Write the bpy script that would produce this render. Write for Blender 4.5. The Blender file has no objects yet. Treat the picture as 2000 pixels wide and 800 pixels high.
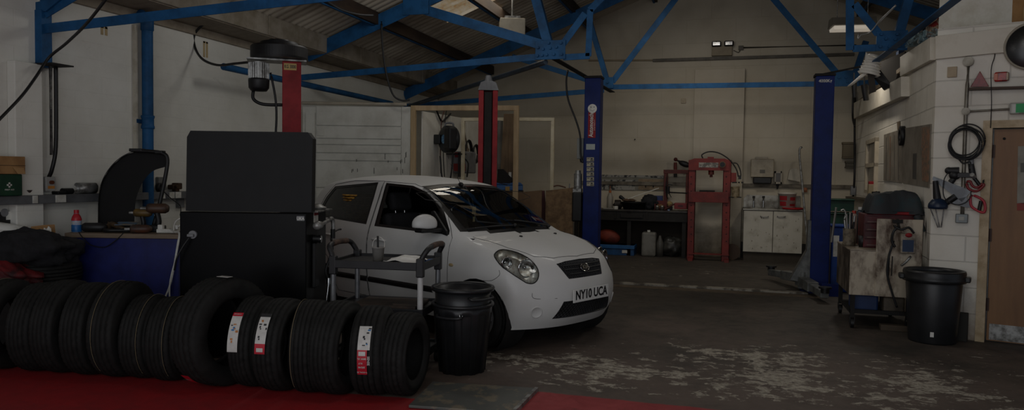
import bpy, bmesh, math, random
from mathutils import Vector, Matrix, noise as mnoise
from mathutils.bvhtree import BVHTree
random.seed(7)
SC = bpy.context.scene
COL = SC.collection
V = Vector
PI = math.pi
# ------------------------------------------------------------------ camera model (used to survey the place)
F = 1444.; PCX, PCY = 1000., 400.
YAW = math.radians(16.55); PITCH = math.atan(59 / F); ROLL = .014
CAM = V((0., 0., 1.5))
_f0 = V((-math.sin(YAW), math.cos(YAW), 0)); _r0 = V((math.cos(YAW), math.sin(YAW), 0)); _z = V((0, 0, 1))
FW = _f0 * math.cos(PITCH) - _z * math.sin(PITCH)
_u0 = _f0 * math.sin(PITCH) + _z * math.cos(PITCH)
RT = _r0 * math.cos(ROLL) + _u0 * math.sin(ROLL)
UP = _u0 * math.cos(ROLL) - _r0 * math.sin(ROLL)
def P(px, py, Y=None, X=None, Z=None, D=None, pl=None):
    """survey: the place point seen at a photo pixel on a known plane"""
    r = FW + RT * ((px - PCX) / F) + UP * ((PCY - py) / F)
    if Y is not None: t = Y / r.y
    elif X is not None: t = X / r.x
    elif Z is not None: t = (Z - CAM.z) / r.z
    elif pl is not None: t = (pl[0] - CAM).dot(pl[1]) / r.dot(pl[1])
    else: t = D
    return CAM + r * t
# ------------------------------------------------------------------ materials
def lin(c):
    if isinstance(c, str):
        c = tuple(int(c[i:i + 2], 16) / 255 for i in (0, 2, 4))
    return tuple((x / 12.92 if x <= .04045 else ((x + .055) / 1.055) ** 2.4) for x in c) + (1,)
_M = {}
class NT:
    def __init__(s, name):
        s.m = bpy.data.materials.new(name); s.m.use_nodes = True
        s.nt = s.m.node_tree; s.N = s.nt.nodes; s.L = s.nt.links
        s.b = s.N['Principled BSDF']
    def n(s, t, **k):
        x = s.N.new(t)
        for a, b in k.items():
            if a.startswith('_'): setattr(x, a[1:], b)
            else: x.inputs[a.replace('__', ' ')].default_value = b
        return x
    def l(s, a, b): s.L.new(a, b)
    def math(s, op, a, b=None, c=None):
        x = s.N.new('ShaderNodeMath'); x.operation = op
        for i, v in enumerate((a, b, c)):
            if v is None: continue
            if isinstance(v, (int, float)): x.inputs[i].default_value = v
            else: s.l(v, x.inputs[i])
        return x.outputs[0]
    def mix(s, fac, a, b):
        x = s.N.new('ShaderNodeMix'); x.data_type = 'RGBA'
        for k, v in ((0, fac), (6, a), (7, b)):
            if isinstance(v, (int, float, tuple)): x.inputs[k].default_value = v
            else: s.l(v, x.inputs[k])
        return x.outputs[2]
    def step(s, v, lo, hi):
        x = s.N.new('ShaderNodeMapRange'); x.inputs[1].default_value = lo; x.inputs[2].default_value = hi
        s.l(v, x.inputs[0]); return x.outputs[0]
    def noise(s, vec, scale, detail=4, rough=.6, dist=0):
        x = s.N.new('ShaderNodeTexNoise'); x.inputs['Scale'].default_value = scale
        x.inputs['Detail'].default_value = detail; x.inputs['Roughness'].default_value = rough
        x.inputs['Distortion'].default_value = dist
        if vec is not None: s.l(vec, x.inputs['Vector'])
        return x.outputs['Fac']
    def geo(s):
        g = s.N.new('ShaderNodeNewGeometry'); return g.outputs['Position']
    def sep(s, v):
        x = s.N.new('ShaderNodeSeparateXYZ'); s.l(v, x.inputs[0]); return x.outputs
    def comb(s, a, b, c=0.):
        x = s.N.new('ShaderNodeCombineXYZ')
        for i, v in enumerate((a, b, c)):
            if isinstance(v, (int, float)): x.inputs[i].default_value = v
            else: s.l(v, x.inputs[i])
        return x.outputs[0]
    def bump(s, h, strength=.3, dist=.01):
        x = s.N.new('ShaderNodeBump'); x.inputs['Strength'].default_value = strength
        x.inputs['Distance'].default_value = dist; s.l(h, x.inputs['Height'])
        s.l(x.outputs[0], s.b.inputs['Normal'])
def mat(name, c, rough=.5, metal=0., c2=None, scale=6., lo=.42, hi=.62, bump=0., bscale=60., coat=0., emit=0., trans=0., alpha=1., stretch=None, ior=1.45, spec=.5):
    if name in _M: return _M[name]
    t = NT(name); b = t.b
    b.inputs['Base Color'].default_value = lin(c); b.inputs['Roughness'].default_value = rough
    b.inputs['Metallic'].default_value = metal; b.inputs['Coat Weight'].default_value = coat
    b.inputs['IOR'].default_value = ior; b.inputs['Specular IOR Level'].default_value = spec
    if trans: b.inputs['Transmission Weight'].default_value = trans
    if alpha < 1: b.inputs['Alpha'].default_value = alpha
    if emit: b.inputs['Emission Color'].default_value = lin(c); b.inputs['Emission Strength'].default_value = emit
    tc = t.N.new('ShaderNodeTexCoord').outputs['Object']
    if stretch:
        mp = t.N.new('ShaderNodeMapping'); mp.inputs['Scale'].default_value = stretch; t.l(tc, mp.inputs[0]); tc = mp.outputs[0]
    if c2 is None: c2v = tuple(x * .82 for x in lin(c)[:3]) + (1,)
    else: c2v = lin(c2)
    f = t.step(t.noise(tc, scale, 6, .65), lo, hi)
    t.l(t.mix(f, lin(c), c2v), b.inputs['Base Color'])
    if bump: t.bump(t.noise(tc, bscale, 3), bump, .004)
    _M[name] = t.m
    return t.m
def glassmat(name, tint, dens):
    """thin pane: mostly clear with a sharp reflection and a tint"""
    if name in _M: return _M[name]
    t = NT(name); nt = t.nt
    out = t.N['Material Output']; t.N.remove(t.b)
    tr = t.N.new('ShaderNodeBsdfTransparent'); tr.inputs[0].default_value = tuple(dens) + (1,)
    gl = t.N.new('ShaderNodeBsdfGlossy'); gl.inputs['Roughness'].default_value = .02; gl.inputs[0].default_value = (1, 1, 1, 1)
    fr = t.N.new('ShaderNodeFresnel'); fr.inputs[0].default_value = 1.5
    mx = t.N.new('ShaderNodeMixShader')
    t.l(fr.outputs[0], mx.inputs[0]); t.l(tr.outputs[0], mx.inputs[1]); t.l(gl.outputs[0], mx.inputs[2])
    t.l(mx.outputs[0], out.inputs[0]); _M[name] = t.m
    return t.m
# ------------------------------------------------------------------ mesh builder
def basis(d, up=None):
    d = V(d).normalized(); up = V(up) if up is not None else V((0, 0, 1))
    if abs(d.dot(up)) > .99: up = V((1, 0, 0))
    a = d.cross(up).normalized(); b = a.cross(d).normalized()
    return a, b, d           # side, up, along
def smooth_path(pts, k=6, closed=False):
    pts = [V(p) for p in pts]; n = len(pts)
    if n < 3: return pts
    out = []
    rng = range(n if closed else n - 1)
    for i in rng:
        if closed: p = [pts[(i + j) % n] for j in (-1, 0, 1, 2)]
        else: p = [pts[max(0, min(n - 1, i + j))] for j in (-1, 0, 1, 2)]
        for q in range(k):
            t = q / k
            out.append(.5 * ((2 * p[1]) + (p[2] - p[0]) * t + (2 * p[0] - 5 * p[1] + 4 * p[2] - p[3]) * t * t + (3 * p[1] - p[0] - 3 * p[2] + p[3]) * t ** 3))
    if not closed: out.append(pts[-1])
    return out
class MB:
    def __init__(s): s.v = []; s.f = []; s.m = []; s.s = []; s.T = Matrix.Identity(4); s.mi = 0
    def add(s, vs, fs, smooth=False):
        o = len(s.v); s.v += [s.T @ V(x) for x in vs]
        for f in fs: s.f.append([o + i for i in f]); s.m.append(s.mi); s.s.append(smooth)
        return s
    def box(s, c, d, rz=0., R=None):
        M = Matrix.Translation(V(c)) @ (R.to_4x4() if R is not None else Matrix.Rotation(rz, 4, 'Z'))
        x, y, z = d[0] / 2, d[1] / 2, d[2] / 2
        vs = [M @ V(p) for p in ((-x, -y, -z), (x, -y, -z), (x, y, -z), (-x, y, -z), (-x, -y, z), (x, -y, z), (x, y, z), (-x, y, z))]
        return s.add(vs, [(0, 3, 2, 1), (4, 5, 6, 7), (0, 1, 5, 4), (1, 2, 6, 5), (2, 3, 7, 6), (3, 0, 4, 7)])
    def bb(s, lo, hi): return s.box([(a + b) / 2 for a, b in zip(lo, hi)], [abs(b - a) for a, b in zip(lo, hi)])
    def beam(s, a, b, w, h, up=None):
        a, b = V(a), V(b); x, y, d = basis(b - a, up); vs = []
        for p in (a, b):
            for i, j in ((-1, -1), (1, -1), (1, 1), (-1, 1)): vs.append(p + x * w / 2 * i + y * h / 2 * j)
        return s.add(vs, [(0, 1, 2, 3), (7, 6, 5, 4), (0, 4, 5, 1), (1, 5, 6, 2), (2, 6, 7, 3), (3, 7, 4, 0)])
    def cyl(s, a, b, r, r2=None, n=20, cap=True, smooth=True):
        a, b = V(a), V(b); r2 = r if r2 is None else r2; x, y, d = basis(b - a); vs = []
        for p, q in ((a, r), (b, r2)):
            for i in range(n):
                t = 2 * PI * i / n; vs.append(p + (x * math.cos(t) + y * math.sin(t)) * q)
        s.add(vs, [(i, (i + 1) % n, n + (i + 1) % n, n + i) for i in range(n)], smooth)
        if cap:
            s.add(vs[:n], [list(range(n))[::-1]]); s.add(vs[n:], [list(range(n))])
        return s
    def tube(s, pts, r, n=8, k=5, closed=False, smooth=True):
        ps = smooth_path(pts, k, closed); m = len(ps); vs = []
        prev = None
        for i, p in enumerate(ps):
            d = (ps[(i + 1) % m] - ps[i - 1]) if closed else (ps[min(i + 1, m - 1)] - ps[max(i - 1, 0)])
            if d.length < 1e-9: d = V((0, 0, 1))
            d.normalize()
            if prev is None: a, b, _ = basis(d)
            else:
                a = prev - d * prev.dot(d)
                if a.length < 1e-6: a, b, _ = basis(d)
                a.normalize(); b = d.cross(a)
            prev = a
            rr = r(i / (m - 1)) if callable(r) else r
            for j in range(n):
                t = 2 * PI * j / n; vs.append(p + (a * math.cos(t) + b * math.sin(t)) * rr)
        fs = []
        for i in range(m if closed else m - 1):
            for j in range(n):
                q = ((i + 1) % m) * n
                fs.append((i * n + j, i * n + (j + 1) % n, q + (j + 1) % n, q + j))
        if not closed: fs += [list(range(n))[::-1], [(m - 1) * n + j for j in range(n)]]
        return s.add(vs, fs, smooth)
    def lathe(s, prof, o=(0, 0, 0), ax=(0, 0, 1), n=32, closed=False, smooth=True, up=None, fn=None):
        o = V(o); x, y, d = basis(ax, up); vs = []; m = len(prof)
        for i in range(n):
            t = 2 * PI * i / n; c = x * math.cos(t) + y * math.sin(t)
            for k, (r, z) in enumerate(prof):
                if fn: r = fn(i, k, r)
                vs.append(o + c * r + d * z)
        fs = []
        for i in range(n):
            for k in range(m if closed else m - 1):
                a, b = i * m + k, ((i + 1) % n) * m + k; k2 = (k + 1) % m
                fs.append((a, b, ((i + 1) % n) * m + k2, i * m + k2))
        return s.add(vs, fs, smooth)
    def prism(s, poly, o, u, v, w, smooth=False):
        """2D polygon in axes u, v from o, extruded by vector w"""
        o, u, v, w = V(o), V(u), V(v), V(w); n = len(poly)
        a = [o + u * p + v * q for p, q in poly]; b = [p + w for p in a]
        s.add(a + b, [list(range(n))[::-1], list(range(n, 2 * n))])
        return s.add(a + b, [(i, (i + 1) % n, n + (i + 1) % n, n + i) for i in range(n)], smooth)
    def slab(s, pts, w):
        """planar 3D polygon thickened by vector w"""
        a = [V(p) for p in pts]; b = [p + V(w) for p in a]; n = len(a)
        return s.add(a + b, [list(range(n))[::-1], list(range(n, 2 * n))] + [(i, (i + 1) % n, n + (i + 1) % n, n + i) for i in range(n)])
    def ball(s, c, r, n=16, m=10, R=None, fn=None):
        c = V(c); r = (r, r, r) if isinstance(r, (int, float)) else r; vs = []
        for i in range(m + 1):
            a = PI * i / m
            for j in range(n):
                t = 2 * PI * j / n; p = V((math.sin(a) * math.cos(t), math.sin(a) * math.sin(t), math.cos(a)))
                if fn: p = p * fn(p)
                p = V((p.x * r[0], p.y * r[1], p.z * r[2]))
                vs.append(c + (R @ p if R is not None else p))
        fs = []
        for i in range(m):
            for j in range(n):
                q = [i * n + j, (i + 1) * n + j, (i + 1) * n + (j + 1) % n, i * n + (j + 1) % n]
                if i == 0: q = q[:3]
                if i == m - 1: q = [q[0], q[1], q[3]]
                fs.append(q)
        return s.add(vs, fs, True)
    def grid(s, fn, nu, nv, smooth=True, th=None, flip=False):
        vs = [V(fn(i / nu, j / nv)) for i in range(nu + 1) for j in range(nv + 1)]
        fs = []
        for i in range(nu):
            for j in range(nv):
                a = i * (nv + 1) + j; q = (a, a + nv + 1, a + nv + 2, a + 1)
                fs.append(q[::-1] if flip else q)
        s.add(vs, fs, smooth)
        if th is not None:
            w = V(th); v2 = [p + w for p in vs]; s.add(v2, [q[::-1] for q in fs], smooth)
            idx = [i * (nv + 1) for i in range(nu + 1)] + [nu * (nv + 1) + j for j in range(1, nv + 1)] + [i * (nv + 1) + nv for i in range(nu - 1, -1, -1)] + [j for j in range(nv - 1, 0, -1)]
            n = len(idx); vv = [vs[i] for i in idx] + [v2[i] for i in idx]
            s.add(vv, [(i, n + i, n + (i + 1) % n, (i + 1) % n) for i in range(n)])
        return s
    def text(s, body, o, u, v, size, depth=.001, align='CENTER', bold=0.):
        cu = bpy.data.curves.new('t', 'FONT'); cu.body = body; cu.size = 1.; cu.align_x = align; cu.align_y = 'CENTER'; cu.extrude = 0; cu.offset = bold; cu.resolution_u = 3
        ob = bpy.data.objects.new('t', cu); COL.objects.link(ob)
        me = ob.to_mesh(); u, v = V(u).normalized(), V(v).normalized(); w = u.cross(v)
        sx, sy = size if isinstance(size, tuple) else (size, size)
        vs = [V(o) + u * p.co.x * sx + v * p.co.y * sy + w * depth for p in me.vertices]
        s.add(vs, [list(p.vertices) for p in me.polygons])
        ob.to_mesh_clear(); bpy.data.objects.remove(ob); bpy.data.curves.remove(cu)
        return s
    def build(s, name, m, parent=None, bevel=0., world=True, origin=None, seg=2):
        me = bpy.data.meshes.new(name)
        inv = None
        if parent is not None: inv = wm(parent).inverted() if world else None
        if parent is None:
            if origin is None:
                xs = [p.x for p in s.v]; ys = [p.y for p in s.v]; zs = [p.z for p in s.v]
                origin = V(((min(xs) + max(xs)) / 2, (min(ys) + max(ys)) / 2, min(zs)))
            inv = Matrix.Translation(-V(origin))
        vs = [(inv @ p if inv is not None else p) for p in s.v]
        me.from_pydata([tuple(p) for p in vs], [], s.f)
        ms = m if isinstance(m, (list, tuple)) else [m]
        for x in ms: me.materials.append(x)
        me.polygons.foreach_set('material_index', [min(i, len(ms) - 1) for i in s.m])
        me.polygons.foreach_set('use_smooth', s.s)
        me.update()
        o = bpy.data.objects.new(name, me); COL.objects.link(o)
        if parent is not None: o.parent = parent
        else: o.location = origin
        if bevel:
            b = o.modifiers.new('bevel', 'BEVEL'); b.width = bevel; b.segments = seg; b.limit_method = 'ANGLE'; b.angle_limit = math.radians(40); b.harden_normals = False
        return o
def wm(o):
    m = Matrix.LocRotScale(o.location, o.rotation_euler, o.scale)
    return wm(o.parent) @ m if o.parent else m
def tag(o, label, cat, group=None, kind=None):
    o['label'] = label; o['category'] = cat
    if group: o['group'] = group
    if kind: o['kind'] = kind
    return o
def thing(name, label, cat, loc=(0, 0, 0), rz=0., group=None):
    o = bpy.data.objects.new(name, None); COL.objects.link(o); o.empty_display_size = .1
    o.location = loc; o.rotation_euler = (0, 0, rz)
    return tag(o, label, cat, group)
def struct(name, mb, m, bevel=0.):
    o = mb.build(name, m, bevel=bevel, origin=(0, 0, 0)); o['kind'] = 'structure'; return o
def copy_thing(r, loc, rz=0., label=None, group=None):
    c = r.copy(); COL.objects.link(c); c.location = loc; c.rotation_euler = (0, 0, rz)
    if label: c['label'] = label
    if group: c['group'] = group
    def rec(a, b):
        for ch in list(a.children):
            d = ch.copy(); COL.objects.link(d); d.parent = b; rec(ch, d)
    rec(r, c)
    return c
BLACK = mat('black plastic', '151516', .5, c2='0e0e0f', bump=.1)
RUB = mat('black rubber', '161615', .75, c2='1e1e1d', scale=9, bump=.15, spec=.3)
STEEL = mat('worn steel', '9a9a97', .42, .55, c2='5b5955', scale=14)
CHROME = mat('chrome', 'c9c9c9', .12, 1., c2='9b9b9b')
RED = mat('red paint', '8e2428', .55, c2='761a1e', scale=5, bump=.1, spec=.25)
BLUE = mat('blue beam paint', '1e527f', .55, c2='174064', scale=4, bump=.2, bscale=40, spec=.25)
LBLUE = mat('lift blue paint', '0e2260', .5, c2='0b1b4e', scale=4, bump=.1, spec=.25)
WHITE = mat('white plastic', 'd4d3cc', .45, c2='b4b2a9', scale=8)
GREY = mat('grey plastic', '77787a', .5, c2='5e5f61')
CASING = mat('dull lamp casing', '6f6a60', .5)
WOOD = mat('pale timber', 'b08a60', .65, c2='8f6a45', scale=5, stretch=(1, 1, .15))
CARD = mat('brown cardboard', 'a07a4e', .85, c2='8a6640', scale=5)
DARK = mat('dark grime', '1a1816', .8, c2='0f0e0d', scale=8, bump=.2)
# ------------------------------------------------------------------ tyre shared by car and the stock row
def tyre_mb(R, W, rr, seg=96, blocks=True):
    """tyre lying on the x axis (axle = x), centre at the origin"""
    h = W / 2; g = .007; sh = .86
    pr = []
    xs = [-sh, -.60, -.565, -.25, -.215, .215, .25, .565, .60, sh]
    lv = [0, 0, 1, 1, 0, 0, 1, 1, 0, 0]
    # tread, outer side, from -x to +x
    t = []
    ribs = [(-.88, -.60), (-.50, -.22), (-.13, .13), (.22, .50), (.60, .88)]
    for i, (a, b) in enumerate(ribs):
        for q in (a, (a + b) / 2, b): t.append((R - .010 * (abs(q)) ** 2.5, q * h))
        if i < 4:
            t.append((R - g - .008, (b + .012) * h)); t.append((R - g - .008, (ribs[i + 1][0] - .012) * h))
    side = [(R - .022, .97), (R - .045, 1.03), ((R + rr) / 2 + .015, 1.08), (rr + .03, 1.03), (rr + .012, .93), (rr, .86), (rr, .74), (rr + .012, .70), (rr + .03, .82), ((R + rr) / 2, .93), (R - .04, .88), (R - .024, .6)]
    prof = t + [(r, x * h) for r, x in side] + [(r, -x * h) for r, x in side[::-1]]
    mb = MB()
    nt = len(t)
    def fn(i, k, r):
        if blocks and k < nt:
            q = prof[k][1] / h
            if abs(q) > .56 and i % 2 == 0: return r - .007
            if abs(q) <= .56 and abs(q) > .2 and (i + (k // 3)) % 4 == 0: return r - .005
        return r
    mb.lathe(prof, (0, 0, 0), (1, 0, 0), seg, closed=True, fn=fn)
    return mb
# ------------------------------------------------------------------ the white hatchback
PAINT = mat('white car paint', 'c9c9c7', .5, c2='c6c6c3', coat=.12, scale=2)
CARX, CARY, CARTH = -2.775, 7.131, math.radians(-24.8)
Cc = [(1.66, .20), (1.735, .30), (1.767, .42), (1.755, .55), (1.715, .65), (1.64, .765), (1.47, .865), (1.24, .935), (1.01, .978),
      (.76, 1.10), (.44, 1.25), (.12, 1.395), (-.20, 1.455), (-.70, 1.48), (-1.18, 1.455), (-1.56, 1.395), (-1.66, 1.22), (-1.70, 1.02), (-1.735, .80), (-1.765, .60), (-1.75, .40), (-1.70, .22)]
Ec = [(1.44, .70, .20), (1.47, .735, .32), (1.49, .745, .44), (1.48, .745, .56), (1.45, .735, .66), (1.40, .72, .75), (1.27, .71, .835), (1.08, .69, .90), (.88, .655, .950),
      (.66, .63, 1.085), (.42, .588, 1.24), (.17, .545, 1.365), (-.16, .53, 1.412), (-.70, .535, 1.435), (-1.18, .528, 1.41), (-1.50, .505, 1.345), (-1.58, .565, 1.2), (-1.62, .63, 1.0), (-1.62, .70, .8), (-1.62, .73, .6), (-1.60, .73, .4), (-1.58, .71, .22)]
WT = [(.10, .70), (.20, .745), (.30, .775), (.42, .792), (.55, .7975), (.70, .793), (.82, .783), (.90, .765), (.96, .742), (1.10, .68), (1.25, .612), (1.40, .552), (1.55, .51)]
def Wf(x, z):
    for i in range(len(WT) - 1):
        if z <= WT[i + 1][0] or i == len(WT) - 2:
            a, b = WT[i], WT[i + 1]; t = max(0, min(1, (z - a[0]) / (b[0] - a[0]))); w = a[1] + (b[1] - a[1]) * t; break
    if x > .85: w -= .15 * (x - .85) ** 2
    if x < -1.0: w -= .17 * (-1.0 - x) ** 2
    if z > .96:
        if x > .4: w -= .05 * (x - .4)
    return w
def car_shell():
    K = 4; NV = 5 * K; 
    cc = smooth_path([(a, 0, b) for a, b in Cc], K); ee = smooth_path(Ec, K)
    n = len(cc)
    bm = bmesh.new(); grid = {}
    M = 18
    for sgn in (1, -1):
        for i in range(n):
            for k in range(M + 1):
                if k == 0 and sgn == -1: grid[(sgn, i, k)] = grid[(1, i, k)]; continue
                v = k / M; c, e = cc[i], ee[i]
                px = 2.6; pz = 2.3
                p = V((c.x + (e.x - c.x) * v ** px, e.y * v * sgn, c.z + (e.z - c.z) * v ** pz))
                grid[(sgn, i, k)] = bm.verts.new(p)
        for i in range(n - 1):
            for k in range(M):
                q = [grid[(sgn, i, k)], grid[(sgn, i, k + 1)], grid[(sgn, i + 1, k + 1)], grid[(sgn, i + 1, k)]]
                bm.faces.new(q if sgn == 1 else q[::-1])
        # side patch
        NH = n - 1 - 2 * NV
        def top(u): return ee[NV + u]
        def lef(r): return ee[r]
        def rig(r): return ee[n - 1 - r]
        bot = [ee[0].lerp(ee[-1], u / NH) for u in range(NH + 1)]
        sd = {}
        for u in range(NH + 1):
            for r in range(NV + 1):
                if u == 0: vert = grid[(sgn, r, M)]
                elif u == NH: vert = grid[(sgn, n - 1 - r, M)]
                elif r == NV: vert = grid[(sgn, NV + u, M)]
                else:
                    a, b = u / NH, r / NV
                    p = lef(r) * (1 - a) + rig(r) * a + bot[u] * (1 - b) + top(u) * b - (ee[0] * (1 - a) * (1 - b) + ee[-1] * a * (1 - b) + top(0) * (1 - a) * b + top(NH) * a * b)
                    w = Wf(p.x, p.z)
                    if r == 0: w = Wf(p.x, .2) - .0
                    # keep to the corner curves close to the rim
                    def res(q): return q.y - Wf(q.x, q.z)
                    k1 = (1 - a) ** 9 * res(lef(r)); k2 = a ** 9 * res(rig(r)); k3 = b ** 9 * res(top(u))
                    p = V((p.x, (w + k1 + k2 + k3) * sgn, p.z)); vert = bm.verts.new(p)
                sd[(u, r)] = vert
        for u in range(NH):
            for r in range(NV):
                q = [sd[(u, r)], sd[(u, r + 1)], sd[(u + 1, r + 1)], sd[(u + 1, r)]]
                bm.faces.new(q[::-1] if sgn == 1 else q)
    bm.normal_update()
    # soften the rim between top and sides
    rim = set()
    for sgn in (1, -1):
        for i in range(n):
            rim.add(grid[(sgn, i, M)])
    band = set(rim)
    for _ in range(1):
        band |= {e.other_vert(v) for v in list(band) for e in v.link_edges}
    for it in range(3):
        new = {}
        for v in band:
            if any(e.is_boundary for e in v.link_edges): continue
            nb = [e.other_vert(v).co for e in v.link_edges]
            new[v] = v.co.lerp(sum(nb, V((0, 0, 0))) / len(nb), .4)
        for v, c in new.items(): v.co = c
    bmesh.ops.recalc_face_normals(bm, faces=bm.faces)
    f0 = max(bm.faces, key=lambda f: f.calc_center_median().z)
    if f0.normal.z < 0: bmesh.ops.reverse_faces(bm, faces=bm.faces)
    return bm
def cut_region(bm, poly, u, v, filt, smooth=True):
    """cut a convex outline (2D in u, v) through the faces that pass filt; returns the faces inside"""
    u, v = V(u).normalized(), V(v).normalized()
    w = u.cross(v).normalized(); n = len(poly)
    ar = sum(poly[i][0] * poly[(i + 1) % n][1] - poly[(i + 1) % n][0] * poly[i][1] for i in range(n))
    if ar < 0: poly = poly[::-1]
    xs = [p[0] for p in poly]; ys = [p[1] for p in poly]; mg = .12
    def near(f):
        c = f.calc_center_median(); a, b = c.dot(u), c.dot(v)
        return min(xs) - mg < a < max(xs) + mg and min(ys) - mg < b < max(ys) + mg and filt(f)
    for i in range(n):
        a, b = poly[i], poly[(i + 1) % n]
        if abs(a[0] - b[0]) + abs(a[1] - b[1]) < 1e-6: continue
        p = u * a[0] + v * a[1]; d = u * (b[0] - a[0]) + v * (b[1] - a[1]); no = d.cross(w).normalized()
        # only faces near this side of the outline
        m = ((a[0] + b[0]) / 2, (a[1] + b[1]) / 2); L = math.hypot(b[0] - a[0], b[1] - a[1]) / 2 + .11
        fs = []
        for f in bm.faces:
            if not near(f): continue
            c = f.calc_center_median()
            if math.hypot(c.dot(u) - m[0], c.dot(v) - m[1]) < L: fs.append(f)
        es = {e for f in fs for e in f.edges}; vs = {q for f in fs for q in f.verts}
        bmesh.ops.bisect_plane(bm, geom=list(fs) + list(es) + list(vs), dist=1e-5, plane_co=p, plane_no=no)
    def inside(f):
        c = f.calc_center_median(); x, y = c.dot(u), c.dot(v)
        for i in range(n):
            a, b = poly[i], poly[(i + 1) % n]
            if (b[0] - a[0]) * (y - a[1]) - (b[1] - a[1]) * (x - a[0]) < -1e-6: return False
        return filt(f)
    return [f for f in bm.faces if near(f) and inside(f)]
def take(bm, faces, mb=None, off=0., delete=True, flip=False, dome=0.):
    """move faces out of bm into a builder, optionally offset along their normals"""
    mb = mb or MB()
    idx = {}; vs = []; fs = []
    fset = set(faces)
    for f in faces:
        q = []
        for v in f.verts:
            if v not in idx:
                idx[v] = len(vs); o = off
                if dome and all(g in fset for g in v.link_faces): o = off + dome
                vs.append(v.co + v.normal * o)
            q.append(idx[v])
        fs.append(q[::-1] if flip else q)
    mb.add(vs, fs, True)
    if delete: bmesh.ops.delete(bm, geom=list(fset), context='FACES')
    return mb
def circle_poly(cx, cy, r, n=28, ry=None): return [(cx + r * math.cos(2 * PI * i / n), cy + (ry or r) * math.sin(2 * PI * i / n)) for i in range(n)]
HLP = [(p.x, p.y) for p in smooth_path([(0, .805, 0), (.022, .842, 0), (.085, .860, 0), (.20, .838, 0), (.30, .782, 0), (.352, .705, 0), (.345, .635, 0), (.30, .598, 0), (.235, .606, 0), (.15, .66, 0), (.055, .725, 0)], 3, True)]
HLU = V((.60, .80, 0)).normalized()
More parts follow.
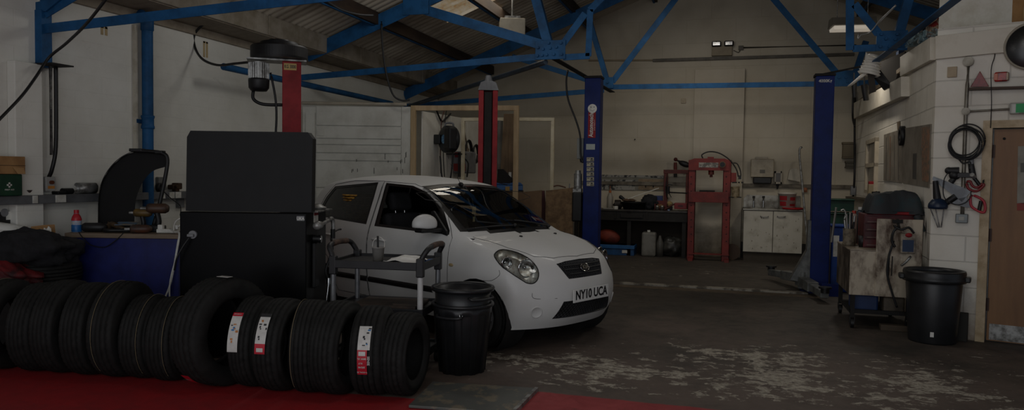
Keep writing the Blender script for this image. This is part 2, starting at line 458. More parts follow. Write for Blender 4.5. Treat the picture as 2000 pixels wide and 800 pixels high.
def build_car():
    car = thing('hatchback_car', 'white five-door hatchback with open driver window parked in the bay behind the tool trolley', 'car', (CARX, CARY, 0), CARTH)
    bm = car_shell()
    bvh0 = BVHTree.FromBMesh(bm)
    def B(mb, name, m, parent=car, **k): return mb.build(name, m, parent, world=False, **k)
    def sidept(x, z, s, o=.0):
        h = bvh0.ray_cast(V((x, s * 2, z)), V((0, -s, 0)))
        return h[0] + h[1] * o if h[0] else V((x, s * .75, z))
    def frontpt(y, z, o=0.):
        h = bvh0.ray_cast(V((4, y, z)), V((-1, 0, 0)))
        return h[0] + h[1] * o
    def toppt(x, y, o=0.):
        h = bvh0.ray_cast(V((x, y, 3)), V((0, 0, -1)))
        return h[0] + h[1] * o
    GLS = glassmat('windscreen glass', 0, (.84, .88, .86)); GLT = glassmat('tinted glass', 0, (.10, .11, .12))
    X, Z, Y = (1, 0, 0), (0, 0, 1), (0, 1, 0)
    sides = ((1, 'left'), (-1, 'right'))
    wheels = (1.132, -1.238)
    lining = MB()
    # wheel arches
    for s, _ in sides:
        for wx in wheels:
            fs = cut_region(bm, circle_poly(wx, .285, .325), X, Z, lambda f: f.calc_center_median().y * s > .45 and abs(f.normal.y) > .25)
            take(bm, fs)
    # glass
    fw_in = [(-.27, 1.0), (.50, .985), (.50, 1.15), (.40, 1.225), (.22, 1.305), (.02, 1.358), (-.33, 1.375)]
    fw_out = [(-.325, .975), (.72, .955), (.70, .99), (.53, 1.165), (.42, 1.245), (.23, 1.328), (.02, 1.380), (-.385, 1.40)]
    rw_in = [(-.49, 1.01), (-1.36, 1.055), (-1.30, 1.22), (-1.22, 1.325), (-.54, 1.383)]
    rw_out = [(-.46, .985), (-1.41, 1.03), (-1.345, 1.23), (-1.245, 1.348), (-.51, 1.405)]
    trim = MB(); side_g = []
    for s, nm in sides:
        flt = lambda f: f.calc_center_median().y * s > .3 and abs(f.normal.y) > .3
        for k, (pi_, po) in enumerate(((fw_in, fw_out), (rw_in, rw_out))):
            fs = cut_region(bm, pi_, X, Z, flt); g = take(bm, fs, off=-.008)
            if k == 1: B(g, 'rear_window', GLT)['label'] = 'dark tinted rear side window'
            elif s == 1: B(g, 'front_window', GLS)
            fs = cut_region(bm, po, X, Z, flt); take(bm, fs, trim, off=-.004)
    ws_in = [(-.60, .985), (0, 1.0), (.60, .985), (.505, 1.350), (.25, 1.374), (0, 1.380), (-.25, 1.374), (-.505, 1.350)]
    ws_out = [(-.665, .945), (0, .965), (.665, .945), (.545, 1.375), (.25, 1.396), (0, 1.401), (-.25, 1.396), (-.545, 1.375)]
    wf = lambda f: 0. < f.calc_center_median().x < 1.05 and f.normal.x > .2 and f.normal.z > .2
    fs = cut_region(bm, ws_in, Y, Z, wf); B(take(bm, fs), 'windscreen', GLS)
    fs = cut_region(bm, ws_out, Y, Z, wf); take(bm, fs, trim, off=-.001)
    rf = lambda f: f.calc_center_median().x < -1.5 and f.normal.x < -.3
    rwp = [(-.50, 1.06), (.50, 1.06), (.44, 1.31), (-.44, 1.31)]
    fs = cut_region(bm, rwp, Y, Z, rf); B(take(bm, fs), 'rear_windscreen', GLT)
    B(trim, 'window_surround', mat('black trim', '101011', .35, c2='0b0b0c'))
    # lights
    LENS = glassmat('lamp lens', 0, (.93, .95, .95))
    REFL = mat('lamp reflector', 'd8d8d2', .3, .55, c2='a39a8c', scale=26)
    for s, nm in sides:
        u = V((HLU.x, HLU.y * -s, 0)) if s == 1 else HLU
        flt = lambda f: f.calc_center_median().y * s > .3 and f.calc_center_median().x > .95 and f.normal.dot(V((.8, s * .6, .3))) > .2
        u = V((.60, -.80 * s, 0)).normalized()
        off = V((1.03, s * .70, 0)).dot(u) + .135
        poly = [(a + off, b) for a, b in HLP]
        fs = cut_region(bm, poly, u, Z, flt)
        hl = B(take(bm, fs, delete=False, off=.001), 'headlight', LENS); hl['label'] = 'clear headlight lens'
        for f in fs: pass
        B(take(bm, fs, delete=False, off=-.004, dome=-.045), 'lamp_housing', REFL, hl)
        edge = MB()
        # dark gasket round the lamp
        be = [e for f in fs for e in f.edges if sum(g in set(fs) for g in e.link_faces) == 1]
        for e in be: edge.cyl(e.verts[0].co, e.verts[1].co, .0045, n=6, cap=False)
        cen = sum((f.calc_center_median() for f in fs), V((0, 0, 0))) / len(fs)
        big = min(fs, key=lambda f: abs(f.calc_center_median().dot(u) - off - .245) + abs(f.calc_center_median().z - .705))
        small = min(fs, key=lambda f: abs(f.calc_center_median().dot(u) - off - .11) + abs(f.calc_center_median().z - .765))
        for fc, r in ((big, .075), (small, .045)):
            c0 = fc.calc_center_median(); d = V((.93, s * .30, .0)).normalized()
            rb = MB(); rb.lathe([(r, -.012), (r * .97, -.02), (r * .8, -.05), (r * .4, -.07), (.001, -.075)], c0, d, 28)
            rb.lathe([(r + .006, -.016), (r + .004, -.008), (r - .002, -.008), (r - .004, -.02)], c0, d, 28)
            rb.ball(c0 - d * .045, .017, 12, 8)
            B(rb, 'reflector', CHROME, hl)
        B(edge, 'gasket', BLACK, hl)
        bmesh.ops.delete(bm, geom=fs, context='FACES')
        # rear lamps
        fs = cut_region(bm, [(.58 * s, .98), (.66 * s, .98), (.60 * s, 1.28), (.50 * s, 1.28)], Y, Z, lambda f: f.calc_center_median().x < -1.52 and f.normal.x < -.4 and f.calc_center_median().y * s > .4)
        B(take(bm, fs), 'tail_light', mat('red lamp plastic', '9a1018', .2, c2='6d0c12'))
    # grilles
    ff = lambda f: f.calc_center_median().x > 1.3 and f.normal.x > .3
    GR = mat('grille black', '0e0e0f', .5, c2='090909'); LAT = mat('grille lattice', '2c2d2f', .4, c2='222325')
    def lattice(poly, zs, dx, nm, bars):
        fs = cut_region(bm, poly, Y, Z, ff)
        g = B(take(bm, fs, off=-.004, dome=-.022), nm, GR)
        lt = MB(); n = len(poly)
        def ins(y, z):
            for i in range(n):
                a, b = poly[i], poly[(i + 1) % n]
                if (b[0] - a[0]) * (z - a[1]) - (b[1] - a[1]) * (y - a[0]) < .0008 * 0: return False
            return True
        y0, y1 = min(p[0] for p in poly), max(p[0] for p in poly); z0, z1 = min(p[1] for p in poly), max(p[1] for p in poly)
        r_ = 0; z = z0; hh = dx * .5
        while z < z1 + hh:
            y = y0 - dx + (dx / 2 if r_ % 2 else 0)
            while y < y1 + dx:
                c = [(y - dx * .32, z), (y - dx * .18, z + hh * .42), (y + dx * .18, z + hh * .42), (y + dx * .32, z), (y + dx * .5, z), (y + dx * .68, z + hh)]
                # hexagon cell edges
                segs = [((y - .33 * dx, z), (y - .17 * dx, z + hh * .5)), ((y - .17 * dx, z + hh * .5), (y + .17 * dx, z + hh * .5)), ((y + .17 * dx, z + hh * .5), (y + .33 * dx, z)),
                        ((y - .33 * dx, z), (y - .17 * dx, z - hh * .5)), ((y + .17 * dx, z - hh * .5), (y + .33 * dx, z))]
                for a, b in segs:
                    if ins(*a) and ins(*b):
                        lt.beam(frontpt(a[0], a[1], -.006), frontpt(b[0], b[1], -.006), .004, .004)
                y += dx
            z += hh; r_ += 1
        for z in bars:
            ys = [y0 + (y1 - y0) * i / 16 for i in range(17)]; ys = [y for y in ys if ins(y, z)]
            lt.tube([frontpt(y, z, -.001) for y in ys], .006, 6, 1)
        B(lt, 'lattice', LAT, g)
        # painted lip round the opening
        return g
    gp = [(-.245, .615), (.245, .615), (.262, .64), (.318, .742), (.20, .758), (0, .764), (-.20, .758), (-.318, .742), (-.262, .64)]
    gu = lattice(gp, 0, .030, 'upper_grille', (.652, .69, .722))
    lp = [(-.41, .285), (.41, .285), (.335, .432), (-.335, .432)]
    lattice(lp, 0, .036, 'lower_grille', (.29,))
    # badge
    bd = MB(); c0 = frontpt(0, .69, .012)
    nrm = V((1, 0, .45)).normalized(); up_ = V((-.45, 0, 1)).normalized()
    ring = [c0 + V((0, 1, 0)) * .060 * math.cos(2 * PI * i / 28) + up_ * .034 * math.sin(2 * PI * i / 28) for i in range(28)]
    bd.tube(ring, .004, 6, 1, closed=True)
    bd.text('KIA', c0, (0, 1, 0), up_, (.056, .050), .010, bold=.03)
    bq = B(bd, 'badge', CHROME); bq['label'] = 'oval chrome badge with letters'
    b2 = MB(); b2.prism([(.058 * math.cos(2 * PI * i / 24), .032 * math.sin(2 * PI * i / 24)) for i in range(24)], c0 - nrm * .02, (0, 1, 0), up_, nrm * .021); B(b2, 'badge_back', BLACK, bq)
    # number plate
    pl = MB(); px = frontpt(0, .47).x + .012
    pl.box((px, 0, .472), (.008, .525, .113)); pb = B(pl, 'number_plate', mat('plate white', 'd8d8d4', .4), bevel=.003)
    tx = MB(); tx.text('NY10 UCA', (px + .0045, 0, .474), (0, 1, 0), (0, 0, 1), (.100, .108), .001, bold=.032)
    B(tx, 'plate_letters', BLACK, pb)
    ph = MB(); ph.box((px - .02, 0, .47), (.03, .30, .06)); B(ph, 'plate_bracket', BLACK)
    # panels
    fd = [(-.335, .285), (.66, .285), (.79, .55), (.775, .93), (.555, 1.165), (.44, 1.262), (.24, 1.345), (.02, 1.396), (-.42, 1.415)]
    rd = [(-.345, .285), (-.86, .285), (-1.02, .62), (-1.28, .80), (-1.435, 1.02), (-1.37, 1.24), (-1.25, 1.370), (-.90, 1.415), (-.43, 1.418)]
    seam = MB()
    for s, nm in sides:
        flt = lambda f: f.calc_center_median().y * s > .3 and abs(f.normal.y) > .3
        for pol, pn in ((fd, 'front_door'), (rd, 'rear_door')):
            fs = cut_region(bm, pol, X, Z, flt)
            fset = set(fs)
            take(bm, fs, lining, off=-.035, delete=False, flip=True)
            d = B(take(bm, fs), pn, PAINT)
            hx = (-.19 if pn == 'front_door' else -1.05)
            hd = MB(); p = sidept(hx, .845, s, .012)
            hd.tube([sidept(hx - .085, .845, s, .0), sidept(hx - .07, .848, s, .030), sidept(hx + .07, .848, s, .030), sidept(hx + .085, .845, s, 0)], .012, 8, 5)
            B(hd, 'door_handle', PAINT, d)
            gv = MB(); q = len(pol)
            outl = []
            for i in range(q):
                a, b = pol[i], pol[(i + 1) % q]; m_ = max(1, int(math.hypot(a[0] - b[0], a[1] - b[1]) / .06))
                outl += [sidept(a[0] + (b[0] - a[0]) * t / m_, a[1] + (b[1] - a[1]) * t / m_, s, .0005) for t in range(m_)]
            gv.tube(outl, .0028, 5, 1, closed=True); B(gv, 'door_gap', BLACK, d)
            # rubbing strip
            st = MB(); x0, x1 = (-.33, .60) if pn == 'front_door' else (-.90, -.35)
            k_ = 12
            def sf(u_, v_):
                x = x0 + (x1 - x0) * u_; p = sidept(x, .455 + .055 * (v_ - .5), s, .0); return p + V((0, s * .014 * math.sin(PI * v_) ** .4, 0))
            st.grid(sf, k_, 6, flip=(s == 1)); B(st, 'side_moulding', BLACK, d)
    bp = [(-.70, 0)]
    # bonnet cut from above
    bon = [(1.615, 0), (1.585, .30), (1.50, .45), (1.30, .56), (1.05, .60), (.93, .62), (.97, .30), (.985, 0)]
    bon = bon + [(a, -b) for a, b in bon[-2:0:-1]]
    bon = [(.93, -.62), (1.05, -.605), (1.30, -.565), (1.50, -.46), (1.585, -.30), (1.615, 0), (1.585, .30), (1.50, .46), (1.30, .565), (1.05, .605), (.93, .62)]
    fs = cut_region(bm, bon, X, Y, lambda f: f.normal.z > .3 and f.calc_center_median().x > .9)
    bo = B(take(bm, fs), 'bonnet', PAINT)
    gp_ = MB(); ol = []
    for i in range(len(bon) - 1):
        a, b = bon[i], bon[i + 1]
        ol += [toppt(a[0] + (b[0] - a[0]) * t / 5, a[1] + (b[1] - a[1]) * t / 5, .0005) for t in range(5)]
    ol.append(toppt(bon[-1][0], bon[-1][1], .0005))
    gp_.tube(ol, .0025, 5, 1); B(gp_, 'bonnet_gap', BLACK, bo)
    for y in (-.25, .25):
        w_ = MB(); w_.ball(toppt(1.17, y, .004), (.02, .012, .009), 10, 6); B(w_, 'washer_jet', BLACK, bo)
    bump_seam = MB()
    for s, _ in sides:
        bump_seam.tube([sidept(1.20, .60, s, .0005), sidept(1.30, .61, s, .0005), sidept(1.37, .66, s, .0005), sidept(1.36, .70, s, .0005)], .002, 5, 4)
        bump_seam.tube([frontpt(s * .60, .52, .0005), frontpt(s * .60, .485, .0005), frontpt(s * .56, .47, .0005), frontpt(s * .40, .465, .0005)], .002, 5, 4)
        fg = MB(); c = frontpt(s * .56, .355, .002); d = (frontpt(s * .56, .355, 1) - frontpt(s * .56, .355, 0)).normalized()
        fg.lathe([(.052, -.006), (.052, .0), (.047, .004), (.044, .0), (.0005, .002)], c, d, 28); B(fg, 'fog_lamp_blank', PAINT)
        rp = MB(); c = sidept(.83, .70, s, .003); rp.ball(c, (.03, .008, .015), 12, 6); B(rp, 'side_repeater', mat('amber lamp', 'b09a74', .3))
    B(bump_seam, 'bumper_gap', BLACK)
    # wipers, aerial, mirrors
    for y0, y1, x0 in ((-.08, -.52, .97), (.42, .0, .97)):
        wp = MB(); a = toppt(x0 - .03, y0, .02); b = toppt(.86, y1, .02); m_ = toppt(.93, (y0 + y1) / 2 - .02, .035)
        wp.tube([a, m_, b], .008, 6, 5); wp.beam(toppt(.90, y0 - .10, .012), toppt(.83, y1 - .08, .012), .006, .012); wp.ball(a, .02, 8, 6)
        B(wp, 'wiper', BLACK)
    an = MB(); a = toppt(.14, 0, 0); an.ball(a + V((0, 0, .008)), (.035, .016, .022), 10, 8); an.cyl(a + V((-.01, 0, .02)), a + V((-.16, 0, .22)), .003, .0015, 6); B(an, 'aerial', BLACK)
    for s, _ in sides[1:]:
        mr = MB(); R = Matrix.Rotation(s * .15, 3, 'Z')
        mr.ball((.60, s * .90, 1.055), (.075, .125, .085), 24, 14, R, fn=lambda p: (1 if p.z > -.6 else .9) * (1 + .12 * max(0, -p.z)))
        mr.v = [V((p.x, p.y, max(p.z, 1.012 + .1 * abs(p.y - s * .90)))) for p in mr.v]
        mm = B(mr, 'door_mirror', PAINT)
        b_ = MB(); b_.beam((.61, s * .71, .995), (.61, s * .985, .995), .11, .035); b_.prism([(.50, .985), (.50, 1.155), (.53, 1.165), (.70, .99), (.715, .945)], sidept(.6, 1.0, s) * 0 + V((0, s * .715, 0)), (1, 0, 0), (0, 0, 1), (0, s * .02, 0))
        B(b_, 'mirror_base', BLACK, mm, bevel=.012)
        gl = MB(); gl.box((.56, s * .90, 1.06), (.004, .16, .09)); B(gl, 'mirror_glass', CHROME, mm, bevel=.002)
    # underside, arches, wheels
    un = MB(); un.bb((-1.62, -.66, .19), (1.45, .66, .23)); B(un, 'underbody', DARK)
    HUB = mat('silver wheel trim', '9a9b9c', .35, .7, c2='7d7d7d')
    for s, _ in sides:
        for wx in wheels:
            aw = MB()
            aw.lathe([(.325, s * .0), (.328, s * .24), (.05, s * .24)], (wx, s * .775, .285), (0, -1, 0), 32) if False else None
            aw.cyl((wx, s * .76, .285), (wx, s * .50, .285), .33, n=32, cap=False); aw.cyl((wx, s * .50, .285), (wx, s * .49, .285), .33, n=32)
            # only the upper half shows as liner
            B(aw, 'wheel_arch_liner', DARK)
            T = tyre_mb(.282, .165, .185, 72); T.v = [Matrix.Translation((wx, s * .69, .282)) @ Matrix.Rotation(PI / 2, 4, 'Z') @ p for p in T.v]
            t_ = B(T, 'wheel_tyre', RUB)
            h_ = MB(); h_.lathe([(.188, .055), (.18, .07), (.15, .060), (.09, .075), (.05, .085), (.001, .088)], (wx, s * .69, .282), (0, s, 0), 36, fn=lambda i, k, r: r)
            for q in range(7):
                a = 2 * PI * q / 7; h_.beam((wx + .05 * math.cos(a), s * .775, .282 + .05 * math.sin(a)), (wx + .165 * math.cos(a), s * .765, .282 + .165 * math.sin(a)), .035, .012, up=(0, 1, 0))
            B(h_, 'wheel_trim', HUB, t_)
    # lining + interior
    take(bm, [f for f in bm.faces if f.calc_center_median().z > .3], lining, off=-.035, delete=False, flip=True)
    B(take(bm, list(bm.faces), delete=False), 'body', PAINT)
    B(lining, 'interior_lining', mat('dark cabin lining', '232325', .8, c2='1b1b1c'))
    SEAT = mat('dark seat fabric', '1e1e21', .9, c2='151517', bump=.3)
    for s in (1, -1):
        for sx, nm in ((-.02, 'front_seat'), (-.92, 'rear_seat')):
            st = MB(); y = s * .34; R = Matrix.Rotation(-.28, 3, 'Y')
            st.box((sx, y, .52), (.50, .48, .14)); st.box((sx - .30, y, .82), (.13, .46, .56), R=R)
            so = B(st, nm, SEAT, bevel=.05, seg=4)
            hh = MB(); hh.box((sx - .39, y, 1.21), (.10, .27, .19), R=R); B(hh, 'headrest', SEAT, so, bevel=.045, seg=4)
            pp = MB(); [pp.cyl((sx - .375, y + q, 1.04), (sx - .39, y + q, 1.16), .006, n=8) for q in (-.06, .06)]; B(pp, 'headrest_post', CHROME, so)
    ds = MB(); ds.grid(lambda a, b: (.35 + .62 * a, -.66 + 1.32 * b, .86 + .075 * math.sin(PI * min(1, a * 1.1) * .6) + .03 * math.exp(-((b - .25) / .13) ** 2) * (1 - a)), 10, 16, th=(0, 0, -.12)); B(ds, 'dashboard', mat('dashboard plastic', '26272b', .6, c2='1f2023'))
    sw = MB(); sw.lathe([(.175 + .014 * math.cos(q * PI / 4), .014 * math.sin(q * PI / 4)) for q in range(8)], (.22, -.36, .93), (-.9, 0, .42), 28, closed=True); sw.cyl((.24, -.36, .92), (.42, -.36, .84), .04, n=12); sw.beam((.22, -.52, .93), (.22, -.20, .93), .03, .012); B(sw, 'steering_wheel', BLACK)
    im = MB(); im.box((.27, 0, 1.29), (.03, .22, .06)); im.cyl((.27, 0, 1.31), (.20, 0, 1.37), .008, n=8); B(im, 'interior_mirror', BLACK, bevel=.01)
    fr = MB(); fr.box((.33, 0.0, 1.14), (.006, .05, .07)); fr.cyl((.30, 0, 1.26), (.33, 0, 1.17), .0015, n=4); fr.box((.33, 0, 1.05), (.004, .028, .05)); B(fr, 'air_freshener', mat('cream card', 'c9b98e', .8))
    flo = MB(); flo.bb((-1.6, -.68, .3), (.95, .68, .33)); B(flo, 'cabin_floor', DARK)
    bh = MB(); bh.bb((.93, -.64, .3), (.97, .64, .86)); bh.bb((.94, -.6, .86), (.99, .6, .93)); B(bh, 'bulkhead', DARK)
    bm.free()
    return car
CARO = build_car()
# a wicker basket standing on the back seat
def wicker():
    M_ = wm(CARO); c = M_ @ V((-.92, -.42, .60))
    mb = MB()
    prof = [(.13, 0), (.15, .05), (.17, .2), (.185, .40), (.20, .62), (.205, .66)]
    n = 40
    for k in range(26):
        z = .66 * k / 25; r = .13 + .075 * (k / 25) ** .8
        mb.tube([c + V((math.cos(2 * PI * i / n) * (r + .006 * (-1) ** (i + k)) * 1.0, math.sin(2 * PI * i / n) * (r + .006 * (-1) ** (i + k)), z)) for i in range(n)], .010, 5, 1, closed=True)
    mb.cyl(c, c + V((0, 0, .02)), .13, n=24)
    o = mb.build('wicker_basket', mat('golden wicker', 'c79a45', .7, c2='8a6327', scale=30)); tag(o, 'golden wicker basket standing on the back seat inside the white car', 'basket')
wicker()
# ------------------------------------------------------------------ the setting
def floor_mat():
    t = NT('worn workshop floor'); g = t.geo(); x, y, z = t.sep(g)
    n1 = t.noise(g, .9, 8, .7); n2 = t.noise(g, 5, 8, .7, .6); n3 = t.noise(g, 22, 4, .7)
    base = t.mix(t.step(n1, .35, .68), lin('35302a'), lin('4a4239'))
    base = t.mix(t.step(n2, .50, .75), base, lin('28241f'))
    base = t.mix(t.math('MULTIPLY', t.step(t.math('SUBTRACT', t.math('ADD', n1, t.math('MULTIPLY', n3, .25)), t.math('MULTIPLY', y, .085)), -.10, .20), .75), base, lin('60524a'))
    # flaked pale paint: shapes stretched a little along the bay
    st = t.N.new('ShaderNodeMapping'); st.inputs['Scale'].default_value = (.9, 1.25, 1); t.l(g, st.inputs[0])
    fl = t.math('ADD', t.math('MULTIPLY', t.noise(st.outputs[0], 8.0, 10, .72, .3), .62), t.math('MULTIPLY', t.noise(st.outputs[0], 1.9, 4, .6, .2), .42))
    area = t.noise(g, .55, 2, .5)
    def blob(cx, cy, rx, ry):
        a = t.math('DIVIDE', t.math('SUBTRACT', x, cx), rx); b = t.math('DIVIDE', t.math('SUBTRACT', y, cy), ry)
        return t.math('SUBTRACT', 1., t.math('ADD', t.math('MULTIPLY', a, a), t.math('MULTIPLY', b, b)))
    bl = t.math('MAXIMUM', blob(.5, 6.0, 2.0, 1.5), blob(-1.2, 5.7, 1.3, .9))
    bl = t.math('MAXIMUM', bl, t.math('MULTIPLY', blob(1.6, 5.6, 2.5, 2.0), .9)); bl = t.math('MAXIMUM', bl, t.math('MULTIPLY', blob(-.2, 12.0, 2.6, 1.3), .35))
    bl = t.math('MAXIMUM', bl, -.30)
    k = t.math('ADD', fl, t.math('MULTIPLY', bl, .17)); k = t.math('ADD', k, t.math('MULTIPLY', n3, .05))
    flake = t.step(k, .705, .716)
    base = t.mix(flake, base, t.mix(t.step(n3, .4, .6), lin('aca697'), lin('787065')))
    # red painted strip across the front
    e1 = t.math('SUBTRACT', y, t.math('ADD', 4.20 + .065 * 5.27 , t.math('MULTIPLY', x, .065)))      # left of the plate
    e1 = t.math('SUBTRACT', y, t.math('ADD', 4.64, t.math('MULTIPLY', x, .075)))
    e2 = t.math('SUBTRACT', y, 4.92)
    lim = t.math('LESS_THAN', x, -1.63)
    e = t.math('ADD', t.math('MULTIPLY', e1, lim), t.math('MULTIPLY', e2, t.math('SUBTRACT', 1., lim)))
    e = t.math('ADD', e, t.math('MULTIPLY', t.math('SUBTRACT', t.noise(g, 7, 6, .7), .5), .06))
    redm = t.math('SUBTRACT', 1., t.step(e, -.01, .012))
    redR = t.mix(t.step(n2, .35, .7), lin('9c3438'), lin('842428')); redL = t.mix(t.step(n2, .35, .7), lin('941218'), lin('780d12')); red = t.mix(t.step(x, -2.2, -1.2), redL, redR)
    red = t.mix(t.step(t.noise(g, 9, 8, .75), .60, .72), red, lin('4c1214'))
    col = t.mix(redm, base, red)
    t.l(col, t.b.inputs['Base Color'])
    r = t.math('ADD', .50, t.math('MULTIPLY', n2, .35)); t.l(r, t.b.inputs['Roughness'])
    t.bump(t.math('ADD', t.math('MULTIPLY', n3, .4), t.math('MULTIPLY', flake, .5)), .35, .006)
    return t.m
def wall_mat(name, axis, c1, c2, joint, bw, bh, jw=.010, dirt='5b4b38', jcol=.82, low=1.1, ang=0., bf=-.6):
    t = NT(name); g = t.geo(); x, y, z = t.sep(g)
    if axis == 'x': u = y
    elif axis == 'y': u = x
    else: u = t.math('ADD', t.math('MULTIPLY', x, math.cos(ang)), t.math('MULTIPLY', y, math.sin(ang)))
    wob = t.math('MULTIPLY', t.math('SUBTRACT', t.noise(g, 3, 3), .5), .02)
    zz = t.math('ADD', z, wob)
    v = t.comb(u, zz)
    br = t.N.new('ShaderNodeTexBrick'); t.l(v, br.inputs['Vector'])
    for k_, q in (('Scale', 1.), ('Mortar Size', jw), ('Mortar Smooth', .6), ('Brick Width', bw), ('Row Height', bh)): br.inputs[k_].default_value = q
    br.inputs['Color1'].default_value = (1, 1, 1, 1); br.inputs['Color2'].default_value = (.93, .93, .93, 1); br.inputs['Mortar'].default_value = (jcol, jcol, jcol, 1)
    n1 = t.noise(g, 1.1, 8, .65); n2 = t.noise(g, 7, 6, .7)
    c = t.mix(t.step(n1, .38, .68), lin(c1), lin(c2))
    mx = t.N.new('ShaderNodeMix'); mx.data_type = 'RGBA'; mx.blend_type = 'MULTIPLY'; mx.inputs[0].default_value = joint
    t.l(c, mx.inputs[6]); t.l(br.outputs['Color'], mx.inputs[7]); c = mx.outputs[2]
    # grime splashed up from the floor and scuffs (marks of their own)
    gr = t.math('SUBTRACT', t.math('ADD', t.math('MULTIPLY', n2, .9), t.math('MULTIPLY', n1, .5)), t.math('MULTIPLY', z, 1 / low))
    c = t.mix(t.math('MULTIPLY', t.step(gr, -.05, .75), .85), c, lin(dirt))
    sm = t.noise(g, 2.6, 9, .8, 1.2); c = t.mix(t.math('MULTIPLY', t.step(sm, .62, .74), .28), c, lin(dirt))
    t.l(c, t.b.inputs['Base Color']); t.b.inputs['Roughness'].default_value = .75
    t.bump(t.math('ADD', t.math('MULTIPLY', br.outputs['Fac'], bf), t.math('MULTIPLY', n2, .5)), .5, .012)
    return t.m
FLOOR = floor_mat()
WL = wall_mat('white painted brick', 'x', 'dbdad2', 'cbc9bf', .10, .62, .16, .006, jcol=.80, dirt='6a5d4c', bf=-.14)
WB = wall_mat('cream painted blocks', 'y', 'b9b09e', 'aca18d', .14, .9, .45, .006, jcol=.85, dirt='554734', low=.9)
ANG = math.atan2(-.33, .944)
WR = wall_mat('white painted blocks', 'x', 'dcd7cb', 'ccc5b6', .6, .60, .245, .010, jcol=.55, dirt='6e5c48', low=.8)
WA = wall_mat('white painted blocks angled', 'a', 'dedacf', 'cfc8ba', .6, .60, .245, .008, jcol=.60, dirt='6e5c48', low=.8, ang=ANG)
m = MB(); m.bb((-8, -1.5, -.1), (8, 15, 0)); struct('floor', m, FLOOR)
XL, YB = -6.0, 14.6
m = MB(); m.bb((XL - .25, -1.5, 0), (XL, YB + .2, 3.06)); struct('wall_left', m, WL)
YR = lambda z: 0
m = MB(); m.prism([(-6.25, 0), (5.6, 0), (5.6, 3.3), (-.3, 5.52), (-6.25, 3.2)], (0, YB, 0), (1, 0, 0), (0, 0, 1), (0, .25, 0)); struct('wall_back', m, WB)
# plaster breast on the back wall
m = MB(); m.bb((-.73, YB - .10, 0), (.18, YB, 3.54)); struct('trim_1', m, wall_mat('pale painted breast', 'y', 'b9b09f', 'b0a592', .35, 1.2, .45, .004, jcol=.88, dirt='554734', low=.9), bevel=.006)
# pilaster on the left wall below the first truss
a, b = P(30, 250, X=XL + .09), P(84, 250, X=XL + .09)
m = MB(); m.bb((XL, a.y, 0), (XL + .09, b.y, 2.42)); struct('trim_2', m, WL, bevel=.008)
# wall-head moulding, soffit and concrete valley gutter
CON = mat('grey beige concrete', '8f877a', .85, c2='746b5b', scale=2.5, bump=.4, bscale=25)
m = MB(); m.bb((XL - .1, -1.5, 3.06), (XL + .03, YB, 3.155)); struct('trim_3', m, mat('cream moulding', '8e8474', .8, c2='7f7464'), bevel=.01)
m = MB(); m.slab([(XL + .02, -1.5, 3.155), (-5.6, -1.5, 3.18), (-5.6, YB, 3.18), (XL + .02, YB, 3.155)], (0, 0, .03)); struct('trim_4', m, mat('soffit board', '857b6c', .8, c2='776c5d'))
m = MB()
y = -1.5
while y < YB:
    m.bb((-5.72, y + .006, 3.19), (-5.57, min(y + 2.38, YB) - .006, 3.44)); y += 2.38
struct('trim_5', m, CON, bevel=.01)
# ---- roof: corrugated fibre sheets on both slopes, one translucent light in the left slope
SL = .395
def roofz(x): return 3.44 + SL * (x + 5.6) if x < -.3 else 3.44 + SL * (5.3) - SL * (x + .3)
ROOF = mat('fibre cement sheet', 'b0a797', .85, c2='8c8374', scale=1.3, stretch=(.4, 1.5, 1), bump=.3, bscale=18)
SKY0, SKY1 = 10.15, 11.05
def corr(m, x0, x1, y0, y1, lift=0):
    n = max(2, int((y1 - y0) / .0365)); k = 1
    def fn(u, v):
        x = x0 + (x1 - x0) * u; y = y0 + (y1 - y0) * v
        return (x, y, roofz(x) + lift + .026 * math.sin(y / .146 * 2 * PI))
    m.grid(fn, k, n, th=(0, 0, .012), flip=True)
SX0, SX1 = -4.4, -2.35
m = MB(); corr(m, -5.75, -.3, -1.5, SKY0); corr(m, -5.75, -.3, SKY1, YB + .2); corr(m, -5.75, SX0, SKY0, SKY1); corr(m, SX1, -.3, SKY0, SKY1)
corr(m, -.3, 6.0, -1.5, YB + .2)
struct('ceiling', m, ROOF)
t = NT('translucent roof light'); g = t.geo(); q = t.noise(g, 3.5, 8, .7); 
tcol = t.mix(t.step(q, .40, .62), lin('fff2d8'), lin('d8b27c'))
t.l(tcol, t.b.inputs['Base Color']); t.l(tcol, t.b.inputs['Emission Color']); t.b.inputs['Emission Strength'].default_value = .5; t.b.inputs['Roughness'].default_value = .6
SKYM = t
m = MB(); corr(m, SX0, SX1, SKY0, SKY1, .002); o = struct('window_1', m, t.m); o['label'] = 'translucent corrugated roof light'
# ---- office block walls on the right
CA = V((1.85, 8.0, 0)); AD = V((.944, -.33, 0)).normalized(); AN = V((AD.y, -AD.x, 0))          # faces the camera
if AN.y > 0: AN = -AN
APL = (CA, AN)
RX0, RX1 = V((1.85, 8.0, 0)), V((2.12, YB, 0))
RD = (RX1 - RX0).normalized(); RN = V((-RD.y, RD.x, 0))      # faces into the bay (-x)
RPL = (RX0, RN)
def onR(px, py, off=0.): p = P(px, py, pl=RPL); return p + RN * off
def onA(px, py, off=0.): p = P(px, py, pl=APL); return p + AN * off
topR = [P(1678, 200, pl=RPL).z, P(1778, 150, pl=RPL).z]
zr = 2.72
m = MB(); m.prism([(0, 0), ((RX1 - RX0).length, 0), ((RX1 - RX0).length, zr), (0, zr)], RX0, RD, (0, 0, 1), -RN * .2)
struct('wall_right', m, WR)
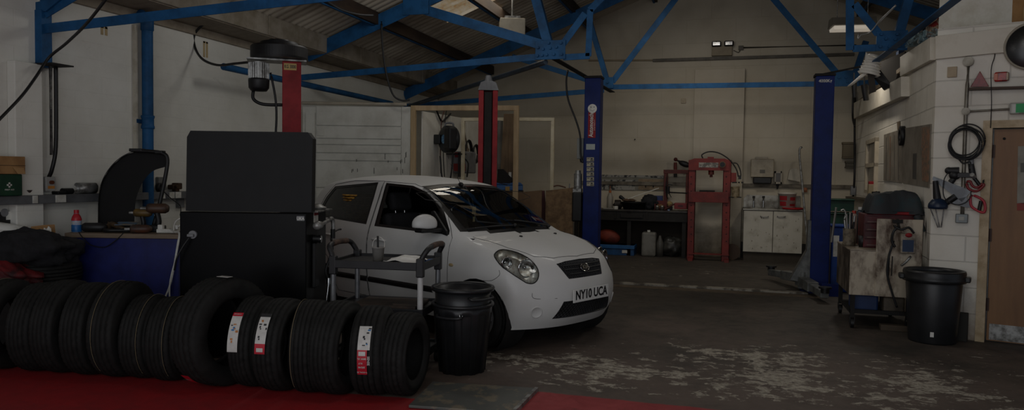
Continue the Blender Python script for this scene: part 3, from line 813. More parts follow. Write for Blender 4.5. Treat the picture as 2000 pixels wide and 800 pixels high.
# doorway is cut out of the angled wall
dj0, dj1 = onA(1926, 400), None
s0 = (P(1933, 400, pl=APL) - CA).dot(AD)
dw = .80; dtop = P(1940, 250, pl=APL).z
LA = 2.2; zA = 2.95
m = MB()
m.prism([(0, 0), (s0, 0), (s0, zA), (0, zA)], CA, AD, (0, 0, 1), -AN * .2)
m.prism([(s0, dtop), (s0 + dw, dtop), (s0 + dw, zA), (s0, zA)], CA, AD, (0, 0, 1), -AN * .2)
m.prism([(s0 + dw, 0), (LA, 0), (LA, zA), (s0 + dw, zA)], CA, AD, (0, 0, 1), -AN * .2)
struct('wall_front_right', m, WA)
# fascia boards along the wall heads
FAS = mat('cream fascia paint', 'cdc7b9', .7, c2='b8b0a0', scale=2)
def fascia(name, pts, N, th=.05):
    m = MB(); m.slab(pts, N * th); return struct(name, m, FAS, bevel=.004)
fascia('trim_6', [onR(1676, 202), onR(1777, 149), onR(1777, 188), onR(1676, 232)], RN, .09)
fascia('trim_7', [onR(1767, 111), onR(1828, 72), onR(1828, 117), onR(1767, 149)], RN)
fascia('trim_8', [onA(1828, 72), onA(2060, 45), onA(2060, 96), onA(1935, 106), onA(1828, 117)], AN)
ztop = onA(1828, 72).z
# decking of the store above the office
m = MB(); m.slab([CA + V((0, 0, ztop - .06)) - RN * .0, RX1 + V((0, 0, 2.86)), V((5.6, YB, 2.86)), V((5.6, 6.5, ztop - .06)), CA + AD * 3 + V((0, 0, ztop - .06))], (0, 0, .05)); struct('trim_9', m, mat('dusty decking', '6e5f4b', .9))
# ---- door
DW = mat('varnished ply door', '86603a', .5, c2='6f4c2c', scale=3, stretch=(1, 1, .12))
dr = MB(); o0 = CA + AD * (s0 + .012) - AN * .06
dr.prism([(0, .01), (dw - .024, .01), (dw - .024, dtop - .01), (0, dtop - .01)], o0, AD, (0, 0, 1), -AN * .04)
D1 = dr.build('door_1', DW, None, bevel=.003, origin=o0); D1['kind'] = 'structure'
k = MB(); k.prism([(0.02, .02), (dw - .05, .02), (dw - .05, .17), (.02, .17)], o0 + AN * .001, AD, (0, 0, 1), AN * .004); k.build('kick_plate', STEEL, D1, bevel=.001)
for z in (1.78, 1.0, .35):
    h = MB(); p = CA + AD * (s0 + .0) + V((0, 0, z)) - AN * .045; h.beam(p - V((0, 0, .06)), p + V((0, 0, .06)), .045, .012, up=AN); h.cyl(p - V((0, 0, .06)) + AN * .01, p + V((0, 0, .06)) + AN * .01, .008, n=10); h.build('hinge', mat('dark brown metal', '352018', .5, .3), D1)
fr = MB(); zf = (0, 0, 1)
for s_, w_ in ((s0 - .075, .075), (s0 + dw, .075)):
    fr.prism([(s_, 0), (s_ + w_, 0), (s_ + w_, dtop + .07), (s_, dtop + .07)], CA + AN * .02, AD, zf, -AN * .12)
fr.prism([(s0, dtop), (s0 + dw, dtop), (s0 + dw, dtop + .07), (s0, dtop + .07)], CA + AN * .02, AD, zf, -AN * .12)
fo = fr.build('trim_10', mat('cream gloss frame', 'b39f80', .5, c2='96815f'), None, bevel=.006, origin=CA); fo['kind'] = 'structure'
# small window in the right wall
a, b = onR(1699, 274), onR(1714, 372)
def rs(p): return (p - RX0).dot(RD)
wa, wb = sorted((rs(onR(1697, 300)), rs(onR(1716, 300)))); z1, z0 = onR(1706, 272).z, onR(1706, 378).z
m = MB()
for (p0, p1, q0, q1) in ((wa, wb, z1 - .06, z1), (wa, wb, z0, z0 + .05), (wa, wa + .07, z0, z1), (wb - .07, wb, z0, z1), (wa, wb, z1 - .42, z1 - .36)):
    m.prism([(p0, q0), (p1, q0), (p1, q1), (p0, q1)], RX0, RD, zf, RN * .05)
W2 = m.build('window_2', mat('window frame paint', 'b4a893', .5), None, bevel=.005, origin=RX0 + RD * wa + V((0, 0, z0))); W2['kind'] = 'structure'
m = MB(); m.prism([(wa + .05, z0 + .03), (wb - .05, z0 + .03), (wb - .05, z1 - .04), (wa + .05, z1 - .04)], RX0 + RN * .004, RD, zf, RN * .01); m.build('pane', mat('dusty dark glass', '3d3a35', .2, c2='55504a'), W2)
# skirting ledge along the back wall (stone splash rail)
m = MB(); m.bb((-2.9, YB - .05, 1.33), (2.1, YB, 1.40)); o = struct('trim_11', m, mat('grimy ledge', '6f675a', .7, c2='4d463c'), bevel=.005)
# lower grey-black band and floor channel
m = MB(); m.bb((-2.9, YB - .013, 0), (2.1, YB, .30)); struct('baseboard_back', m, mat('dark grey skirting paint', '3a3935', .7, c2='2a2825', scale=3))
a, b = P(1195, 553, Z=0), P(1562, 573, Z=0)
dd = (b - a).normalized(); nn = V((-dd.y, dd.x, 0))
m = MB(); m.beam(a - dd * 1.5, b + dd * .1, .14, .05); struct('trim_12', m, mat('worn white kerb paint', '8a857a', .7, c2='4a443b', scale=3.5, lo=.46, hi=.54), bevel=.01)
m = MB(); m.beam(a - dd * 1.5 - nn * .2, b + dd * .3 - nn * .2, .22, .012); struct('trim_13', m, mat('brown sealing strip', '5e5243', .8, c2='473d31'))
# ------------------------------------------------------------------ camera, light
cd = bpy.data.cameras.new('camera'); cam = bpy.data.objects.new('camera', cd); COL.objects.link(cam)
cd.sensor_fit = 'HORIZONTAL'; cd.sensor_width = 36; cd.lens = 36 * F / 2000; cd.clip_start = .05; cd.clip_end = 100
Mc = Matrix((RT, UP, -FW)).transposed().to_4x4(); Mc.translation = CAM
cam.matrix_world = Mc
SC.camera = cam
def area(name, loc, to, sx, sy, power, col=(1, 1, 1), spread=180):
    l = bpy.data.lights.new(name, 'AREA'); l.shape = 'RECTANGLE'; l.size = sx; l.size_y = sy; l.energy = power; l.color = col; l.spread = math.radians(spread)
    o = bpy.data.objects.new(name, l); COL.objects.link(o); o.location = loc
    d = V(to) - V(loc); o.rotation_euler = d.to_track_quat('-Z', 'Y').to_euler(); return o
def point(name, loc, power, col=(1, 1, 1), r=.1):
    l = bpy.data.lights.new(name, 'POINT'); l.energy = power; l.color = col; l.shadow_soft_size = r
    o = bpy.data.objects.new(name, l); COL.objects.link(o); o.location = loc; return o
w = bpy.data.worlds.new('sky'); SC.world = w; w.use_nodes = True
w.node_tree.nodes['Background'].inputs[0].default_value = (.75, .85, 1, 1); w.node_tree.nodes['Background'].inputs[1].default_value = .9
SC.view_settings.view_transform = 'Standard'; SC.view_settings.look = 'None'; SC.view_settings.gamma = 1; SC.view_settings.use_curve_mapping = False
SC.view_settings.exposure = -1.9
# ------------------------------------------------------------------ roof steelwork
def HD(px, D, z=0.):
    """point at a photo column, level distance D from the camera, height z"""
    x = (px - PCX) / F * D
    return V((x * math.cos(YAW) - D * math.sin(YAW), x * math.sin(YAW) + D * math.cos(YAW), z))
def mesh(name, fn, m, parent=None, bevel=0., **k):
    b = MB(); fn(b); return b.build(name, m, parent, bevel=bevel, **k)
def single(name, fn, m, label, cat, group=None, bevel=0., kind=None):
    b = MB(); fn(b); return tag(b.build(name, m, None, bevel=bevel), label, cat, group, kind)
def angle_bar(mb, a, b, w, t=.012, up=(0, 1, 0)):
    """rolled steel angle: a face towards the camera and a flange going back"""
    a, b = V(a), V(b); d = (b - a).normalized(); s = d.cross(V((0, 1, 0))).normalized()
    if s.z < 0: s = -s
    mb.beam(a, b, t, w, up=s) if False else None
    y = V((0, 1, 0))
    for (o, ww, tt, ax) in ((V((0, 0, 0)), w, t, 0), (s * (w / 2 - t / 2) + y * w * .45, t, w * .9, 1)):
        vs = []
        for p in (a, b):
            for i, j in ((-1, -1), (1, -1), (1, 1), (-1, 1)): vs.append(p + o + s * ww / 2 * i + y * tt / 2 * j)
        mb.add(vs, [(0, 1, 2, 3), (7, 6, 5, 4), (0, 4, 5, 1), (1, 5, 6, 2), (2, 6, 7, 3), (3, 7, 4, 0)])
def truss(label, base, parts, gussets, Y):
    t = thing('roof_truss', label, 'roof truss', base, 0, 'blue roof trusses')
    for nm, a, b, w in parts:
        m = MB(); angle_bar(m, P(a[0], a[1], Y=Y) if len(a) == 2 else V(a), P(b[0], b[1], Y=Y) if len(b) == 2 else V(b), w); m.build(nm, BLUE, t, bevel=.003)
    for (x0, y0, x1, y1), bolts in gussets:
        m = MB(); a, b = P(x0, y0, Y=Y - .02), P(x1, y1, Y=Y - .02); m.bb((a.x, a.y - .008, b.z), (b.x, a.y + .008, a.z)); g = m.build('gusset_plate', BLUE, t, bevel=.003)
        for bx, by in bolts:
            p = P(bx, by, Y=Y - .03); q = MB(); q.cyl(p, p - V((0, .022, 0)), .020, .017, 6, smooth=False); q.build('bolt', BLUE, g)
    return t
r2 = lambda x: 3.86 + .376 * (x + 4.07)
T2 = truss('blue truss over the white car with the big ten-bolt gusset plates', (-.3, 9.4, 3.0),
    [('tie', (535, 156), (1050, 111), .085), ('strut', (806, 12), (1060, 88), .13), ('strut', (1043, -14), (1070, 88), .12), ('strut', (1098, 88), (1143, 26), .09),
     ('tie_stub', (1100, 112), (1152, 109), .08), ('hanger', (1149, 110), (1153, 18), .08), ('strut', (1152, 20), (1215, -45), .09),
     ('rafter', (-5.9, 9.4, 3.17), (-.3, 9.4, 5.27), .20), ('rafter', (-.3, 9.4, 5.27), (5.4, 9.4, 3.12), .20),
     ('strut', (1669, 8), (1716, 66), .09), ('strut', (1757, 66), (1778, -10), .10), ('hanger', (1660, 98), (1660, -8), .09), ('tie_stub', (1666, 95), (1718, 93), .08),
     ('strut', (1660, -5), (1610, -60), .09)],
    [((1046, 80, 1104, 115), [(1051, 93), (1061, 96), (1075, 94), (1087, 92), (1096, 84), (1072, 84), (1050, 109), (1059, 108), (1068, 107), (1082, 106), (1097, 106)]),
     ((1712, 61, 1772, 98), [(1721, 67), (1730, 76), (1748, 77), (1752, 67), (1765, 76), (1719, 91), (1737, 91), (1757, 90)])], 9.4)
m = MB(); m.bb((-4.38, 9.36, 3.66), (-4.0, 9.375, 3.92)); g = m.build('gusset_plate', BLUE, T2, bevel=.003)
T3 = truss('blue truss furthest back, its level tie crossing the white chimney breast', (-.3, 12.9, 3.0),
    [('tie', (780, 208), (1180, 176), .085), ('tie', (1180, 170), (1660, 163), .085), ('strut', (1186, 160), (1148, 30), .09), ('strut', (1196, 160), (1324, -8), .10),
     ('strut', (1642, 152), (1506, -8), .10), ('strut', (1186, 168), (1000, 110), .09), ('rafter', (-6.0, 12.9, 2.98), (-.3, 12.9, 5.27), .20), ('rafter', (-.3, 12.9, 5.27), (5.4, 12.9, 3.12), .20), ('strut', (1668, 152), (1692, 80), .09), ('tie', (1660, 163), (1760, 158), .085)],
    [((1176, 151, 1198, 172), [(1187, 161)]), ((1630, 138, 1678, 168), [(1638, 152), (1652, 152), (1655, 160)])], 12.9)
T1 = truss('blue truss nearest the camera, carried on the stanchion at the left wall', (-6.0, 5.2, 2.42),
    [('tie', (80, 57), (1430, -98), .085), ('rafter', (-5.95, 5.2, 2.93), (-.3, 5.2, 5.27), .20), ('rafter', (-.3, 5.2, 5.27), (5.4, 5.2, 3.12), .20)], [], 5.2)
m = MB(); a, b = P(62, 132, Y=5.2), P(88, 20, Y=5.2); m.bb((a.x, 5.16, a.z), (b.x, 5.27, b.z)); m.build('stanchion', BLUE, T1, bevel=.004)
m = MB(); m.slab([P(50, 8, Y=5.17), P(125, -8, Y=5.17), P(88, 22, Y=5.17), P(62, 22, Y=5.17)], (0, .09, 0)); m.build('haunch', BLUE, T1, bevel=.004)
m = MB(); a, b = P(36, 128, Y=5.2), P(122, 136, Y=5.2); m.bb((a.x, 5.10, a.z - .012), (b.x, 5.32, a.z)); m.build('base_plate', DARK, T1)
for y in (1.6,):
    pass
PUR = mat('brown timber purlin', '3c2e22', .8, c2='2a2019', stretch=(1, .2, 1))
for i, x in enumerate((-4.80, -3.66, -2.75, -1.5, .9, 2.1, 3.3, 4.5)):
    z = roofz(x) - .03
    nm = ['above the left gutter, lowest on the slope', 'running below the roof light', 'just beyond the roof light', 'close to the ridge on the left', 'close to the ridge on the right', 'upper one on the right slope', 'middle one on the right slope', 'lowest one on the right slope'][i]
    t = thing('roof_purlin', 'dark timber purlin with blue flange ' + nm, 'roof purlin', (x, 7, z - .2), 0, 'roof purlins')
    mesh('purlin_timber', lambda b: b.bb((x - .035, -1.4, z - .17), (x + .035, YB, z)), PUR, t)
    mesh('purlin_flange', lambda b: b.bb((x - .05, -1.4, z - .185), (x - .012, YB, z - .172)), BLUE, t)
def bar(label, a, b, r, m=BLUE, name='wind_brace', flat=False, caps=False):
    q = MB()
    if flat: q.beam(a, b, flat, .012)
    else: q.cyl(a, b, r, n=14)
    o = q.build(name, m, None); return tag(o, label, 'roof brace', 'diagonal roof braces')
GB = mat('grey blue tube', '3a4654', .45, .3, c2='2b333d')
bar('grey tube brace running down left from the big gusset to the far truss foot', P(1066, 121, Y=9.42), P(800, 207, Y=12.75), .035, GB)
bar('dark flat brace from the big gusset down to the head of the blue post', P(1080, 113, Y=9.45), P(1196, 180, Y=12.8), .03, DARK, flat=.09)
bar('blue tube brace along the left wall behind the red motor post', V((-5.6, 7.2, P(560, 157, X=-5.6).z)), P(765, 202, X=-5.6) , .04)
bar('pale blue angle brace crossing the boxes above the office', P(1700, 128, Y=10.4), P(1885, -14, Y=7.0), .03, flat=.085)
bar('dark flat brace from the right blue post to the office wall head', P(1606, 145, Y=10.75), P(1716, 123, Y=10.35), .03, DARK, flat=.07)
# rainwater pipe
yp = P(290, 200, X=XL + .1).y
pz = P(290, 42, X=XL + .1).z
t = thing('rainwater_pipe', 'blue painted rainwater pipe running down the white left wall', 'pipe', (XL + .09, yp, 0))
mesh('pipe', lambda b: b.cyl((XL + .09, yp, 0), (XL + .09, yp, pz), .055, n=24), BLUE, t)
zc = P(290, 237, X=XL + .1).z
mesh('collar', lambda b: b.lathe([(.056, -.08), (.066, -.075), (.066, -.05), (.060, -.04), (.060, .03), (.067, .04), (.067, .06), (.056, .065)], (XL + .09, yp, zc), (0, 0, 1), 24), BLUE, t)
mesh('outlet', lambda b: (b.lathe([(.056, -.10), (.064, -.09), (.064, .01), (.056, .02)], (XL + .09, yp, pz), (0, 0, 1), 24), b.tube([(XL + .09, yp, pz - .02), (XL + .09, yp - .01, pz + .03), (XL + .12, yp - .12, pz + .05)], .05, 14)), BLUE, t)
mesh('bracket', lambda b: b.box((XL + .02, yp, zc), (.04, .19, .04)), BLUE, t)
m = MB(); m.bb((XL, yp - .11, 1.2), (XL + .035, yp - .07, pz - .05)); o = struct('trim_14', m, mat('white batten', 'b8b2a4', .7, c2='a39c8c'))
# two old taped fixings on the painted wall
for (x0, x1, y0, y1, s_) in ((197, 210, 50, 70, 'near the first truss'), (397, 406, 80, 113, 'beside the looping cable')):
    a, b = P(x0, y0, X=XL + .003), P(x1, y1, X=XL + .003)
    single('wall_tape', lambda q: (q.bb((XL, a.y, b.z), (XL + .004, a.y + .03, a.z)), q.bb((XL, b.y - .03, b.z), (XL + .004, b.y, a.z)), q.bb((XL, a.y, a.z - .02), (XL + .004, b.y, a.z))), mat('old yellow tape', 'b09c74', .8), 'strip of yellowed tape on the left wall ' + s_, 'tape')
# ------------------------------------------------------------------ lamps
LAMP = mat('lamp diffuser', 'fff4e2', .4, c2='fff4e2', emit=.75)
def ceiling_light(label, c, L, rz, hang):
    t = thing('strip_light', label, 'ceiling light', c, rz)
    M = Matrix.Translation(c) @ Matrix.Rotation(rz, 4, 'Z')
    def f(b): b.T = M; b.prism([(-.16, -.05), (.16, -.05), (.10, .06), (-.10, .06)], (-L / 2, 0, 0), (0, 1, 0), (0, 0, 1), (L, 0, 0))
    mesh('lamp_casing', f, CASING, t, bevel=.004)
    def f(b): b.T = M; b.prism([(-.15, -.06), (-.12, -.10), (.12, -.10), (.15, -.06)], (-L / 2 + .02, 0, 0), (0, 1, 0), (0, 0, 1), (L - .04, 0, 0))
    mesh('lamp_diffuser', f, LAMP, t)
    for s in (-1, 1):
        def f(b): b.T = M; b.cyl((s * L * .35, 0, .06), (s * L * .35, 0, hang), .006, n=6)
        mesh('hanger_rod', f, STEEL, t)
SLP = P(1664, 55, Y=10.9)
ceiling_light('lit strip light hanging behind the right truss hanger', SLP + V((0, 0, .07)), .55, 0.1, 1.6)
UC = P(1000, 56, Y=10.3)
t = thing('heater_unit', 'white boxed unit with a lit lens hanging from the left roof slope', 'heater', UC)
mesh('unit_casing', lambda b: b.box(UC, (.36, .34, .24), rz=.35), mat('white unit casing', 'a49c8c', .6), t, bevel=.01)
mesh('unit_bracket', lambda b: (b.box(UC + V((0, 0, .14)), (.22, .2, .05), rz=.35), b.cyl(UC + V((0, 0, .14)), UC + V((0, 0, roofz(UC.x) - UC.z)), .012)), STEEL, t)
mesh('lens', lambda b: b.ball(UC + V((.08, -.10, -.12)), (.085, .085, .03), 16, 8), LAMP, t)
# twin-spot emergency light and conduits on the back wall
a = P(1410, 101, Y=YB)
t = thing('emergency_light', 'twin-spot emergency light box on the back wall below the conduit', 'emergency light', (a.x, YB - .05, a.z))
mesh('light_case', lambda b: b.box((a.x, YB - .05, a.z), (.37, .09, .17)), mat('beige box', '8d8069', .6), t, bevel=.006)
for x in (-.10, .125):
    mesh('spot_lamp', lambda b: (b.box((a.x + x, YB - .10, a.z + .13), (.17, .10, .10))), BLACK, t, bevel=.02)
    mesh('spot_glass', lambda b: b.box((a.x + x, YB - .152, a.z + .13), (.13, .006, .065)), CHROME, t, bevel=.004)
CONDU = mat('grey conduit', '5d574d', .6, c2='4b463d')
def wallrun(label, pts, r, Y=YB - .02, name='conduit', m=CONDU):
    return single(name, lambda b: b.tube([P(x, y, Y=Y) for x, y in pts], r, 8, 1), m, label, 'conduit')
o = single('cable_trunking', lambda b: b.beam(P(1275, 118, Y=YB - .03), P(1668, 106, Y=YB - .03), .05, .055), CONDU, 'dark cable trunking along the upper back wall', 'conduit', bevel=.004)
single('cable_trunking', lambda b: b.beam(P(1150, 118, Y=YB - .02), P(1275, 117.5, Y=YB - .02), .03, .03), mat('painted trunking', '8d8069', .7), 'cream painted trunking left of the dark trunking', 'conduit')
wallrun('thin conduit from the junction box towards the office', [(1452, 93), (1672, 88)], .014)
a = P(1447, 94, Y=YB)
single('junction_box', lambda b: (b.box((a.x, YB - .03, a.z), (.09, .05, .08)), b.tube([(a.x, YB - .03, a.z), (a.x - .04, YB - .03, a.z - .08), (a.x - .13, YB - .04, a.z - .04)], .008)), CONDU, 'small junction box on the back wall beside the twin-spot light', 'junction box', bevel=.004)
a = P(1335, 197, Y=YB)
single('wall_socket', lambda b: (b.box((a.x, YB - .012, a.z), (.09, .022, .09)), b.box((a.x, YB - .026, a.z), (.03, .01, .03))), mat('cream switch', 'a3957c', .5), 'small cream wall switch high on the back wall', 'switch', bevel=.004)
# ------------------------------------------------------------------ two red lift posts
heading = CARTH
def lift_red(px, D, ztop, label, motor):
    c = HD(px, D)
    t = thing('lift_post', label, 'car lift post', c, YAW + (.29 if motor else .03), 'red two-post lift')
    M = wm(t)
    s = -1 if motor else 1          # which way the carriage side looks
    def put(name, fn, m, par=t, bevel=0.):
        b = MB(); b.T = M; fn(b); return b.build(name, m, par, bevel=bevel)
    if motor:
        put('column', lambda b: b.bb((-.09, -.09, 0), (.09, .09, ztop)), RED, bevel=.006)
        put('base_plate', lambda b: b.bb((-.2, -.2, 0), (.2, .2, .02)), RED)
        put('head_plate', lambda b: b.bb((-.42, -.13, ztop), (.14, .13, ztop + .015)), STEEL)
        put('pulley_cover', lambda b: (b.lathe([(.0, 0), (.27, 0), (.275, .02), (.275, .115), (.265, .13), (.19, .13), (.18, .17), (.11, .175), (.10, .195), (0, .20)], (-.12, 0, ztop + .02), (0, 0, 1), 64, smooth=False)), BLACK)
        put('motor', lambda b: (b.cyl((-.31, -.05, ztop - .19), (-.31, -.05, ztop - .02), .088, n=28), [b.beam((-.31 + .094 * math.cos(i * PI / 12), -.05 + .094 * math.sin(i * PI / 12), ztop - .19), (-.31 + .094 * math.cos(i * PI / 12), -.05 + .094 * math.sin(i * PI / 12), ztop - .03), .006, .012) for i in range(24)]), STEEL)
        put('motor_cowl', lambda b: b.lathe([(.0, -.305), (.075, -.30), (.097, -.27), (.10, -.20), (.10, -.18), (0, -.18)], (-.31, -.05, ztop), (0, 0, 1), 28), BLACK)
        put('power_cable', lambda b: b.tube([(-.36, -.05, ztop - .29), (-.36, -.06, ztop - .38), (-.27, -.08, ztop - .43), (-.09, -.09, ztop - .43)], .016, 8), BLACK)
        put('control_cable', lambda b: b.tube([(-.20, -.08, ztop - .12), (-.15, -.10, ztop - .4), (-.15, -.10, ztop - .7), (-.20, -.10, ztop - 1.1)], .012, 8), BLACK)
        pl = MB(); pl.T = M; pl.bb((-.075, -.094, ztop - .085), (.045, -.090, ztop - .02)); p = pl.build('name_plate', mat('yellow label', 'c8a860', .5), t)
        tx = MB(); tx.T = M; tx.text('KG 3000', (-.015, -.0945, ztop - .053), (1, 0, 0), (0, 0, 1), (.030, .048), .001, bold=.03); tx.build('plate_letters', BLACK, p)
        put('pin', lambda b: b.cyl((.0, -.09, ztop - .76), (.0, -.098, ztop - .76), .045, n=24), GREY)
    else:
        # open channel looking at its partner
        put('column', lambda b: (b.bb((-.11, .06, 0), (.11, .10, ztop)), b.bb((-.125, -.07, 0), (-.085, .09, ztop)), b.bb((.085, -.07, 0), (.125, .09, ztop)), b.bb((-.125, -.075, 0), (-.06, -.065, ztop)), b.bb((.06, -.075, 0), (.125, -.065, ztop))), RED, bevel=.004)
        put('carriage', lambda b: b.bb((-.05, -.055, .3), (.05, .05, ztop - .02)), DARK, bevel=.006)
        put('head_cap', lambda b: (b.prism([(-.135, 0), (.135, 0), (.10, .10), (.05, .12), (-.05, .12), (-.10, .10)], (0, -.09, ztop), (1, 0, 0), (0, 0, 1), (0, .18, 0)), b.cyl((0, 0, ztop + .12), (0, 0, ztop + .2), .055, .035, 20)), GREY, bevel=.006)
        put('base_plate', lambda b: b.bb((-.2, -.2, 0), (.2, .2, .02)), RED)
    return t
lift_red(569, 7.45, P(569, 124, D=7.45).z, 'red lift post with motor and black pulley cover behind the tall black machine', True)
lift_red(951, 9.8, P(951, 178, D=9.8).z, 'red lift post with black centre channel standing behind the white car roof', False)
# ------------------------------------------------------------------ blue two-post lift
def lift_blue(x, y, ztop, label):
    t = thing('lift_post', label, 'car lift post', (x, y, 0), 0, 'blue two-post lift')
    mesh('column', lambda b: b.bb((x - .115, y - .12, 0), (x + .115, y + .12, ztop)), LBLUE, t, bevel=.012)
    mesh('base_plate', lambda b: b.bb((x - .22, y - .22, 0), (x + .22, y + .22, .025)), LBLUE, t)
    mesh('head_plate', lambda b: b.bb((x - .125, y - .13, ztop), (x + .125, y + .13, ztop + .03)), DARK, t)
    return t
BY = 10.6
zt = P(1605, 150, Y=BY).z; xr = P(1604, 350, Y=BY).x; xl = P(1158, 300, Y=BY).x
L2 = lift_blue(xr, BY, zt, 'blue lift post on the right, marked 4000Kg at its head')
tx = MB(); tx.text('4000Kg', (xr, BY - .122, zt - .07), (1, 0, 0), (0, 0, 1), (.052, .055), .001, bold=.02); tx.build('capacity_letters', WHITE, L2)
ARM = mat('grey lift arm', '6c6e6c', .5, .3, c2='4e4f4e')
mesh('carriage', lambda b: (b.prism([(-.16, .12), (-.115, .12), (-.115, .95), (-.15, .95), (-.16, .55), (-.36, .15)], (xr, BY - .10, 0), (1, 0, 0), (0, 0, 1), (0, .2, 0))), ARM, L2, bevel=.006)
for (a, b) in ((V((xr - .20, BY - .05, .14)), V((xr - .02, BY - .95, .10))), (V((xr - .22, BY + .1, .16)), V((xr - .55, BY + .9, .12)))):
    mesh('lift_arm', lambda q: (q.beam(a, b, .10, .09), q.beam(a, a.lerp(b, .5), .14, .12), q.cyl(a + V((0, 0, -.1)), a + V((0, 0, .12)), .06, n=18)), ARM, L2, bevel=.006)
    mesh('arm_pad', lambda q: (q.cyl(b + V((0, 0, .02)), b + V((0, 0, .075)), .05, n=18), q.cyl(b + V((0, 0, .075)), b + V((0, 0, .095)), .075, n=20)), BLACK, L2)
mesh('foot_guard', lambda q: q.bb((xr + .0, BY - .40, 0), (xr + .22, BY - .38, .16)), LBLUE, L2)
L1 = lift_blue(xl, BY, P(1157, 154, Y=BY).z, 'blue lift post on the left bearing the red vertical sign')
yf = BY - .123
def stick(par, name, x0, y0, x1, y1, m, d=.003):
    a, b = P(x0, y0, Y=yf), P(x1, y1, Y=yf); q = MB(); q.bb((a.x, yf - d, b.z), (b.x, yf, a.z)); return q.build(name, m, par)
s_ = stick(L1, 'sign', 1149, 219, 1163, 269, RED)
a, b = P(1149, 219, Y=yf), P(1163, 269, Y=yf)
tx = MB(); tx.text('Automotech', ((a.x + b.x) / 2 - .008, yf - .004, (a.z + b.z) / 2), (0, 0, 1), (-1, 0, 0), (.066, .085), .001, bold=.02); tx.text('garage equipment', (b.x - .018, yf - .004, (a.z + b.z) / 2), (0, 0, 1), (-1, 0, 0), .022, .001); tx.build('sign_letters', WHITE, s_)
a = P(1157, 212, Y=yf); mesh('round_sticker', lambda q: q.cyl((a.x, yf, a.z), (a.x, yf - .004, a.z), .065, n=28), WHITE, L1)
mesh('sticker_dots', lambda q: (q.cyl((a.x - .02, yf - .004, a.z + .02), (a.x - .02, yf - .006, a.z + .02), .009, n=10), q.cyl((a.x + .025, yf - .004, a.z + .022), (a.x + .025, yf - .006, a.z + .022), .009, n=10), q.tube([(a.x - .03, yf - .005, a.z - .015), (a.x, yf - .005, a.z - .033), (a.x + .03, yf - .005, a.z - .015)], .003, 5)), GREY, L1)
stick(L1, 'blank_label', 1145, 281, 1162, 292, mat('grey label', 'a0a8a4', .5))
for i in range(6):
    y0 = 307 + i * 9.6; q = stick(L1, 'picture_label', 1146, y0, 1160, y0 + 8, mat('cream label', 'a39c86', .5))
    q2 = MB(); a, b = P(1147, y0 + 1.5, Y=yf - .004), P(1159, y0 + 7, Y=yf - .004)
    q2.bb((a.x, yf - .005, (a.z * .8 + b.z * .2)), (a.x + .03, yf - .004, a.z)); q2.bb((a.x + .045, yf - .005, b.z), (b.x, yf - .004, b.z + .012)); q2.bb((a.x + .05, yf - .005, b.z + .02), (b.x - .01, yf - .004, a.z)); q2.build('picture', BLACK, q)
# power unit on its left flank
a = P(1129, 335, Y=BY); b = P(1129, 432, Y=BY); mz = P(1129, 372, Y=BY).z
t = thing('power_unit', 'hydraulic power unit with black oil tank on the left flank of the left blue post', 'hydraulic pump', (a.x, BY, b.z))
mesh('oil_tank', lambda q: q.bb((a.x - .065, BY - .09, b.z), (a.x + .075, BY + .09, mz - .02)), BLACK, t, bevel=.02)
mesh('pump_block', lambda q: (q.box((a.x, BY, mz), (.12, .12, .06)), q.tube([(a.x - .06, BY, mz), (a.x - .12, BY, mz + .02), (a.x - .12, BY, mz + .10)], .009)), STEEL, t)
mesh('motor', lambda q: (q.cyl((a.x, BY, mz + .03), (a.x, BY, a.z - .03), .058, n=24), q.cyl((a.x, BY, a.z - .03), (a.x, BY, a.z + .02), .045, .04, n=24)), STEEL, t, bevel=.004)
a = P(1134, 270, Y=YB - .01); b = P(1146, 318, Y=YB - .01)
e = P(1134, 290, Y=BY - .02)
t = thing('electric_box', 'pale grey electrical control box beside the left blue lift post', 'control box', (e.x, BY, e.z - .15))
mesh('case', lambda q: q.box((e.x + .0, BY, e.z), (.10, .11, .30)), mat('pale grey box', '7d7f7b', .5), t, bevel=.008)
mesh('gland', lambda q: q.cyl((e.x + .01, BY - .02, e.z - .15), (e.x + .01, BY - .02, e.z - .20), .022, .012, 12), BLACK, t)
def cable(label, pts, r, m=BLACK, name='cable', cat='cable', k=8): return single(name, lambda b: b.tube(pts, r, 8, k), m, label, cat)
cable('black cable hanging from the roof to the control box of the blue post', [P(1109, 137, Y=10.55), P(1106, 160, Y=10.5), P(1110, 195, Y=10.5), P(1125, 235, Y=10.5), P(1133, 265, Y=10.5), P(1134, 300, Y=10.5), P(1138, 317, Y=10.5), P(1140, 305, Y=10.5)], .014)
cable('black cable looping from the roof tie to the red lift motor', [P(436, 27, Y=7.2), P(405, 42, Y=7.2), P(381, 65, Y=7.2), P(380, 90, Y=7.2), P(395, 115, Y=7.1), P(425, 127, Y=7.0), P(460, 124, Y=6.9), P(500, 120, Y=6.75)], .014)
cable('long black cable drooping across the front left corner', [P(215, -12, Y=4.6), P(170, 45, Y=4.8), P(130, 84, Y=5.0), P(96, 112, Y=5.05), P(70, 150, Y=4.9), P(40, 190, Y=4.6), P(-15, 248, Y=4.3), P(-90, 335, Y=4.1)], .012)
cable('black cable hanging from the roof above the white panelled partition', [P(745, 42, Y=9.3), P(748, 100, Y=9.3), P(756, 150, Y=9.3), P(768, 185, Y=9.35), P(785, 196, Y=9.4), P(800, 195, Y=9.45)], .014)
cable('thin cable sagging along the roof sheets near the left gutter', [P(628, -5, Y=7.7), P(665, 18, Y=7.8), P(700, 28, Y=7.9), P(730, 30, Y=8.0)], .014)
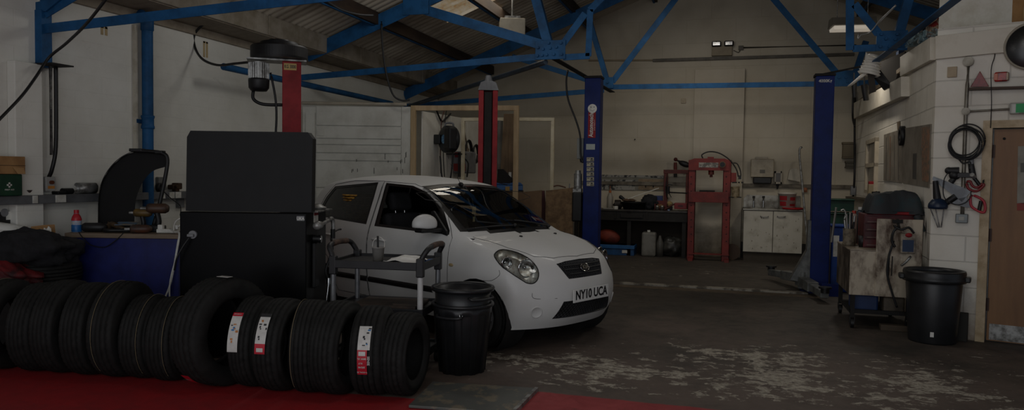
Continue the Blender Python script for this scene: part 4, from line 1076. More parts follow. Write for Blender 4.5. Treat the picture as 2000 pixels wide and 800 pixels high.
# ------------------------------------------------------------------ left wall: trunking shelf and what stands on it
xs = XL + .13
zr0, zr1 = 1.185, 1.262
def yx(px, x=None): return P(px, 380, X=x or xs).y
t = thing('dado_trunking', 'grey cable trunking along the left wall at waist height', 'cable trunking', (XL + .04, 6, zr0))
mesh('trunking', lambda b: b.bb((XL, 2.0, zr0), (xs, 7.3, zr1)), mat('dirty grey trunking', '66686a', .5, c2='515254', scale=3), t, bevel=.006)
for a, b in ((63, 73), (108, 128), (330, 340), (342, 353), (314, 322)):
    mesh('socket_plate', lambda q: q.bb((xs, yx(a), zr0 + .006), (xs + .008, yx(b), zr1 - .004)), WHITE, t, bevel=.002)
def onshelf(px, off=.05): return V((XL + off, P(px, 375, X=XL + off).y, zr1))
GREEN = mat('green plastic case', '123c26', .5, c2='0e3020')
c = onshelf(22, .10)
y0, y1 = P(-30, 350, X=XL + .16).y, P(44, 350, X=XL + .16).y
hz = 1.5 - 0; zt_ = P(20, 340, X=XL + .16).z; zc_ = P(20, 305, X=XL + .16).z
t = thing('first_aid_box', 'dark green first aid box with a white cross on the wall trunking', 'first aid box', (XL + .1, (y0 + y1) / 2, zr1))
mesh('case', lambda b: b.bb((XL + .01, y0, zr1), (XL + .16, y1, zt_)), GREEN, t, bevel=.008)
cy = P(19, 361, X=XL + .165).y; cz = P(19, 361, X=XL + .165).z
mesh('cross', lambda b: (b.bb((XL + .16, cy - .022, cz - .007), (XL + .163, cy + .022, cz + .007)), b.bb((XL + .16, cy - .007, cz - .022), (XL + .163, cy + .007, cz + .022))), WHITE, t)
mesh('lettering', lambda b: b.text('FIRST AID', (XL + .161, cy, cz - .04), (0, 1, 0), (0, 0, 1), (.020, .016), .002, bold=.02), WHITE, t)
t = thing('cardboard_box', 'brown cardboard carton lying on the green first aid box', 'box', (XL + .1, (y0 + y1) / 2, zt_))
mesh('carton', lambda b: b.bb((XL + .01, y0 - .03, zt_ + .002), (XL + .17, y1 + .02, zc_)), CARD, t, bevel=.004)
mesh('flap', lambda b: b.slab([(XL + .172, y1 - .10, zt_ + .06), (XL + .172, y1 + .0, zt_ + .055), (XL + .18, y1 + .01, zt_ + .004), (XL + .18, y1 - .06, zt_ + .004)], (.004, 0, 0)), mat('lighter cardboard', 'b08a5c', .85), t)
mesh('fold_line', lambda b: b.bb((XL + .17, y0, (zt_ + zc_) / 2 - .003), (XL + .173, y1 + .02, (zt_ + zc_) / 2)), DARK, t)
single('bowl', lambda b: b.lathe([(.03, 0), (.04, .02), (.05, .045), (.046, .045), (.036, .02), (0, .005)], onshelf(51), (0, 0, 1), 20), mat('brown bowl', '3a2f28', .6), 'small dark bowl beside the green first aid box', 'bowl')
single('bottle_cap', lambda b: b.cyl(onshelf(69), onshelf(69) + V((0, 0, .022)), .02, n=18), mat('bright blue plastic', '1c5ea8', .4), 'blue bottle cap on the wall trunking', 'cap')
# isolator with its conduit
a = P(97, 345, X=XL + .06); b = P(97, 373, X=XL + .06); ya, yb = P(88, 360, X=XL + .06).y, P(107, 360, X=XL + .06).y
t = thing('isolator_switch', 'grey isolator switch box with orange label on the left wall', 'switch', (XL + .03, a.y, b.z))
mesh('case', lambda q: q.bb((XL, ya, b.z), (XL + .07, yb, a.z)), mat('pale grey switch box', '9c9c98', .5), t, bevel=.006)
mesh('rotary_knob', lambda q: q.cyl((XL + .07, (ya + yb) / 2, (a.z + b.z) / 2 + .015), (XL + .095, (ya + yb) / 2, (a.z + b.z) / 2 + .015), .017, n=16), mat('brown knob', '5a2c18', .5), t)
mesh('label', lambda q: q.bb((XL + .07, ya + .02, b.z + .022), (XL + .072, yb - .012, b.z + .048)), mat('orange label', 'b87a35', .6), t)
ct = P(92, 125, X=XL + .03)
cable('black armoured cable running down the pilaster to the isolator', [(XL + .13, ct.y + .0, ct.z), (XL + .13, ct.y, ct.z - .25), (XL + .12, ct.y, 1.7), (XL + .10, (ya + yb) / 2 - .01, 1.5), (XL + .05, (ya + yb) / 2, a.z)], .017, k=5)
cable('perforated grey cable tray strip beside the black armoured cable', [(XL + .125, ct.y - .05, ct.z), (XL + .125, ct.y - .05, 1.62)], .014, STEEL)
single('black_tray', lambda q: q.bb((XL + .01, P(107, 375, X=XL + .05).y, zr1), (XL + .09, P(124, 375, X=XL + .05).y, zr1 + .028)), BLACK, 'flat black tray on the trunking below the isolator', 'tray', bevel=.006)
c = onshelf(132); single('black_tin', lambda q: q.cyl(c - V((0, .06, -.028)), c + V((0, .05, .028)), .027, n=20), BLACK, 'black tin lying on the trunking beside the metal sleeve', 'tin')
c = onshelf(168, .06); single('metal_sleeve', lambda q: q.lathe([(.052, -.09), (.052, .09), (.047, .09), (.047, -.09)], c + V((0, 0, .053)), (.25, 1, 0), 28, closed=True), STEEL, 'shiny metal sleeve lying on the wall trunking', 'pipe sleeve')
c = onshelf(311, .07); single('tape_roll', lambda q: q.lathe([(.048, -.02), (.048, .02), (.022, .02), (.022, -.02)], c + V((0, 0, .05)), (1, .3, 0), 24, closed=True), BLACK, 'black tape roll standing on the trunking beside the blue pipe', 'tape')
a = P(316, 358, X=XL + .03); single('wall_socket', lambda q: q.box((XL + .02, a.y, a.z), (.04, .12, .14)), mat('grey socket box', '6f6f6c', .5), 'grey socket box on the left wall beside the blue pipe', 'socket', bevel=.006)
c = onshelf(342, .06); single('brake_caliper', lambda q: (q.box(c + V((0, -.01, .05)), (.08, .13, .05)), q.box(c + V((0, .03, .06)), (.09, .07, .07)), q.box(c + V((0, .01, .015)), (.06, .06, .035)), q.cyl(c + V((.03, -.04, .06)), c + V((.07, -.04, .06)), .02, n=14)), mat('rusty brown metal', '4a3524', .7, .3, c2='33261b'), 'rusty brake caliper on the trunking beside the black machine', 'brake caliper', bevel=.01)
a = P(353, 392, X=XL + .03); single('wall_socket', lambda q: q.box((XL + .02, a.y, a.z), (.05, .09, .15)), GREY, 'grey switch hanging below the trunking beside the black machine', 'switch', bevel=.006)
cable('thin black lead hanging from the tape roll to the drills', [P(318, 372, X=-5.85), P(335, 388, X=-5.85), P(352, 402, X=-5.8), P(352, 420, X=-5.6)], .005)
# dark notice frame on the lower wall, far left
a, b = P(0, 414, X=XL + .02), P(32, 452, X=XL + .02)
t = thing('notice_board', 'black notice board with white papers low on the left wall', 'notice board', (XL + .01, b.y, b.z))
mesh('board', lambda q: q.bb((XL, a.y - .4, b.z - .1), (XL + .02, b.y, a.z)), BLACK, t, bevel=.006)
c1, c2 = P(12, 413, X=XL + .022), P(31, 428, X=XL + .022); mesh('paper', lambda q: q.bb((XL + .02, c1.y, c2.z), (XL + .023, c2.y, c1.z)), WHITE, t)
c1 = P(9, 415, X=XL + .022); mesh('round_paper', lambda q: q.cyl((XL + .02, c1.y, c1.z), (XL + .024, c1.y, c1.z), .035, n=20), GREY, t)
# ------------------------------------------------------------------ heap in the corner: tyres lying, jackets, papers
def lump(mb, c, r, seed, R=None, amp=.22, n=32, m=20, sq=1.0):
    o = V((seed * 7.3, seed * 3.1, seed * 1.7))
    def fn(p): return 1 + amp * mnoise.noise(p * 2.2 + o) + amp * .35 * mnoise.noise(p * 6 + o)
    mb.ball(c, r, n, m, R, fn)
CLOTH = mat('black cloth', '202023', .95, c2='151517', scale=12, bump=.5, bscale=90)
for k, lab in enumerate(('bottom of the stack', 'second from the bottom of the stack', 'third from the bottom of the stack', 'top of the stack, just below the jackets')):
    T = tyre_mb(.30, .16, .19, 72); c = HD(80, 6.28); T.v = [Matrix.Translation((c.x, c.y, k * .175 + .088)) @ Matrix.Rotation(PI / 2, 4, 'Y') @ p for p in T.v]
    o = T.build('used_tyre', RUB, None); tag(o, 'old tyre lying flat in the left corner, ' + lab, 'tyre', 'old tyres lying flat in the left corner')
single('black_jacket', lambda q: lump(q, HD(55, 6.12, .84), (.33, .22, .155), 3, amp=.38), CLOTH, 'black jacket heaped on the old tyres, in front of the papers', 'jacket')
single('black_jacket', lambda q: lump(q, HD(104, 6.30, .81), (.20, .22, .125), 5, amp=.38), mat('charcoal cloth', '26262a', .95, c2='1b1b1d', scale=12, bump=.5, bscale=90), 'charcoal jacket lying on the old tyres beside the blue cabinet', 'jacket')
single('plastic_tray', lambda q: q.box(HD(20, 6.05, .30), (.42, .30, .60), rz=YAW), DARK, 'dark upright crate at the left edge behind the tyre row', 'crate', bevel=.01)
single('red_bag', lambda q: lump(q, HD(20, 6.0, .68), (.27, .15, .08), 8, amp=.5, R=Matrix.Rotation(.35, 3, 'Y')), mat('red nylon', '6a1216', .7, c2='2a0a0c', scale=5, bump=.3), 'crumpled red bag in front of the black jackets', 'bag')
c = HD(25, 6.3, .9)
t = thing('paper_roll', 'white paper roll lying on the heap in the left corner', 'paper roll', c - V((0, 0, .06)))
mesh('roll', lambda q: q.cyl(HD(-20, 6.25, 1.0), HD(48, 6.35, .94), .05, .06, 24), WHITE, t)
mesh('roll_core', lambda q: q.cyl(HD(48, 6.35, .94), HD(48.6, 6.35, .94), .025, n=16), DARK, t)
single('black_pan', lambda q: q.ball(HD(37, 6.50, 1.0), (.085, .085, .10), 20, 12), BLACK, 'round black cap behind the white paper roll', 'cap')
single('cardboard_scrap', lambda q: (q.slab([P(61, 442, D=6.3), P(82, 441, D=6.35), P(84, 460, D=6.35), P(66, 466, D=6.3), P(58, 452, D=6.3)], (.05, .08, .01)), ), CARD, 'torn brown cardboard scrap standing on the heap', 'cardboard')
single('white_rag', lambda q: lump(q, P(90, 465, D=6.3), (.05, .04, .09), 2, amp=.5), WHITE, 'white paper rag beside the torn cardboard scrap', 'rag')
single('white_carton', lambda q: q.box(P(70, 470, D=6.25), (.22, .12, .07), rz=YAW), mat('off white card', 'a8a69e', .8), 'flat white carton under the torn cardboard scrap', 'box', bevel=.004)
single('label_box', lambda q: (q.box(P(12, 485, D=6.05), (.16, .10, .07), rz=YAW)), BLACK, 'black box with small white label below the paper roll', 'box', bevel=.004)
single('white_label', lambda q: q.box(P(10, 484, D=5.98), (.045, .004, .04), rz=YAW), WHITE, 'small white label on the black box at the far left', 'label')
# ------------------------------------------------------------------ blue cabinet with a timber top
def camframe(c, extra=0.): return Matrix.Translation(c) @ Matrix.Rotation(YAW + extra, 4, 'Z')
DC = HD(238, 6.55); W_ = 222 / F * 6.55
t = thing('blue_cabinet', 'dark blue cabinet with a pale timber top, left of the tall black machine', 'cabinet', DC, YAW)
M = wm(t); ztop_ = .93
def put(name, fn, m, par, bevel=0., M_=None, **k):
    b = MB(); b.T = M if M_ is None else M_; fn(b); return b.build(name, m, par, bevel=bevel, **k)
put('body', lambda b: b.bb((-W_ / 2, 0, .0), (W_ / 2, .34, ztop_ - .04)), mat('navy cabinet paint', '1a2262', .45, c2='151b50'), t, .006)
put('worktop', lambda b: b.bb((-W_ / 2 - .0, -.02, ztop_ - .04), (W_ / 2 + .02, .36, ztop_)), mat('grey timber top', '7d6d5c', .7, c2='665746', stretch=(.3, 2, 2)), t, .004)
put('side_panel', lambda b: b.bb((W_ / 2 - .008, .0, .02), (W_ / 2 + .006, .33, ztop_ - .04)), mat('navy side', '10123c', .5), t)
def ontop(px, dy=.1, z=0.): return M @ V(((px - 238) / F * (6.55 + dy), dy, ztop_ + z))
# sports bottle
c = ontop(139, .08)
t = thing('drink_bottle', 'plastic bottle with red neck and blue dotted base on the blue cabinet', 'bottle', c)
mesh('bottle_body', lambda q: q.lathe([(0, 0), (.036, .0), (.040, .01), (.040, .055), (.037, .065), (.040, .075), (.040, .115), (.033, .14), (.018, .165), (.016, .17), (0, .17)], c, (0, 0, 1), 24), mat('white bottle wrap', 'bcb5b0', .35, c2='8aa0c0', scale=30), t)
mesh('blue_band', lambda q: q.lathe([(.0405, .005), (.0415, .012), (.0415, .062), (.0385, .067)], c, (0, 0, 1), 24), mat('blue label', '1a5e9c', .4), t)
mesh('red_band', lambda q: q.lathe([(.0415, .105), (.0415, .118), (.034, .142), (.019, .167)], c, (0, 0, 1), 24), mat('red label', 'b3202c', .4), t)
mesh('bottle_lid', lambda q: q.cyl(c + V((0, 0, .17)), c + V((0, 0, .20)), .021, n=20), mat('red label', 'b3202c', .4), t)
def power_tool(label, px, dy, rz, c1, c2_, s=1., tall=False, z=0.):
    o = ontop(px, dy, z); t = thing('impact_wrench', label, 'power tool', o, YAW + rz, 'cordless tools on the blue cabinet')
    Mq = wm(t) @ Matrix.Scale(s, 4)
    a = mat('tool housing ' + c1, c1, .5, c2=c2_); 
    if tall:
        put('battery', lambda b: b.bb((-.06, -.04, 0), (.06, .04, .055)), BLACK, t, .008, Mq)
        put('grip', lambda b: b.tube([(0, 0, .05), (.005, 0, .10), (-.01, 0, .17)], .024, 12), BLACK, t, 0, Mq)
        put('motor_housing', lambda b: b.lathe([(0, -.09), (.035, -.09), (.044, -.07), (.044, .06), (.03, .085), (.02, .09), (0, .09)], (0, 0, .205), (1, 0, .0), 22), a, t, 0, Mq)
        put('chuck', lambda b: b.cyl((-.09, 0, .205), (-.14, 0, .205), .016, n=14), STEEL, t, 0, Mq)
    else:
        put('motor_housing', lambda b: b.lathe([(0, -.10), (.03, -.10), (.042, -.08), (.042, .05), (.03, .08), (.018, .10), (0, .10)], (0, 0, .043), (1, .1, 0), 22), a, t, 0, Mq)
        put('grip', lambda b: b.tube([(-.01, .02, .03), (.02, .10, .03), (.03, .17, .03)], .023, 12), BLACK, t, 0, Mq)
        put('battery', lambda b: b.bb((-.02, .16, 0), (.09, .20, .07)), BLACK, t, .008, Mq)
        put('chuck', lambda b: b.cyl((-.10, -.01, .043), (-.15, -.015, .043), .016, n=14), STEEL, t, 0, Mq)
power_tool('tall yellow and black impact wrench standing nearest the wheel guard', 254, .22, .15, '6a5222', '2a241c', .85, True)
power_tool('brown impact wrench standing highest, at the right of the drills', 281, .24, .25, '4a3426', '221b16', 1.05, True)
power_tool('orange-brown and black cordless drill lying in front of the two standing ones', 268, .06, .2, '332a24', '5a3320', .9)
power_tool('black cordless drill lying beside the drink bottle', 170, .12, .1, '1f1f20', '161616', 1.0)
single('air_gun', lambda q: (q.tube([ontop(185, .2, .03), ontop(197, .18, .07), ontop(212, .15, .05), ontop(225, .12, .025)], .025, 12), q.tube([ontop(187, .2, .09), ontop(192, .2, .06), ontop(197, .18, .05)], .007)), mat('brass brown', '5d4a34', .5, .4, c2='2a2621'), 'brown air gun with trigger lying behind the black drill', 'air gun')
single('black_hose', lambda q: q.tube([ontop(190, .1, .02), ontop(205, .05, .022), ontop(225, .08, .022), ontop(240, .1, .02), ontop(245, .18, .02)], .018, 10), BLACK, 'short thick black hose lying on the blue cabinet', 'hose')
single('leaflet', lambda q: q.slab([ontop(204, .24, .085), ontop(242, .26, .085), ontop(246, .14, .065), ontop(208, .12, .065)], (0, 0, .004)), mat('pale blue paper', '4b6f8e', .7, c2='7a6c55', scale=12), 'pale blue leaflet lying on the tools under the wheel guard', 'leaflet')
t = thing('extension_lead', 'white extension lead with plugs on the right end of the blue cabinet', 'extension lead', ontop(318, .12))
put('socket_block', lambda b: b.box(V(((312 - 238) / F * 6.65, .12, ztop_ + .02)), (.17, .06, .035)), WHITE, t, .006)
for k in (300, 330): put('plug', lambda b: b.box(V(((k - 238) / F * 6.65, .12, ztop_ + .055)), (.045, .045, .04)), WHITE, t, .006)
mesh('lead', lambda q: q.tube([ontop(332, .12, .05), ontop(345, .1, .10), ontop(340, .14, .14), ontop(328, .12, .10), ontop(333, .05, .02), ontop(350, -.01, .01), ontop(349, -.03, -.10), ontop(338, -.05, -.42), ontop(322, -.05, -.60), ontop(306, -.05, -.75)], .008, 8), WHITE, t)
mesh('lead', lambda q: q.tube([ontop(320, .1, .04), ontop(335, .04, .02), ontop(352, -.02, .006), ontop(347, -.04, -.2), ontop(337, -.06, -.45), ontop(338, -.05, -.75)], .007, 8), WHITE, t)
cable('thin black lead drooping over the front of the blue cabinet', [ontop(155, -.02, .01), ontop(162, -.03, -.03), ontop(178, -.03, -.10), ontop(205, -.03, -.12), ontop(225, -.03, -.07), ontop(243, -.02, .01)], .004)
# wheel guard: arched black hood with a rod, hinged behind the cabinet
GD = 6.96
def gp(x, y, d=GD): return P(x, y, D=d)
out = smooth_path([(192, 470, 0), (192, 400, 0), (197, 362, 0), (212, 332, 0), (235, 309, 0), (264, 296, 0), (298, 297, 0), (322, 303, 0), (326, 312, 0)], 4)
inn = smooth_path([(322, 326, 0), (300, 333, 0), (283, 349, 0), (271, 372, 0), (264, 402, 0), (262, 470, 0)], 4)
t = thing('wheel_guard', 'arched black plastic wheel guard standing behind the blue cabinet tools', 'wheel guard', gp(230, 470))
def f(q):
    n_ = 24; o_ = [out[int(i / n_ * (len(out) - 1))] for i in range(n_ + 1)]; i_ = [inn[::-1][int(i / n_ * (len(inn) - 1))] for i in range(n_ + 1)]
    for d0, fl in ((GD + .02, False), (GD + .24, True)):
        q.grid(lambda u, v: gp(*(o_[int(round(u * n_))] * (1 - v) + i_[int(round(u * n_))] * v)[:2], d0), n_, 3, smooth=True, flip=fl)
mesh('guard_cheek', f, mat('matt black guard', '0e0e0f', .8, c2='0a0a0a'), t)
mesh('guard_skin', lambda q: q.grid(lambda u, v: gp(*out[int(round(u * (len(out) - 1)))][:2], GD - .015 + .27 * v), len(out) - 1, 2, th=(-.004, 0, .008)), mat('black guard skin', '2a2a2c', .5, c2='222224'), t)
mesh('guard_rod', lambda q: q.tube([gp(262, 294, GD - .02), gp(290, 295, GD - .02), gp(318, 299, GD - .02), gp(327, 312, GD - .02), gp(322, 350, GD - .03), gp(310, 405, GD - .05), gp(300, 440, GD - .05)], .018, 10), BLACK, t)
mesh('guard_clip', lambda q: q.box(gp(268, 293, GD), (.12, .08, .03), rz=YAW), BLACK, t, bevel=.006)
mesh('guard_clip', lambda q: q.box(gp(313, 297, GD), (.07, .08, .03), rz=YAW), BLACK, t, bevel=.006)
mesh('hinge_block', lambda q: q.bb((gp(228, 452).x - .15, gp(228, 452).y - .0, .5), (gp(228, 452).x + .12, gp(228, 452).y + .2, gp(228, 440).z)), BLACK, t, bevel=.01)
# ------------------------------------------------------------------ tall black wheel machine
BD = 5.85; bw = 248 / F * BD; zc = 1.5 - (415 - 334) / F * BD; zh = 1.5 - (257 - 334) / F * BD
bc = HD(474, BD)
t = thing('wheel_balancer', 'tall black wheel balancer cabinet with raised flat hood', 'wheel balancer', bc, YAW)
Mb = wm(t)
GLB = mat('gloss black panel', '050506', .35, c2='070708', spec=.15); MTB = mat('satin black hood', '1a1b1c', .6, c2='171819', spec=.3)
B_ = lambda name, fn, m, bevel=0., par=None: put(name, fn, m, par or t, bevel, Mb)
B_('cabinet_body', lambda b: b.bb((-bw / 2, 0, .03), (bw / 2, .62, zc)), GLB, .008)
hx0 = (362 - 474) / F * BD; hx1 = (608 - 474) / F * BD
B_('hood', lambda b: b.prism([(hx0, zc + .008), (hx1, zc + .008), (hx1 + .008, zh - .05), (hx1 - .03, zh), (hx0 + .04, zh), (hx0 + .012, zh - .05)], (0, .0, 0), (1, 0, 0), (0, 0, 1), (0, .10, 0)), MTB, .006)
lb = B_('logo_plate', lambda b: b.bb((bw / 2 - .075, -.004, zc - .06), (bw / 2 - .015, -.001, zc - .022)), GREY)
B_('logo_letters', lambda b: b.text('UKA', (bw / 2 - .045, -.0045, zc - .043), (1, 0, 0), (0, 0, 1), (.030, .032), .001, bold=.03), WHITE, 0, lb)
B_('feed_socket', lambda b: (b.cyl((-bw / 2 + .11, 0, zc - .18), (-bw / 2 + .11, -.02, zc - .18), .032, n=24), b.box((-bw / 2 + .10, -.03, zc - .185), (.05, .03, .022))), GREY, .004)
B_('feed_lead', lambda b: b.tube([(-bw / 2 + .10, -.03, zc - .19), (-bw / 2 + .06, -.06, zc - .26), (-bw / 2 + .01, -.07, zc - .36), (-bw / 2 - .02, -.05, zc - .46)], .007), BLACK)
# flank fittings (on the right side, x = bw/2)
sx = bw / 2
B_('pressure_gauge', lambda b: (b.cyl((sx, .22, zc - .22), (sx + .05, .22, zc - .22), .035, .03, 20), b.cyl((sx + .05, .20, zc - .22), (sx + .065, .20, zc - .22), .034, n=24)), BLACK)
B_('gauge_face', lambda b: b.cyl((sx + .065, .20, zc - .22), (sx + .069, .20, zc - .22), .028, n=24), CHROME)
B_('warning_sticker', lambda b: b.box((sx + .002, .28, zc - .045), (.003, .13, .085)), WHITE)
B_('sticker_band', lambda b: b.box((sx + .004, .28, zc - .018), (.003, .125, .025)), RED)
B_('spindle_arm', lambda b: (b.lathe([(.0, -.16), (.03, -.16), (.036, -.10), (.030, -.05), (.018, -.03), (.018, .0), (0, .0)], (sx + .07, .20, zc - .10), (0, 1, 0), 20), b.cyl((sx + .07, .18, zc - .10), (sx + .07, .44, zc - .08), .016, n=14), b.tube([(sx + .07, .44, zc - .08), (sx + .08, .50, zc - .07), (sx + .09, .51, zc - .12), (sx + .09, .51, zc - .22)], .018, 10)), STEEL)
B_('air_valve', lambda b: (b.cyl((sx + .09, .50, zc - .24), (sx + .09, .50, zc - .16), .02, n=12), b.tube([(sx + .09, .50, zc - .19), (sx + .12, .56, zc - .17), (sx + .13, .62, zc - .17)], .008)), BLACK)
B_('air_hose', lambda b: b.tube([(sx + .08, .48, zc - .24), (sx + .10, .44, zc - .34), (sx + .06, .38, zc - .50), (sx + .08, .40, zc - .60)], .011), BLACK)
B_('air_nozzle', lambda b: (b.cyl((sx + .08, .40, zc - .57), (sx + .08, .395, zc - .62), .02, n=12), b.cyl((sx + .08, .395, zc - .62), (sx + .07, .36, zc - .78), .011, .005, 10)), CHROME)
B_('pedal_housing', lambda b: b.bb((sx, .16, zc - .62), (sx + .03, .30, zc - .25)), BLACK, .008)
B_('top_tray', lambda b: (b.bb((sx - .25, .12, zc), (sx + .06, .60, zc + .012)), b.lathe([(.0, .012), (.07, .012), (.08, .03), (.05, .045), (.03, .06), (0, .06)], (sx - .02, .40, zc), (0, 0, 1), 24)), STEEL, .003)
# ------------------------------------------------------------------ row of tyres in front
TY = [  # column, bottom y, R, W, extra turn, label
 (12, 716, .335, .185, 0, 'leftmost tyre of the row, cut by the left edge'),
 (84, 720, .325, .165, .03, 'second tyre from the left end of the row'),
 (134, 723, .34, .168, -.02, 'third tyre from the left, below the black jackets'),
 (186, 727, .335, .168, .02, 'fourth tyre from the left, below the left end of the blue cabinet'),
 (244, 731, .345, .185, -.03, 'large tyre with a chalk line, below the blue cabinet'),
 (292, 734, .300, .165, .0, 'smaller tyre with a pale tread line, right of the large chalked one'),
 (341, 739, .298, .165, .02, 'smaller tyre tucked against the biggest tyre, pale tread line'),
 (436, 748, .378, .235, -.42, 'biggest tyre of the row, turned to show its open side'),
 (503, 750, .315, .150, -.10, 'tyre with a white and red topped sticker beside the biggest tyre'),
 (553, 758, .315, .175, -.12, 'tyre with a white and red barcode sticker in mid row'),
 (611, 761, .313, .165, .0, 'plain ribbed tyre, fourth from the right end of the row'),
 (664, 765, .315, .175, -.20, 'ribbed tyre with open side, third from the right end'),
 (731, 766, .300, .200, -.04, 'tyre with the large white and red sticker, next to the last'),
 (790, 768, .280, .175, -.24, 'last tyre at the right end of the row, beside the black bins')]
LINE = mat('tread chalk line', '8a7c60', .8)
PAPER = mat('sticker paper', 'c6c5c0', .45, c2='b8b7b2', scale=30); SRED = mat('sticker red', 'b8182c', .45, c2='a81426'); INK = mat('ink', '2a2a2c', .6); CY = mat('sticker blue', '2c6fa8', .5); ORG = mat('sticker orange', 'b87840', .5)
protos = {}
for i, (px, yb, R_, W2_, ex, lab) in enumerate(TY):
    base = P(px, yb, Z=0)
    rz = YAW + ex
    t = thing('tyre', 'black ' + lab, 'tyre', (base.x, base.y, 0), rz, 'row of stock tyres on the red floor edge')
    key = (R_, W2_)
    M_ = wm(t)
    nsg = 96 if px < 350 else 120
    T = tyre_mb(R_, W2_, .195 if R_ > .29 and R_ < .35 else (.235 if R_ > .35 else .175), nsg)
    T.v = [M_ @ (p + V((0, 0, R_ - .002))) for p in T.v]; T.build('tread_and_wall', RUB, t)
    if i in (4, 5, 6, 0, 10):
        q = MB(); q.T = M_; xo = {4: -.25, 5: .30, 6: .25, 0: -.05, 10: -.4}[i] * W2_
        pts = [(xo, -(R_ - .001) * math.cos(a), R_ + (R_ - .001) * math.sin(a)) for a in [math.radians(-50 + 5 * k) for k in range(34)]]
        q.tube(pts, .0016, 4, 1); q.build('chalk_line', LINE, t)
    def patch(name, x0, x1, a0, a1, m, par=None, lift=.003):
        q = MB(); q.T = M_; RR = R_ + lift
        q.grid(lambda u, v: (x0 + (x1 - x0) * u, -RR * math.cos(math.radians(a0 + (a1 - a0) * v)), R_ + RR * math.sin(math.radians(a0 + (a1 - a0) * v))), 3, 8)
        return q.build(name, m, par or t)
    def ptext(body, x, a, s, par, up=1, m=INK, lift=.006):
        q = MB(); q.T = M_; ar = math.radians(a); RR = R_ + lift
        u = V((1, 0, 0)) * up; v = V((0, math.sin(ar), math.cos(ar))) * up
        q.text(body, (x, -RR * math.cos(ar), R_ + RR * math.sin(ar)), u, v, s, .0, bold=.02); q.build('sticker_print', m, par)
    def dots(par, x0, x1, a0, a1, n_, seed):
        rnd = random.Random(seed)
        for k in range(n_):
            x = x0 + (x1 - x0) * rnd.random(); a = a0 + (a1 - a0) * rnd.random(); m_ = rnd.choice((INK, INK, CY, ORG))
            patch('sticker_print', x, x + .008 + .012 * rnd.random(), a, a + 1.2 + 1.5 * rnd.random(), m_, par, .0045)
    if i == 8:
        s = patch('sticker', -.065, .005, -2, 47, PAPER); patch('sticker_band', -.065, .005, 42, 47, SRED, s, .004); dots(s, -.058, -.012, 8, 36, 9, 3); ptext('EFFICIENCY', -.03, 44.5, .010, s, 1, PAPER)
    if i == 9:
        s = patch('sticker', -.055, .015, 12, 50, PAPER); patch('sticker_band', -.055, .015, 0, 12, SRED, s, .003); patch('barcode', -.042, .002, 2.5, 7, PAPER, s, .005); patch('sticker_band', -.055, .015, 45, 50, INK, s, .004); dots(s, -.048, .004, 15, 40, 9, 5)
    if i == 12:
        s = patch('sticker', -.045, .035, 12, 42, PAPER); s2 = patch('red_sticker', -.045, .018, -19, 12, SRED); patch('barcode', -.036, .008, 5, 10, PAPER, s2, .005); dots(s, -.036, .024, 16, 38, 9, 9)
        ptext('84W XL', -.015, 1.5, .016, s2, -1, PAPER); ptext('R17', -.022, -4, .016, s2, -1, PAPER); ptext('205/40', -.015, -9, .016, s2, -1, PAPER); ptext('T-GOAL SE', -.013, -15.5, .0135, s2, -1, PAPER)
        q = MB(); q.T = M_; q.text('SENSE', (.028, -R_ - .004, R_ - .005), (0, 0, -1), (1, 0, 0), .022, 0, bold=.02); q.build('sticker_print', PAPER, t)
    if i == 7:
        s = patch('red_sticker', -.105, -.035, -62, -44, SRED); ptext('205/55 R16', -.07, -52, .011, s, 1, PAPER)
        q = MB(); q.T = M_; q.grid(lambda u, v: (-.03 + .10 * u, -.03 + .05 * v, 2 * R_ + .002), 2, 2, th=(0, 0, .002)); q.build('paper_tag', PAPER, t)
# ------------------------------------------------------------------ tool trolley in front of the car
fr_ = HD(822, 5.42); crz = YAW - math.radians(10); TW, TD, TZ = .68, .48, .845
t = thing('tool_trolley', 'black tray trolley with grey tube posts beside the white car', 'trolley', fr_, crz)
Mt = wm(t); K_ = lambda name, fn, m, bevel=0., par=None: put(name, fn, m, par or t, bevel, Mt)
TP = mat('grey tube', '8a8b8d', .35, .6, c2='6d6e70'); TB = mat('trolley black', '1c1c1e', .5, c2='141416')
for x, y in ((0, 0), (-TW, 0), (0, TD), (-TW, TD)):
    K_('post', lambda b: b.cyl((x, y, .12), (x, y, TZ - .05), .021, n=18), mat('white tube', 'bdbdbb', .4) if (x, y) == (0, 0) else TP)
    K_('corner_socket', lambda b: b.bb((x - .028, y - .028, TZ - .11), (x + .028, y + .028, TZ + .03)), TB, .008)
    w_ = K_('castor', lambda b: b.cyl((x - .014, y, .055), (x + .014, y, .055), .055, n=24), BLACK)
    K_('castor_fork', lambda b: (b.bb((x - .022, y - .02, .05), (x - .016, y + .02, .12)), b.bb((x + .016, y - .02, .05), (x + .022, y + .02, .12)), b.bb((x - .022, y - .02, .11), (x + .022, y + .02, .125))), STEEL, 0, w_)
for z, nm in ((TZ, 'top_tray'), (.50, 'middle_tray'), (.17, 'bottom_tray')):
    K_(nm, lambda b: (b.bb((-TW - .02, -.02, z - .032), (.02, TD + .02, z - .022)), b.bb((-TW - .02, -.025, z - .06), (.02, -.012, z)), b.bb((-TW - .02, TD + .012, z - .06), (.02, TD + .025, z)), b.bb((-TW - .025, -.02, z - .06), (-TW - .012, TD + .02, z)), b.bb((.012, -.02, z - .06), (.025, TD + .02, z))), TB, .005)
HG = mat('brown worn grip', '5a4438', .7, c2='3a2c26', scale=14)
